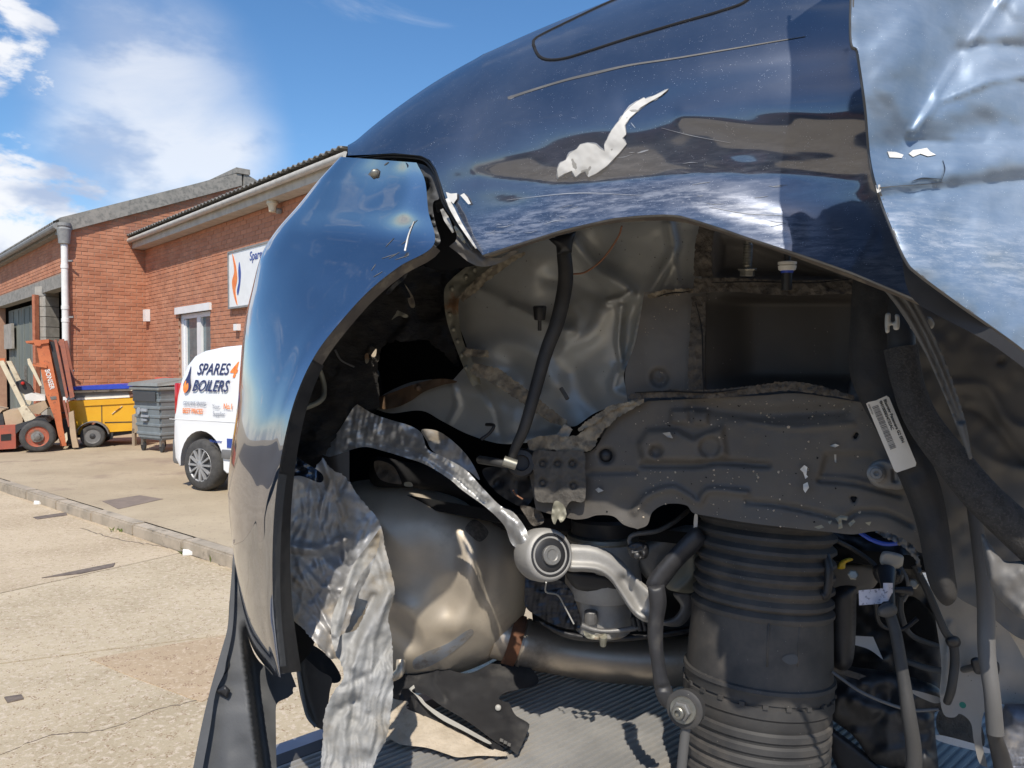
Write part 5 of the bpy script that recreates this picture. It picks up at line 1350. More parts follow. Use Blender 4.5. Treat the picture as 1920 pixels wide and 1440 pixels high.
sheet('sealer_bead', strip([(884, 690), (930, 706), (985, 745), (1030, 778), (1062, 796)], [20, 30, 26, 22, 12]), D(1.185), m_seal, car, (nz(12, .004, 46),), step=4, ragged=1.0, thick=.004)
sheet('sealer_bead', strip([(1066, 800), (1050, 822), (1020, 836)], [18, 22, 10]), D(1.17), m_dusty, car, (nz(9, .003, 47),), step=4, thick=.004)
sheet('sealer_bead', [(990, 826), (1030, 816), (1080, 818), (1100, 800), (1125, 780), (1160, 760), (1200, 748), (1205, 756), (1180, 770), (1150, 790), (1125, 815), (1112, 842), (1080, 850), (1040, 844), (1000, 846)], D(1.155), m_seal, car, (nz(9, .004, 48),), step=4, ragged=1, thick=.005)
sheet('sealer_bead', strip([(1085, 806), (1110, 790), (1150, 764), (1190, 754)], [7, 12, 9, 5]), D(1.15), m_seal, car, (nz(7, .003, 49),), step=4, ragged=.8, thick=.004)
hose('hook', [(912, 796, 1.22), (926, 798, 1.2), (918, 812, 1.2), (902, 824, 1.2)], 3.2, m_black, car)
sheet('mount_plate', [(1092, 812), (1150, 800), (1160, 812), (1100, 824)], D(1.18), m_stripm, car, step=5)

# ------------------------------------------------------------------ underseal wheel house with its seams
hd = lambda U, V: D(1.20)(U, V) + .05 * sm(U, 1310, 1420) * sm(V, 545, 570) * (1 - sm(V, 700, 745)) * (1 - sm(U, 1560, 1640) * .3)
house = sheet('wheel_house', [(1208, 548, 1), (1316, 540, 1), (1314, 440), (1322, 412, 1), (1400, 440), (1600, 508), (1720, 548, 1), (1680, 700), (1640, 780), (1600, 800, 1), (1400, 790), (1180, 775, 1), (1172, 700), (1192, 640)], hd, m_house, car,
      (ridge([(1340, 420), (1334, 470), (1336, 520)], 9, -.012), plateau([(1350, 440), (1420, 450), (1600, 520), (1600, 528), (1340, 520)], 18, .022), ridge([(1212, 545), (1250, 540), (1310, 532)], 6, -.006), dimple(1236, 708, 20, .012, .4), dimple(1236, 708, 8, -.006), ridge([(1300, 560), (1297, 640), (1292, 740)], 4, -.004), ridge([(1210, 600), (1230, 700)], 30, -.006), nz(110, .002, 51), nz(20, .0005, 52)), step=6, thick=.003)
def bead(pts, w, d0, m, seed, step=4): return sheet('sealer_bead', strip(pts, w), D(d0), m, car, (nz(6, .003, seed), nz(24, .003, seed + 1)), step=step, ragged=.7, thick=.004)
bead([(1335, 416), (1322, 440), (1318, 480), (1318, 518)], [26, 30, 32, 34], 1.17, m_seald, 61)
bead([(1302, 536), (1380, 534), (1480, 540), (1608, 536)], [26, 26, 28, 28], 1.165, m_seald, 62)
bead([(1310, 556), (1308, 620), (1304, 690), (1306, 736)], [26, 28, 28, 26], 1.175, m_seald, 63)
bead([(1214, 556), (1250, 549), (1300, 544)], [8, 12, 8], 1.185, m_seal, 64)
bead([(1180, 744), (1250, 738), (1340, 738), (1420, 730), (1480, 724), (1540, 732), (1600, 746)], [10, 14, 16, 16, 18, 16, 8], 1.155, m_seald, 65)
for q_ in ([(1232, 557), (1246, 552), (1262, 549), (1280, 548), (1298, 545)], [(1304, 566), (1316, 620), (1318, 700), (1320, 738)], [(1334, 530), (1420, 528), (1520, 530), (1604, 522)], [(1190, 736), (1260, 734), (1330, 736), (1400, 728)]): 
    sheet('seam_crack', strip(q_, [1.5, 3, 3, 1.5]), D(1.150), m_void, car, (nz(5, .001, 66),), step=4, sharpout=True)
sheet('recess_skin', [(1324, 546, 1), (1610, 546, 1), (1600, 640), (1590, 740, 1), (1540, 732), (1480, 724), (1420, 730), (1340, 738), (1322, 738, 1)], lambda U, V: hd(U, V) - .0035, mat('dark_underseal', (.040, .036, .032), (.060, .054, .048), .6, scale=4, speck=(.25, .23, .2), sscale=110, sthr=.1), car, (nz(90, .0012, 53),), step=7)  # separate sheet, darkens the recess by its colour
# stud, plug and clips hanging in the arch
def stud(u, v, d, shaft, head, parts):
    q = P1(u, v, d)
    return q
q = P1(1401, 486, 1.0)
st_ = MB().lathe(q - np.array([0, 0, .012]), (.0, -.12, 1), [(0, .0052), (.002, .006)] + [(.004 + i * .002 + j * .001, .0062 - .0009 * j) for i in range(14) for j in (0, 1)] + [(.034, .005), (.045, .005)], 16).build('stud', m_zinc, car, world=True, smooth=True)
MB().lathe(q - np.array([0, 0, .0225]), (0, -.12, 1), [(0, .009), (.001, .0098), (.0075, .0098), (.0076, .012), (.0095, .0128), (.0105, .012), (.011, .005)], 6).build('nut', m_zinc, st_, world=True)
q = P1(1476, 500, .97)
pl_ = MB().lathe(q, (0, -.05, 1), [(-.030, .0055), (-.029, .0066), (-.002, .0066), (0, .004), (.018, .004)], 14).build('plug', m_black, car, world=True, smooth=True)
MB().lathe(q, (0, -.05, 1), [(-.005, .0085), (-.004, .0105), (.001, .0115), (.002, .0095), (.003, .0115), (.006, .0115), (.007, .007)], 20).build('collar', m_label, pl_, world=True, smooth=True)
MB().lathe(q, (0, -.05, 1), [(-.008, .0075), (-.005, .0080)], 14).build('ring', m_blue, pl_, world=True)
q = P1(1012, 586, 1.17)
MB().lathe(q, (0, -.2, 1), [(-.028, .003), (-.012, .003), (-.011, .0085), (.008, .0105), (.010, .0095), (.0105, .002)], 16).build('grommet', m_black, car, world=True, smooth=True)
sheet('clip', [(1250, 408), (1262, 406), (1288, 408), (1284, 418), (1270, 416)], D(1.0), m_clip, car, step=4)
sheet('clip', [(1560, 500), (1586, 502), (1588, 510), (1564, 509)], D(1.0), m_clip, car, step=4)
hose('stud', [(1052, 728, 1.15), (1064, 748, 1.14)], 4, m_stripm, car)
hose('wire', [(1166, 424, 1.02), (1158, 446, 1.04), (1130, 486, 1.08), (1098, 510, 1.11), (1074, 514, 1.11)], 1.8, m_copper, car)
# wiring loom
hose('wiring_loom', [(1052, 436, 1.10), (1058, 480, 1.09), (1060, 530, 1.09), (1046, 600, 1.09), (1024, 660, 1.09), (1004, 730, 1.09), (984, 800, 1.09), (966, 840, 1.10), (956, 872, 1.11)], [12, 14, 14.5, 14, 13, 12, 11, 9, 8], m_cable, car, 14)
sheet('loom_gland', [(1028, 448, 1), (1080, 434, 1), (1074, 456), (1072, 474, 1), (1044, 476, 1), (1046, 466)], 1.08, m_black, car, bulge=.01, R=16, step=4)
hose('loom_ferrule', [(944, 864, 1.09), (968, 872, 1.09)], 10, m_zinc, car)
hose('cable', [(900, 862, 1.16), (925, 866, 1.12), (950, 870, 1.11)], 8, m_cable, car)

# ------------------------------------------------------------------ pressed chassis rail above the strut
rail_pts = [(985, 850, 1), (1000, 832), (1060, 845), (1110, 845), (1140, 800), (1175, 768), (1215, 752, 1), (1300, 748), (1420, 742), (1500, 738), (1600, 752, 1), (1660, 760, 1), (1700, 860), (1740, 960), (1748, 1040, 1), (1722, 1035), (1700, 1018), (1668, 1002), (1640, 996), (1600, 1002), (1560, 998), (1540, 996, 1), (1500, 992), (1400, 980), (1330, 968), (1300, 962), (1288, 948), (1262, 944), (1240, 948), (1222, 962), (1214, 984), (1196, 992, 1), (1170, 984), (1150, 968), (1120, 966), (1100, 972), (1080, 974), (1060, 970, 1), (1040, 966), (1005, 956, 1)]
rd = RL
rail = sheet('chassis_rail', rail_pts, rd, m_rail2, car,
    (plateau([(1190, 830), (1210, 800), (1270, 798), (1300, 815), (1360, 790), (1370, 860), (1300, 872), (1200, 868)], 14, -.010), ridge([(1205, 872), (1300, 872), (1350, 866), (1440, 872)], 5, .008), ridge([(1105, 886), (1190, 884)], 4, .006),
     dimple(1137, 854, 17, .014, .4), dimple(1230, 846, 15, .012, .5), dimple(1331, 838, 24, .009, .35), plateau([(1256, 766), (1330, 768), (1328, 798), (1256, 796)], 4, -.006), plateau([(1290, 772), (1300, 772), (1300, 794), (1290, 794)], 3, .006),
     ridge([(1190, 960), (1215, 930), (1260, 916), (1290, 930), (1310, 942), (1330, 920), (1400, 925)], 6, -.008), ridge([(1400, 940), (1470, 948), (1540, 964), (1580, 974), (1610, 960), (1660, 962), (1710, 985)], 4, .007), ridge([(1535, 900), (1600, 906), (1690, 930)], 4, .007),
     plateau([(1545, 845), (1640, 845), (1680, 900), (1690, 925), (1600, 902), (1530, 898)], 10, .006), ridge([(1400, 790), (1480, 802), (1540, 800), (1600, 794)], 4, -.003), ridge([(1300, 760), (1420, 775), (1580, 770)], 14, .008),
     dimple(1605, 817, 5, .012, .4), dimple(1601, 936, 5, .012, .4), dimple(1175, 948, 40, .006, .9), nz(110, .002, 71), nz(24, .0006, 72)), step=5.5, thick=.004)
for u, v_ in ((1605, 817), (1601, 936)):
    q = P1(u, v_, float(rd(np.array([u]), np.array([v_]))[0]) + .004); vv, ff = lathe_mesh(q, CAM - q, [(-.004, .0042), (.001, .0042), (.0012, .0005)], 14); mk('hole', vv, ff, m_void, rail)
for u, v_, r in ((1137, 854, .0095), (1230, 846, .008)):
    q = P1(u, v_, float(rd(np.array([u]), np.array([v_]))[0]) + .008); vv, ff = lathe_mesh(q, CAM - q, [(-.004, r), (.0, r), (.004, r * .5), (.0042, .0005)], 16); mk('plug', vv, ff, m_black, rail)
plate = sheet('weld_plate', [(1000, 848), (1040, 846), (1092, 846), (1097, 880), (1096, 938), (1070, 940), (1056, 962), (1046, 962), (1040, 944), (1006, 938), (1002, 900)], D(1.15), mat('dusty_plate', (.105, .096, .085), (.08, .074, .066), .85, scale=25, bump=.8, bscale=150, bdist=.003), car,
    tuple(dimple(u, v_, 10, .009, .5) for u, v_ in ((1018, 868), (1046, 868), (1074, 868), (1018, 904), (1076, 910))) + (ridge([(1046, 900), (1036, 930), (1030, 944)], 8, .006), nz(8, .0015, 73)), step=3.5, thick=.004)
for u, v_ in ((1018, 870), (1046, 870), (1074, 870), (1018, 906), (1076, 912)):
    q = P1(u, v_, float(D(1.15)(np.array([u]), np.array([v_]))[0]) + .008); vv, ff = lathe_mesh(q, CAM - q, [(-.003, .0045), (.001, .0045), (.003, .002), (.0032, .0004)], 12); mk('spot_weld', vv, ff, m_seald, plate)
sheet('bracket_tab', [(1040, 940), (1056, 946), (1062, 966), (1052, 980), (1046, 972), (1040, 984), (1034, 968)], D(1.14), m_flange, car, (nz(8, .004, 8),), step=4)
def chip(pts, d0, m=m_primer): return sheet('torn_paint', pts, D(d0), m, car, (nz(6, .002, 9),), step=3, sharpout=True)
chip([(1500, 880), (1508, 872), (1514, 876), (1512, 890), (1515, 894), (1510, 898), (1506, 886)], 1.160)
chip([(1506, 908), (1514, 904), (1517, 914), (1510, 924), (1506, 918)], 1.160)
chip([(1556, 836), (1566, 832), (1574, 835), (1566, 839)], 1.165, m_label); chip([(1564, 852), (1568, 852), (1568, 868), (1565, 866)], 1.165, m_clip)
chip([(1116, 918), (1122, 914), (1132, 920), (1122, 924)], 1.162, m_clip); chip([(1242, 812), (1256, 810), (1262, 822), (1252, 820)], 1.148, m_clip)
for p_ in ([(1526, 988), (1540, 984), (1546, 989), (1534, 992)], [(1566, 972), (1576, 966), (1590, 968), (1588, 976), (1578, 974), (1580, 990), (1572, 992), (1572, 980)], [(1590, 982), (1600, 974), (1604, 978), (1594, 988)], [(1622, 980), (1634, 978), (1630, 986)], [(1552, 978), (1560, 976), (1556, 984)]): chip(p_, 1.155, m_flange)
for i in range(46):
    x = random.uniform(1200, 1600); y = random.uniform(752, 800) if random.random() < .7 else random.uniform(800, 960)
    r = random.uniform(.8, 2.2); chip([(x, y), (x + r, y - r * .5), (x + 2 * r, y + r * .3), (x + r, y + r)], 1.152 if y < 800 or True else 1.16, random.choice([m_flange, m_seal]))
def flecks(name, tree, boxes, m, n, rmax, par):
    mb = MB()
    for i in range(n):
        x0, x1, y0, y1 = random.choice(boxes)
        u, v_ = random.uniform(x0, x1), random.uniform(y0, y1)
        r = Vector(pdir(u, v_)); h = tree.ray_cast(Vector(CAM), r)
        if h[0] is None: continue
        nn = h[1] if h[1].dot(r) < 0 else -h[1]
        x_ = nn.orthogonal().normalized(); y_ = nn.cross(x_)
        R_f = random.uniform(.3, 1) ** 2 * rmax
        a0 = random.uniform(0, 6)
        vv = [h[0] + nn * .0004 + (x_ * math.cos(a0 + k * 1.257) + y_ * math.sin(a0 + k * 1.257)) * R_f * random.uniform(.5, 1.2) for k in range(5)] + [h[0] + nn * (.0006 + R_f * .4)]
        mb.add(vv, [(k, (k + 1) % 5, 5) for k in range(5)])
    return mb.build(name, m, par, world=True, kind='stuff')
RB = bvh(rail)
flecks('grime_specks', bvh(house), [(1200, 1320, 550, 740), (1210, 1600, 740, 780)], m_dusty, 70, .0016, house)
flecks('grime_specks', bvh(inner), [(880, 1200, 480, 740), (1100, 1310, 420, 540)], m_house, 110, .0016, inner)
flecks('mud_specks', RB, [(1190, 1640, 750, 800), (1000, 1640, 800, 990), (1180, 1500, 880, 990)], m_dusty, 170, .0022, rail)
flecks('stone_chips', RB, [(1190, 1640, 750, 800), (1000, 1640, 800, 990)], m_void, 110, .0016, rail)
# torn bright edge at the rail's lower right corner
sheet('torn_edge', [(1640, 996), (1668, 1000), (1696, 1012), (1714, 1026), (1722, 1040), (1730, 1075), (1722, 1074), (1716, 1050), (1704, 1034), (1680, 1018), (1654, 1006)], D(1.13), m_stripm, car, (nz(7, .006, 10),), step=3, ragged=1)
# aluminium lug and bolt
lug = sheet('lug', [(1625, 888), (1630, 872), (1645, 862), (1664, 862), (1690, 872), (1696, 914), (1660, 916), (1636, 908)], D(1.135), m_alud, car, (plateau([(1672, 880), (1684, 880), (1686, 905), (1672, 905)], 3, .004),), bulge=.004, R=5, step=4, back=.01)
q = P1(1643, 888, .905); vv, ff = lathe_mesh(q, CAM - q + np.array([0, 0, .0]), [(-.01, .0105), (.002, .0105), (.003, .009), (.0032, .007), (.007, .0065), (.0072, .003), (.004, .0028), (.004, .0003)], 18); mk('bolt', vv, ff, m_alud, lug, sharp=30)

# ------------------------------------------------------------------ strut boot
ax0, ax1 = P1(1437, 950, 1.125), P1(1402, 1620, 1.10)
axd = ax1 - ax0; L_ = np.linalg.norm(axd); sc_ = L_ / 670.0
pr = []
def vpx(v_): return (v_ - 950) * sc_
rp = 1.12 / FPX
for i in range(7):
    v_ = 962 + i * 24; pr += [(vpx(v_), 118 * rp - .0005 * (6 - i) * .3), (vpx(v_ + 8), 126 * rp), (vpx(v_ + 14), 126.5 * rp), (vpx(v_ + 20), 119 * rp)]
pr += [(vpx(1128), 122 * rp), (vpx(1134), 128 * rp), (vpx(1140), 128 * rp), (vpx(1144), 125 * rp), (vpx(1200), 128 * rp), (vpx(1254), 130.5 * rp), (vpx(1256), 135 * rp), (vpx(1262), 136 * rp), (vpx(1266), 133 * rp), (vpx(1280), 133 * rp), (vpx(1281), 130.5 * rp), (vpx(1285), 130.5 * rp), (vpx(1286), 134 * rp), (vpx(1304), 134.5 * rp), (vpx(1308), 131 * rp), (vpx(1322), 131 * rp)]
for i in range(13):
    v_ = 1326 + i * 22; pr += [(vpx(v_), 129 * rp), (vpx(v_ + 3), 128.2 * rp), (vpx(v_ + 7), 132.4 * rp), (vpx(v_ + 17), 132.8 * rp), (vpx(v_ + 20.5), 129.2 * rp)]
boot = MB().lathe(ax0, axd, pr, 72).build('strut_boot', m_rubber, car, world=True, smooth=True, sharp=40)
boot['label'] = 'ribbed black rubber boot of the rear suspension strut'
BT = bvh(boot)
for u in (1440, 1497):
    c = np.array([(u + 2, 1160), (u, 1200), (u - 2, 1250)], float); d = on(BT, -.0005)(c[:, 0], c[:, 1]); vv, ff = tube_mesh(P(c[:, 0], c[:, 1], d), .0016, 8); mk('boot_rib', vv, ff, m_rubber, boot)
sheet('tab', [(1466, 1236), (1476, 1228), (1492, 1228), (1498, 1242), (1480, 1246)], on(BT, .001), m_blackg, boot, step=4)
for a_ in np.linspace(0, 2 * math.pi, 22, endpoint=False):
    zax = Vector(axd).normalized(); x_ = zax.orthogonal().normalized(); y_ = zax.cross(x_)
    r = 132.6 * rp; q = Vector(ax0) + zax * vpx(1283) + (x_ * math.cos(a_) + y_ * math.sin(a_)) * r
    M_ = Matrix((x_ * -math.sin(a_) + y_ * math.cos(a_), zax, x_ * math.cos(a_) + y_ * math.sin(a_))).transposed().to_4x4(); M_.translation = q
    MB().box(None, (.007, .0055, .006), M=M_).build('boot_lug', m_rubber, boot, world=True)
MB().lathe(ax0 - axd / L_ * .08, axd, [(0, .07), (.02, .092), (.09, .094), (.1, .06)], 40).build('strut_mount', m_black, car, world=True, smooth=True)

# ------------------------------------------------------------------ silencer and exhaust pipe
sil_f = (ridge([(880, 990), (890, 1040), (886, 1100), (862, 1160), (820, 1200), (770, 1235)], 26, -.012), dimple(850, 1130, 60, .014, .9), ridge([(745, 1180), (790, 1205), (830, 1195)], 22, .012), ridge([(735, 1130), (770, 1150), (795, 1200)], 18, -.008), dimple(795, 1060, 90, .008, .95),
         ridge([(950, 960), (965, 1080), (950, 1180)], 30, -.006), ridge([(905, 1000), (910, 1080), (895, 1150)], 18, .006), nz(70, .002, 81))
sil = sheet('silencer', [(640, 915), (700, 898), (760, 902), (830, 918), (900, 950), (950, 985), (980, 1030), (990, 1090), (984, 1150), (960, 1195), (945, 1222), (900, 1248), (850, 1265), (800, 1275), (750, 1280), (700, 1270), (650, 1220), (630, 1100), (625, 980)], 1.46, m_silencer, car, sil_f, bulge=.12, R=150, back=.10, step=7)
sil['label'] = 'dented stainless silencer glowing in the sun'
sheet('heat_mark', [(775, 1238), (800, 1222), (840, 1206), (880, 1180), (886, 1190), (850, 1222), (812, 1246), (780, 1256)], on(bvh(sil), .0008), mat('blued_steel', (.42, .45, .50), (.44, .41, .37), .5, metal=.4, scale=30, dirt=(.30, .27, .24), dscale=60), sil, step=5)
sheet('stamp', [(872, 990), (888, 974), (906, 984), (916, 1000), (900, 1016), (882, 1004)], on(bvh(sil), .0008), mat('stamped_patch', (.28, .25, .215), (.17, .15, .13), .6, metal=.5, scale=130), sil, step=4)
hose('exhaust_pipe', [(930, 1188, 1.44), (985, 1206, 1.44), (1060, 1222, 1.45), (1150, 1234, 1.45), (1260, 1240, 1.44), (1420, 1236, 1.42)], [44, 43, 43, 44, 44, 44], m_pipe, car, 28)
hose('clamp_band', [(952, 1196, 1.438), (974, 1203, 1.438)], 47, m_rust, car, 28)
hose('pipe_seam', [(978, 1204, 1.438), (984, 1206, 1.438)], 45.5, m_pipe, car, 28)
hose('hanger', [(752, 1238, 1.30), (748, 1262, 1.29), (722, 1274, 1.30)], 9, m_silencer, car)

# ------------------------------------------------------------------ crumpled heat shields
rip = lambda lam, a, du=1, dv=.06, msk=None, wob=6: wave(du, dv, lam, a, msk, wob)
sheet('heat_shield', [(516, 880, 1), (545, 858), (572, 868), (590, 880, 1), (606, 858, 1), (622, 880), (648, 894), (668, 925), (700, 962), (713, 985), (712, 1020), (700, 1070), (690, 1130), (660, 1180), (640, 1230), (620, 1236, 1), (600, 1215), (560, 1172), (530, 1150), (512, 1112), (506, 1040), (508, 950)], plane3((515, 900, 1.05), (515, 1150, 1.03), (700, 980, 1.12), (690, 1150, 1.09)), m_foild, car,
      (rip(15, .0032, 1, .05, lambda U, V: sm(V, 890, 920) * (1 - sm(V, 1010, 1060)) * (1 - .7 * sm(U, 610, 650)), 12), crease([(606, 862), (640, 960), (650, 1050)], 12, -.012), crease([(648, 895), (630, 940), (650, 1000)], 8, .010), ridge([(530, 1020), (590, 1030), (650, 1010)], 10, -.014), ridge([(600, 960), (615, 1030), (660, 1060)], 14, .010),
       rip(13, .0009, 1, .3, lambda U, V: sm(V, 1040, 1080), 16), crease([(560, 1060), (620, 1180)], 7, -.006), crease([(590, 1050), (645, 1150)], 6, -.005), crease([(540, 1100), (620, 1190)], 7, .006), ridge([(515, 1100), (560, 1170), (620, 1230)], 8, -.008), nz(60, .007, 91), nz(20, .0024, 92), nz(8, .0009, 93), crease([(560, 1050), (600, 1100), (650, 1110)], 7, -.005), crease([(580, 1130), (610, 1090), (600, 1050)], 6, .005), crease([(620, 900), (600, 960), (612, 1010)], 6, -.006), crease([(530, 1060), (570, 1100), (560, 1150)], 6, -.005)), step=4, ragged=.8)['label'] = 'crumpled grimy foil heat shield behind the bumper'
sheet('heat_shield', [(715, 985, 1), (722, 1025), (735, 1078), (740, 1112), (728, 1160), (735, 1200), (737, 1290), (732, 1340), (724, 1385), (704, 1425), (690, 1475, 1), (598, 1480, 1), (604, 1400), (608, 1340), (624, 1300), (644, 1272), (640, 1245), (628, 1222), (640, 1190), (668, 1180), (690, 1130), (672, 1120), (690, 1080), (708, 1030)], plane3((720, 1000, 1.06), (735, 1200, 1.02), (610, 1400, .98), (720, 1400, 1.0)), m_foilf, car,
      (rip(13, .0022, 1, .12, lambda U, V: sm(V, 1180, 1240), 14), ridge([(735, 1110), (690, 1180), (665, 1250)], 12, -.012), ridge([(700, 1120), (660, 1200)], 10, .012), ridge([(640, 1330), (668, 1318), (660, 1345)], 12, .012), ridge([(715, 1240), (705, 1330), (690, 1400)], 12, -.006), crease([(660, 1250), (650, 1330), (640, 1470)], 10, -.006), nz(60, .008, 94), nz(20, .0016, 95), nz(8, .0005, 96), crease([(700, 1000), (728, 1110), (700, 1200), (690, 1330)], 9, -.006), crease([(640, 1290), (700, 1260), (733, 1200)], 9, .005)), step=4, ragged=.6)['label'] = 'sunlit ribbed foil flap hanging down'
sheet('foil_fold', [(713, 990, 1), (716, 1012), (702, 1044), (676, 1080), (654, 1130), (640, 1180), (630, 1222), (622, 1200), (622, 1160), (640, 1110), (660, 1062), (690, 1022)], plane3((715, 990, 1.08), (625, 1200, 1.0), (690, 1040, 1.06)), m_foilf, car, (ridge([(705, 1000), (660, 1070), (628, 1190)], 6, -.006), nz(20, .004, 97)), step=4)
sheet('foil_fold', [(516, 876), (548, 856), (580, 872), (605, 890), (600, 905), (560, 892), (520, 900)], 1.03, mat('dark_foil', (.10, .12, .16), (.06, .07, .09), .25, metal=.9, scale=20), car, (nz(16, .006, 98), crease([(525, 892), (570, 872)], 6, -.006)), step=4)
# upper strip of heat shield
sheet('heat_shield', [(604, 852, 1), (640, 800), (660, 768), (670, 758, 1), (700, 776), (735, 788), (768, 798), (790, 812), (802, 842), (830, 856), (872, 880), (905, 915), (938, 948), (962, 960), (986, 992), (990, 1020), (978, 1034, 1), (958, 1018), (945, 985), (912, 952), (868, 920), (842, 898), (800, 872), (760, 858), (720, 846), (684, 838), (650, 846), (620, 856)], plane3((610, 850, 1.26), (670, 765, 1.24), (800, 850, 1.20), (985, 1010, 1.14)), m_foil, car,
      (rip(9, .0018, 1, .2, lambda U, V: 1 - sm(U, 720, 745), 2), rip(10, .0016, .2, 1, lambda U, V: 1 - sm(U, 700, 725), 2), crease([(660, 828), (720, 836), (790, 850), (850, 892), (910, 945)], 8, .012), ridge([(740, 800), (778, 820), (800, 850)], 14, -.010), rip(8, .002, .8, .4, lambda U, V: sm(U, 780, 800) * (1 - sm(U, 900, 940)), 2), ridge([(940, 960), (968, 985), (980, 1015)], 14, -.012), nz(26, .006, 99), nz(10, .002, 90)), step=3.6)['label'] = 'bright twisted foil strip over the silencer'
sheet('heat_shield', [(790, 806), (820, 808), (850, 828), (880, 860), (900, 900), (880, 884), (850, 870), (812, 846), (800, 826)], 1.25, m_foild, car, (nz(18, .006, 89),), step=4)
# dark bits above the silencer
sheet('subframe_arm', [(700, 858), (760, 866), (830, 880), (920, 940), (985, 960), (1010, 980), (985, 1010), (930, 985), (860, 935), (780, 915), (700, 910)], 1.40, m_void, car, bulge=.02, R=20, step=8)
sheet('bracket', [(702, 865), (735, 872), (752, 902), (748, 908), (712, 898)], 1.33, m_seald, car, (ridge([(705, 880), (740, 890)], 8, .006), nz(10, .004, 12)), step=4)
sheet('bracket', [(758, 905), (770, 904), (774, 912), (760, 912)], 1.30, m_flange, car, step=3)
sheet('bracket', [(905, 880), (940, 876), (990, 890), (1000, 930), (980, 950), (940, 930), (915, 905)], D(1.20), m_black, car, (dimple(935, 905, 10, .01), nz(18, .005, 13)), step=5)
q = P1(978, 868, 1.14); vv, ff = lathe_mesh(q, CAM - q, [(-.03, .022), (.0, .022), (.005, .019), (.0055, .012), (-.004, .011), (-.004, .001)], 24); mk('grommet', vv, ff, m_black, car, sharp=40)
hose('wire', [(962, 920, 1.14), (968, 928, 1.13), (980, 936, 1.13)], 1.6, m_copper, car)
sheet('bracket_tab', [(976, 948), (1010, 956), (1020, 978), (1000, 986), (986, 968)], 1.16, m_seald, car, (nz(9, .006, 14),), step=4)

# ------------------------------------------------------------------ control arm, bush, hub carrier behind
arm = sheet('control_arm', [(1060, 1026), (1090, 1020), (1125, 1026), (1160, 1046), (1190, 1078), (1212, 1098), (1228, 1108), (1226, 1128), (1224, 1150), (1218, 1166), (1204, 1164), (1186, 1150), (1164, 1118), (1145, 1090), (1124, 1076), (1095, 1072), (1062, 1068)], 1.16, m_alu, car, (ridge([(1070, 1064), (1120, 1068), (1150, 1090), (1180, 1135), (1205, 1158)], 7, -.012), ridge([(1170, 1088), (1185, 1110), (1200, 1140)], 10, .012), ridge([(1190, 1082), (1220, 1112)], 8, -.006)), bulge=.015, R=16, back=.015, step=4)
arm['label'] = 'cast aluminium suspension arm with round bush at its end'
c0 = P1(1014, 1040, 1.15); axb = P1(1042, 1030, 1.075) - c0; axb /= np.linalg.norm(axb)
axb = axb * .5 + np.array([.42, -.72, .10]); axb /= np.linalg.norm(axb)
MB().lathe(c0, axb, [(-.03, .022), (-.028, .031), (-.02, .036), (-.008, .0395), (.01, .040), (.028, .0385), (.034, .035), (.0345, .0325), (.032, .031)], 48).build('bush_housing', m_alu, arm, world=True, smooth=True, sharp=50)
MB().lathe(c0, axb, [(.02, .0318), (.0335, .0315), (.0338, .029), (.031, .027), (.0335, .022), (.034, .0165), (.034, .001)], 40).build('bush_rubber', m_black, arm, world=True, smooth=True)
MB().lathe(c0, axb, [(.03, .0145), (.0385, .0145), (.0395, .0135), (.0395, .009), (.0385, .0075), (.0385, .0005)], 28).build('bush_sleeve', m_alud, arm, world=True, smooth=True, sharp=30)
hub = MB().lathe(P1(1131, 1068, 1.27), (0, .0, 1), [(-.105, .040), (-.10, .046), (-.09, .047), (-.045, .046), (-.043, .058), (-.03, .062), (-.02, .064), (.0, .062), (.015, .060), (.03, .062), (.045, .060), (.055, .057), (.056, .05)], 40).build('knuckle', m_alu, car, world=True, smooth=True)
MB().lathe(P1(1131, 1068, 1.27), (0, 0, 1), [(.050, .058), (.054, .061), (.060, .060), (.062, .056), (.062, .046)], 40).build('bearing_ring', m_zinc, hub, world=True, smooth=True)
MB().lathe(P1(1131, 1068, 1.27), (0, 0, 1), [(.058, .054), (.085, .054), (.09, .05)], 40).build('bearing_seal', m_black, hub, world=True, smooth=True)
MB().lathe(P1(1108, 1168, 1.22), (0, 0, 1), [(0, .011), (.018, .011), (.02, .009)], 16).build('bolt', m_alud, hub, world=True)
sheet('bracket', [(1060, 1070), (1100, 1072), (1150, 1082), (1160, 1108), (1130, 1110), (1080, 1104)], 1.215, m_black, car, bulge=.008, R=10, step=5)
sheet('heat_shield', [(990, 1066), (1030, 1082), (1062, 1096), (1080, 1130), (1090, 1172), (1072, 1180), (1040, 1172), (1010, 1156), (986, 1138), (984, 1100)], 1.24, mat('black_foil', (.055, .057, .065), (.035, .036, .04), .35, metal=.8, scale=16), car, (rip(9, .0014, 1, .1), rip(9, .0014, .1, 1), nz(30, .006, 15)), step=4)
hose('wire', [(1024, 1092, 1.10), (1024, 1110, 1.14), (1046, 1116, 1.17), (1060, 1140, 1.19), (1076, 1170, 1.19)], 1.5, m_clip, car, 8)
hose('clamp_band', [(1090, 1172, 1.2), (1110, 1180, 1.2), (1140, 1184, 1.2), (1190, 1178, 1.2), (1230, 1168, 1.22)], 5, m_alud, car)
sheet('gaiter', [(1010, 1165), (1060, 1180), (1130, 1192), (1220, 1186), (1290, 1176), (1286, 1188), (1220, 1198), (1130, 1204), (1060, 1196)], 1.26, m_black, car, bulge=.015, R=10, step=5)
sheet('bracket', [(1094, 1182), (1112, 1190), (1136, 1188), (1136, 1198), (1124, 1200), (1100, 1196)], 1.19, m_flange, car, (nz(7, .004, 16),), step=3)
MB().lathe(P1(1131, 1202, 1.19), (0, -.3, 1), [(-.008, .005), (.004, .006), (.008, .006)], 10).build('bolt', m_flange, car, world=True)
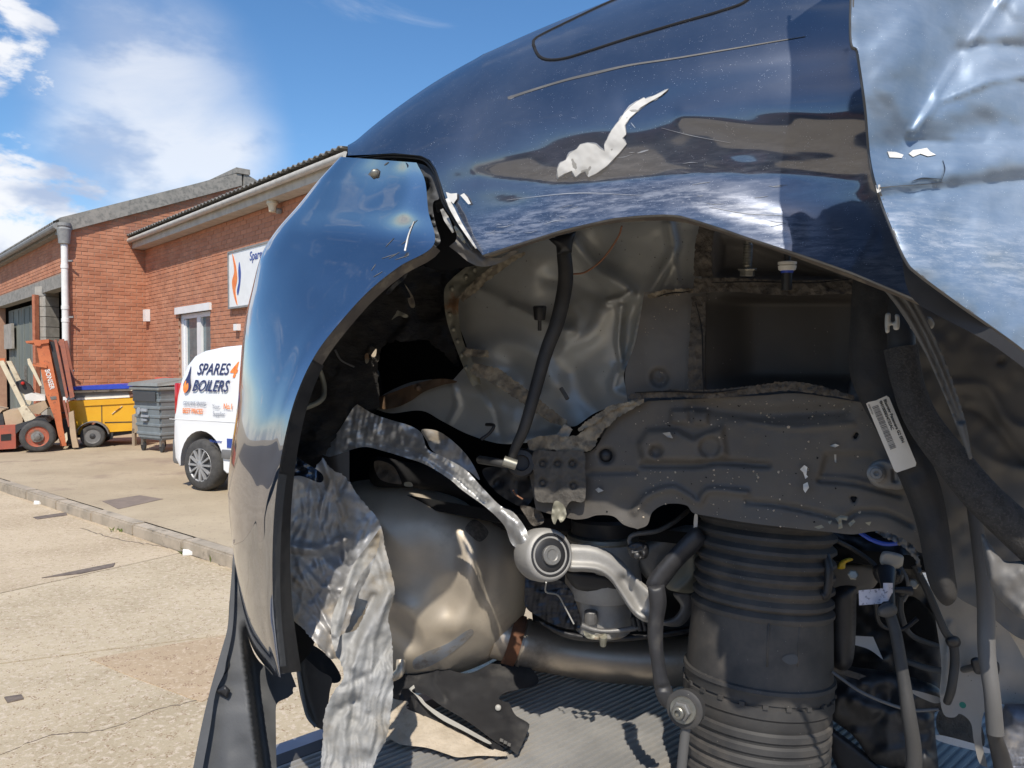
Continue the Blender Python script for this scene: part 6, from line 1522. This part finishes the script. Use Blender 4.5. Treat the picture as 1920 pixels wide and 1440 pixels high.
for i in range(4): hose('gaiter_ring', [(1186 + i * 9, 1158 - i * 0, 1.2), (1192 + i * 9, 1182, 1.2)], 4.5, m_black, car, 8)
sheet('driveshaft_cover', [(1240, 1060), (1290, 1030), (1318, 1036), (1312, 1060), (1318, 1072), (1308, 1090), (1312, 1100), (1298, 1112), (1270, 1110), (1248, 1100)], 1.21, m_flange, car, (ridge([(1300, 1040), (1298, 1080), (1270, 1108)], 8, -.006),), bulge=.006, R=12, step=4)
sheet('hub_ring', [(1262, 1112), (1298, 1112), (1296, 1150), (1276, 1174), (1240, 1172), (1242, 1164), (1264, 1156), (1276, 1136)], 1.23, m_alud, car, bulge=.006, R=8, step=4)
hose('pipe', [(1290, 958, 1.18), (1262, 980, 1.16), (1230, 996, 1.14), (1190, 1002, 1.13), (1180, 1012, 1.13), (1184, 1024, 1.13)], 4.5, m_stripm, car)
sheet('connector', [(1178, 1022), (1200, 1016), (1216, 1024), (1214, 1044), (1196, 1050), (1180, 1040)], 1.125, m_black, car, (nz(8, .006, 17),), bulge=.012, R=8, step=3, back=.01)
MB().lathe(P1(1194, 1042, 1.11), CAM - P1(1194, 1042, 1.11), [(0, .005), (.006, .004), (.007, .001)], 12).build('plug', m_black, car, world=True)
sheet('carrier', [(1190, 1040), (1240, 1000), (1300, 985), (1320, 1020), (1260, 1060), (1220, 1090)], 1.26, m_alud, car, bulge=.02, R=20, step=6)
sheet('clip', [(1302, 966), (1308, 966), (1307, 990), (1301, 994)], 1.10, m_primer, car, step=3)
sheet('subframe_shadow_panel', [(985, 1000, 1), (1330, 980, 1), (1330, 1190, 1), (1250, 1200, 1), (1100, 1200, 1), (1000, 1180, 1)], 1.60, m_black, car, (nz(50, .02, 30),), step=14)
# drop link
link_ = sheet('drop_link', [(1300, 990), (1318, 1000), (1322, 1018), (1280, 1060), (1250, 1098), (1236, 1112), (1216, 1104), (1214, 1086), (1250, 1040)], 1.10, m_linkb, car, bulge=.012, R=20, back=.015, step=5)
link_['label'] = 'dark drop link with nut below the suspension arm'
sheet('link_bar', [(1214, 1100, 1), (1246, 1096, 1), (1250, 1130), (1244, 1170), (1244, 1220), (1252, 1270, 1), (1262, 1296), (1270, 1316), (1258, 1330), (1240, 1322), (1228, 1296), (1222, 1250), (1214, 1190), (1218, 1140)], 1.07, m_linkb, link_, (ridge([(1226, 1292), (1256, 1288)], 4, .005),), bulge=.010, R=14, back=.012, step=5)
q0 = P1(1286, 1328, 1.0); q1 = P1(1246, 1336, .965); an = q1 - q0; an /= np.linalg.norm(an)
an = an * .8 + np.array([-.1, -.5, .05]); an /= np.linalg.norm(an)
MB().lathe(q0, an, [(-.012, .018), (-.01, .0235), (.0, .0245), (.006, .0245), (.008, .021)], 32).build('link_bush', m_rubber, link_, world=True, smooth=True)
MB().lathe(q0 + an * .009, an, [(0, .0155), (.003, .0175), (.005, .0165), (.0051, .013)], 28).build('washer', m_zinc, link_, world=True, smooth=True, sharp=30)
MB().lathe(q0 + an * .014, an, [(0, .0125), (.008, .0125), (.0095, .011)], 6).build('nut', m_alud, link_, world=True)
MB().lathe(q0 + an * .0235, an, [(0, .0078), (.002, .0082), (.009, .0078), (.010, .0065), (.0101, .0042), (.005, .0038), (.005, .0004)], 18).build('stud', m_zinc, link_, world=True, smooth=True, sharp=30)
hose('link_rod', [(1287, 1356, 1.0), (1282, 1400, 1.0), (1272, 1500, 1.0)], 9.5, m_stripm, link_)

# ------------------------------------------------------------------ broken trim hanging at the bottom left
mud = sheet('bumper_trim', [(437, 1036, 1), (434, 1080), (430, 1130), (426, 1180), (412, 1235), (398, 1290), (382, 1360), (362, 1445, 1), (356, 1475, 1), (520, 1475, 1), (518, 1420), (517, 1335, 1), (520, 1318), (540, 1308, 1), (550, 1300, 1), (549, 1290), (556, 1288, 1), (546, 1262, 1), (556, 1250, 1), (540, 1236, 1), (520, 1240), (500, 1250), (478, 1228), (462, 1180), (450, 1110)], lambda U, V: 1.10 + (V - 1040) * -.00022 + .10 * sm(U, 455 + (V - 1230) * .13, 470 + (V - 1230) * .13) * sm(V, 1160, 1240), m_blackg, car, (nz(60, .003, 101), ridge([(436, 1060), (426, 1180), (398, 1290), (366, 1440)], 7, -.005)), step=6, thick=.004)
mud['label'] = 'loose grey black lower bumper trim with clip tabs'
sheet('trim_flange', [(437, 1040, 1), (433, 1100), (428, 1170), (412, 1230), (395, 1290), (378, 1360), (358, 1460, 1), (376, 1462, 1), (394, 1364), (404, 1300), (420, 1262), (424, 1240), (436, 1180), (440, 1100)], lambda U, V: 1.085 + (V - 1040) * -.00022, m_blackg, mud, step=5)
for p_ in ([(404, 1296), (422, 1284), (432, 1294), (426, 1310)], [(382, 1392), (402, 1378), (408, 1384), (404, 1402)]):
    sheet('clip_tab', p_, 1.035, m_black, mud, bulge=.006, R=6, step=4, sharpout=True)
for p_ in ([(424, 1220), (428, 1240), (424, 1258), (414, 1268), (424, 1262), (430, 1244)], [(407, 1308), (402, 1340), (398, 1352), (388, 1362), (400, 1354), (406, 1340)], [(384, 1402), (380, 1420), (374, 1446), (378, 1446), (386, 1418)]):
    sheet('clip_slot', p_, 1.048, m_void, mud, step=3)
sheet('trim_clip', [(524, 1242), (548, 1252), (536, 1262), (526, 1262)], 1.05, m_alud, car, step=4)
sheet('broken_bracket', [(553, 1232), (560, 1224), (575, 1236), (600, 1258), (622, 1272), (618, 1300), (612, 1350), (608, 1368), (588, 1360), (575, 1345), (562, 1300)], 1.22, m_black, car, (ridge([(556, 1232), (566, 1300), (585, 1358)], 6, -.010),), step=5, thick=.004)
hose('bracket_edge', [(555, 1228, 1.205), (564, 1280, 1.205), (575, 1338, 1.205), (592, 1362, 1.205)], 3.2, mat('bluish_edge', (.10, .12, .145), (.07, .085, .10), .4, scale=20), car)
sheet('inner_trim', [(502, 1225, 1), (520, 1215), (560, 1200), (610, 1225), (640, 1270), (620, 1280), (580, 1250), (556, 1228), (548, 1250), (520, 1245)], 1.26, m_void, car, (nz(20, .005, 18),), step=6)
sheet('undertray', [(736, 1262), (780, 1256), (800, 1248), (830, 1252), (880, 1262), (940, 1235), (980, 1240), (1010, 1280), (950, 1298), (935, 1310), (955, 1318, 1), (966, 1340), (985, 1352), (993, 1360), (984, 1384), (970, 1416, 1), (955, 1404), (930, 1392), (880, 1355), (830, 1325), (790, 1300), (740, 1300)], plane3((760, 1280, 1.40), (985, 1360, 1.28), (960, 1400, 1.235), (820, 1260, 1.38), (900, 1270, 1.40), (740, 1390, 1.24)), m_black, car, (ridge([(820, 1252), (816, 1280), (835, 1310)], 5, -.006), ridge([(955, 1322), (968, 1344), (992, 1362)], 5, -.006), nz(40, .004, 19)), step=6, thick=.004)['label'] = 'snapped black undertray flap with a bolt'
ut = plane3((760, 1280, 1.39), (985, 1360, 1.27), (960, 1400, 1.225), (820, 1260, 1.37), (900, 1270, 1.39), (740, 1390, 1.23))
q = P1(934, 1327, float(ut(934, 1327))); vv, ff = lathe_mesh(q, CAM - q, [(-.002, .0055), (.001, .0052), (.002, .003), (.0025, .0005)], 12); mk('rivet', vv, ff, m_clip, car)
for i in range(3): sheet('moulded_text', [(938 + i * 7, 1384 + i * 4), (944 + i * 7, 1386 + i * 4), (943 + i * 7, 1392 + i * 4), (937 + i * 7, 1390 + i * 4)], lambda U, V: ut(U, V) - .002, m_alud, car, step=3, sharpout=True)
sheet('tray_edge', [(766, 1292, 1), (776, 1284, 1), (778, 1290, 1), (772, 1296), (790, 1308), (800, 1320), (830, 1340), (870, 1362), (918, 1390), (914, 1394), (868, 1370), (826, 1348), (794, 1322), (780, 1304)], lambda U, V: ut(U, V) - .012, m_clip, car, step=4)
sheet('tray_liner', [(736, 1285), (770, 1296), (800, 1322), (870, 1362), (940, 1400), (930, 1408), (860, 1375), (800, 1346), (766, 1325), (736, 1318)], lambda U, V: ut(U, V) + .01, m_black, car, (nz(10, .004, 20),), step=5)
sheet('dusty_tray', [(722, 1312), (745, 1312, 1), (770, 1316, 1), (762, 1328), (800, 1344), (860, 1372), (910, 1398), (950, 1412), (942, 1418), (900, 1417), (860, 1420), (838, 1414), (800, 1402), (752, 1396), (730, 1386), (716, 1396)], lambda U, V: ut(U, V) + .008, m_dusty, car, (nz(34, .004, 24), nz(9, .0012, 25)), step=5, thick=.005)['label'] = 'broken tray piece caked with pale dust'

# ------------------------------------------------------------------ right side: ducts, sleeves, strips, cables
duct = sheet('air_duct', [(1600, 505, 1), (1660, 520), (1722, 545, 1), (1700, 620), (1690, 700), (1716, 790), (1760, 900), (1778, 980), (1790, 1070), (1794, 1120), (1770, 1135), (1740, 1090), (1722, 1000), (1700, 930), (1655, 830), (1612, 750), (1592, 690), (1594, 600)], D(1.10), m_foam, car, (nz(60, .006, 111), ridge([(1640, 560), (1640, 680), (1690, 820), (1750, 1000)], 26, -.004), dimple(1604, 740, 10, .008)), bulge=.022, R=26, back=.02, step=7)
duct['label'] = 'black foam air duct carrying a white part sticker'
DT = bvh(duct)
# sticker
sc4 = [(1622, 758), (1665, 742), (1719, 872), (1677, 886)]
ds = on(DT, .0)(np.array([p[0] for p in sc4] + [1670.]), np.array([p[1] for p in sc4] + [815.]))
dS = float(np.min(ds)) - .002
stick = sheet('part_sticker', [(1624, 757), (1628, 754), (1642, 751), (1662, 742), (1667, 745), (1680, 776), (1718, 868), (1717, 874), (1682, 886), (1677, 883)], dS, m_label, duct, step=6, thick=.0006, sharpout=True)
A_, B_, Dd = P1(1622, 758, dS - .0005), P1(1665, 742, dS - .0005), P1(1677, 886, dS - .0005)
xs, ysd = Dd - A_, A_ - B_                       # reading direction runs down the sticker; up = towards its left edge in the photo
lx = np.linalg.norm(Dd - A_); ly = np.linalg.norm(B_ - A_)
ex, ey = (Dd - A_) / lx, (B_ - A_) / ly
def sp(a, b): return A_ + ex * (a * lx) + ey * (b * ly)
text('lettering', 'Blasrohr Panamera G2 EFH', m_print, stick, sp(.03, .76), ex, ey, ly * .17, .0002, 0, .012, True, 'LEFT', 1.02)
text('lettering', '9H1000034732AC', m_print, stick, sp(.03, .57), ex, ey, ly * .17, .0002, 0, .012, True, 'LEFT', 1.0)
text('lettering', '0420191131', m_print2, stick, sp(.02, .10), ex, ey, ly * .09, .0002, 0, .0, True, 'LEFT', 1.0)
mb = MB(); x = .07
while x < .70:
    w_ = random.choice([.005, .008, .012]); 
    qs = [sp(x, .22), sp(x + w_, .22), sp(x + w_, .48), sp(x, .48)]
    mb.add([*qs, *[p + np.cross(ex, ey) * -.0002 for p in qs]], [(0, 1, 2, 3), (4, 7, 6, 5)]); x += w_ + random.choice([.006, .009, .012])
mb.build('barcode', m_print2, stick, world=True)
sheet('side_wall', [(1690, 560, 1), (1800, 590), (1850, 615), (1925, 690, 1), (1960, 720, 1), (1980, 1180, 1), (1920, 1200), (1850, 1150), (1780, 1100), (1750, 960), (1700, 800)], D(1.21), m_wallr, car, (ridge([(1780, 720), (1850, 730), (1890, 790), (1950, 810)], 10, -.006), ridge([(1790, 760), (1850, 780), (1920, 860)], 10, .006), ridge([(1800, 820), (1850, 860), (1950, 890)], 10, -.005), dimple(1878, 680, 8, .006), nz(50, .005, 112)), step=7)
sheet('sill_edge', [(1843, 616), (1860, 608), (1900, 640), (1940, 672), (1945, 700), (1900, 665), (1862, 628)], D(.93), m_dusty, car, step=5)
hose('braided_sleeve', [(1688, 652, .825), (1702, 720, .82), (1730, 790, .815), (1790, 870, .81), (1850, 940, .80), (1960, 1040, .79)], [29, 27, 29, 32, 34, 38], m_knit, car, 24, 8)['label'] = 'black braided hose sleeve'
hose('hose', [(1690, 560, .86), (1690, 620, .835), (1690, 660, .825)], 24, m_cable, car, 18)
sheet('rubber_strip', strip([(1668, 530), (1705, 578), (1745, 650), (1775, 720), (1800, 790), (1820, 860)], [34, 36, 30, 26, 20, 6]), D(.985), m_stripm, car, (ridge([(1660, 530), (1705, 583), (1740, 650), (1770, 720), (1798, 790)], 3.5, .006), ridge([(1680, 526), (1713, 573), (1752, 648), (1781, 718), (1805, 790)], 3.5, .006)), bulge=.004, R=8, step=4)
for p_ in ([(1660, 590), (1670, 588), (1670, 602), (1678, 602), (1678, 590), (1686, 592), (1686, 616), (1676, 618), (1674, 610), (1668, 612), (1668, 622), (1660, 622)], [(1708, 608), (1734, 600), (1738, 594), (1746, 596), (1752, 606), (1748, 616), (1730, 618), (1710, 618)]):
    sheet('clip', p_, D(1.00), m_clip, car, step=3, bulge=.003, R=4, back=.006)
hose('brake_pipe', [(1822, 940, .90), (1836, 1020, .89), (1848, 1120, .88), (1850, 1220, .87), (1860, 1300, .86), (1866, 1375, .86)], [10, 13, 15, 15, 14, 15], m_stripm, car, 16)
hose('brake_pipe', [(1862, 1370, .87), (1874, 1410, .88), (1886, 1460, .88)], [12, 15, 17], m_black, car, 14)
sheet('arch_liner_edge', [(1840, 1000), (1880, 1050), (1930, 1060), (1930, 1160), (1880, 1130), (1855, 1090)], D(1.06), m_wallr, car, (nz(30, .004, 113),), bulge=.01, R=20, step=6)
# lower right: subframe plate, brackets, sensors
plt = sheet('subframe_plate', [(1740, 1080, 1), (1840, 1060, 1), (1850, 1130), (1925, 1155), (1990, 1170, 1), (1990, 1330, 1), (1905, 1340), (1880, 1320), (1848, 1330), (1840, 1380), (1852, 1440, 1), (1836, 1430), (1826, 1390), (1820, 1355), (1800, 1338), (1790, 1345), (1770, 1340), (1762, 1300), (1764, 1230)], D(1.34), m_plate, car, (ridge([(1780, 1170), (1775, 1300)], 6, -.006), ridge([(1900, 1170), (1905, 1320)], 30, .006), nz(60, .003, 114)), step=6, thick=.006)
for u, v_ in ((1805, 1322),): MB().lathe(P1(u, v_, 1.0), CAM - P1(u, v_, 1.0), [(0, .004), (.002, .004), (.0021, .0004)], 12).build('paint_dot', mat('green_dot', (.02, .16, .10), rough=.6), car, world=True)
sheet('hose_tail', [(1880, 1330), (1900, 1320), (1990, 1340), (1990, 1480), (1860, 1480), (1862, 1440), (1870, 1380)], 1.0, mat('woven_sleeve', (.17, .18, .21), (.11, .115, .135), .5, metal=.5, scale=25, dirt=(.22, .20, .18), dscale=8), car, (rip(9, .0016, 1, .1, lambda U, V: sm(V, 1390, 1410)), rip(9, .0016, .1, 1, lambda U, V: sm(V, 1390, 1410)), nz(30, .004, 26)), bulge=.03, R=40, step=4)
sheet('sill_trim', [(1888, 1150), (1912, 1156), (1930, 1200), (1925, 1240), (1908, 1212), (1890, 1180)], D(1.25), m_dusty, car, step=5)
def arm_(name, pts, d, m, bulge=.012, R=16, feats=(), step=6): return sheet(name, pts, d, m, car, feats, bulge=bulge, R=R, back=bulge, step=step)
arm_('subframe', [(1545, 1000), (1600, 1006), (1660, 1010), (1710, 1030), (1725, 1080), (1765, 1150), (1768, 1210), (1760, 1330), (1725, 1315), (1660, 1300), (1600, 1290), (1550, 1250), (1545, 1130)], D(1.62), m_black, .02, 30, (nz(40, .01, 27), ridge([(1560, 1100), (1640, 1110), (1740, 1200)], 30, -.012)))
arm_('subframe_arm', [(1555, 1240), (1600, 1250), (1680, 1262), (1760, 1290), (1768, 1330), (1752, 1340), (1760, 1440), (1764, 1475), (1660, 1475), (1700, 1450), (1640, 1430), (1600, 1380), (1556, 1345), (1545, 1310)], D(1.40), m_black, .02, 26, (nz(34, .008, 28), ridge([(1560, 1300), (1640, 1330), (1740, 1350)], 12, -.010)))
arm_('diagonal_brace', [(1540, 1355), (1552, 1358), (1640, 1425), (1690, 1475), (1600, 1480), (1570, 1440), (1546, 1382)], D(1.42), m_black, .01, 12)
arm_('damper', [(1556, 1110), (1600, 1098), (1606, 1120), (1598, 1245), (1560, 1246), (1550, 1180)], D(1.36), m_black, .03, 24)
arm_('spring_seat', [(1548, 1062), (1600, 1056), (1650, 1066), (1640, 1100), (1610, 1112), (1560, 1130), (1548, 1110)], D(1.48), m_plate, .008, 10)
arm_('ring', [(1688, 1150), (1700, 1120), (1722, 1124), (1755, 1160), (1764, 1205), (1740, 1210), (1710, 1190)], D(1.45), m_void, .01, 10)
hose('ring_edge', [(1690, 1118, 1.1), (1690, 1150, 1.1), (1708, 1190, 1.1), (1760, 1212, 1.1)], 5, m_blackg, car)
hose('link_rod', [(1700, 1240, 1.12), (1752, 1256, 1.08), (1800, 1256, 1.04), (1828, 1250, 1.0)], 6, m_stripm, car)
sheet('edge_strip', [(1712, 1294), (1762, 1308), (1764, 1316), (1750, 1318), (1714, 1302)], 1.06, m_plate, car, step=4)
sheet('edge_strip', [(1560, 1248), (1636, 1272), (1638, 1282), (1560, 1258)], 1.12, m_seald, car, step=4)
arm_('clamp', [(1820, 1238), (1832, 1232), (1842, 1240), (1842, 1262), (1828, 1262)], 1.0, m_black, .006, 6, step=4)
arm_('clamp', [(1858, 1240), (1872, 1242), (1874, 1260), (1866, 1270), (1856, 1258)], 1.0, m_black, .006, 6, step=4)
arm_('grommet', [(1772, 1200), (1782, 1192), (1796, 1194), (1802, 1206), (1794, 1216), (1780, 1214)], 1.0, m_black, .01, 9, step=4)
hose('cable', [(1715, 1060, 1.02), (1740, 1110, 1.01), (1770, 1180, 1.0), (1786, 1204, 1.0), (1790, 1240, 1.0), (1784, 1290, 1.0), (1776, 1316, 1.02)], [6, 7, 7, 8, 8, 8, 7], m_cable, car)
hose('cable', [(1668, 1150, .96), (1680, 1190, .95), (1692, 1260, .94), (1704, 1340, .93), (1714, 1420, .93), (1706, 1490, .93)], [10, 10.5, 11, 13, 14, 14], m_cable, car, 16)['label'] = 'thick dark cable running down to the deck'
sheet('cable_sensor', [(1645, 1142), (1656, 1132), (1672, 1130), (1682, 1140), (1680, 1152), (1664, 1158), (1648, 1154)], .95, m_blackg, car, bulge=.012, R=10, back=.01, step=3)
hose('cable_neck', [(1662, 1070, .99), (1664, 1100, .97), (1666, 1140, .955)], [17, 12, 12], m_black, car, 14)
tagl = sheet('cable_tag', [(1610, 1107), (1656, 1103), (1656, 1093), (1674, 1093), (1674, 1126), (1656, 1128), (1652, 1132), (1611, 1135)], .952, mat('tag_paper', (.56, .57, .66), (.46, .47, .55), .7, scale=40, dirt=(.2, .2, .25), dscale=160, dlo=.55, dhi=.62), car, (lambda U, V: .006 * sm(np.abs(U - 1664), 0, 12),), step=4, sharpout=True, thick=.0006)
arm_('connector', [(1656, 1034), (1690, 1040), (1694, 1052), (1686, 1066), (1652, 1058)], 1.0, m_clip, .006, 5, step=4)
arm_('connector', [(1640, 1060), (1690, 1066), (1690, 1092), (1660, 1098), (1640, 1084)], 1.03, m_black, .014, 12, (nz(14, .008, 29),), 4)
hose('cable', [(1688, 1062, 1.0), (1700, 1084, .99), (1702, 1110, .99), (1694, 1128, .99)], 3, m_stripm, car)
hose('cable', [(1676, 1106, .97), (1692, 1106, .97), (1708, 1108, .97)], [5, 6, 9], m_black, car)
hose('blue_cable', [(1604, 992, 1.0), (1630, 1010, .99), (1660, 1020, .99), (1690, 1018, 1.0)], 4, m_blue, car)
arm_('yellow_clip', [(1570, 1066), (1576, 1052), (1592, 1046), (1600, 1050), (1586, 1056), (1584, 1066)], 1.12, m_yel2, .004, 4, step=3)
hose('cable', [(1548, 1040, 1.05), (1554, 1070, 1.04), (1550, 1110, 1.04), (1540, 1118, 1.04)], 8, m_black, car)
# bright far-side pieces glimpsed beneath the car
m_far = mat('bright_white_sill', (.72, .72, .72), (.62, .62, .63), .5)
farp = MB().box(tuple(P1(1568, 1302, 1.62)), (.10, .03, .05), .7).build('far_bracket', m_far, car, world=True)
sheet('deck_stop', [(1762, 1378), (1850, 1402), (1850, 1412), (1762, 1390)], 1.14, m_far, car, step=5)
sheet('inner_wall', [(1764, 1330), (1830, 1345), (1842, 1402), (1764, 1380)], 1.18, m_seald, car, step=6)

for p_, d_, m_ in (([(1602, 1192, 1), (1637, 1194, 1), (1656, 1237, 1), (1630, 1218), (1602, 1209, 1)], 1.18, m_far), ([(1566, 1264, 1), (1600, 1300), (1598, 1318, 1), (1562, 1308), (1556, 1298)], 1.16, m_plate), ([(1556, 1300, 1), (1600, 1312, 1), (1598, 1326), (1590, 1332), (1548, 1322, 1)], 1.15, m_far), ([(1545, 1325, 1), (1590, 1336, 1), (1592, 1346, 1), (1584, 1344), (1574, 1338), (1560, 1340), (1548, 1332)], 1.145, m_far)):
    sheet('far_bracket', p_, d_, m_, car, step=4, thick=.004)
hose('cable', [(1640, 1120, 1.06), (1650, 1170, 1.08), (1690, 1180, 1.08), (1720, 1160, 1.08)], 4, m_black, car)
hose('cable', [(1560, 1010, 1.1), (1600, 1030, 1.1), (1640, 1060, 1.08), (1650, 1090, 1.06)], 4.5, m_cable, car)
hose('brake_line', [(1560, 1260, 1.05), (1620, 1300, 1.03), (1700, 1330, 1.02), (1760, 1330, 1.01)], 3, m_stripm, car)
for u, v_ in ((1668, 1075), (1712, 1095), (1600, 1078)):
    MB().lathe(P1(u, v_, 1.0), CAM - P1(u, v_, 1.0), [(-.006, .007), (.002, .007), (.003, .005), (.0032, .0005)], 6).build('bolt', m_zinc, car, world=True)
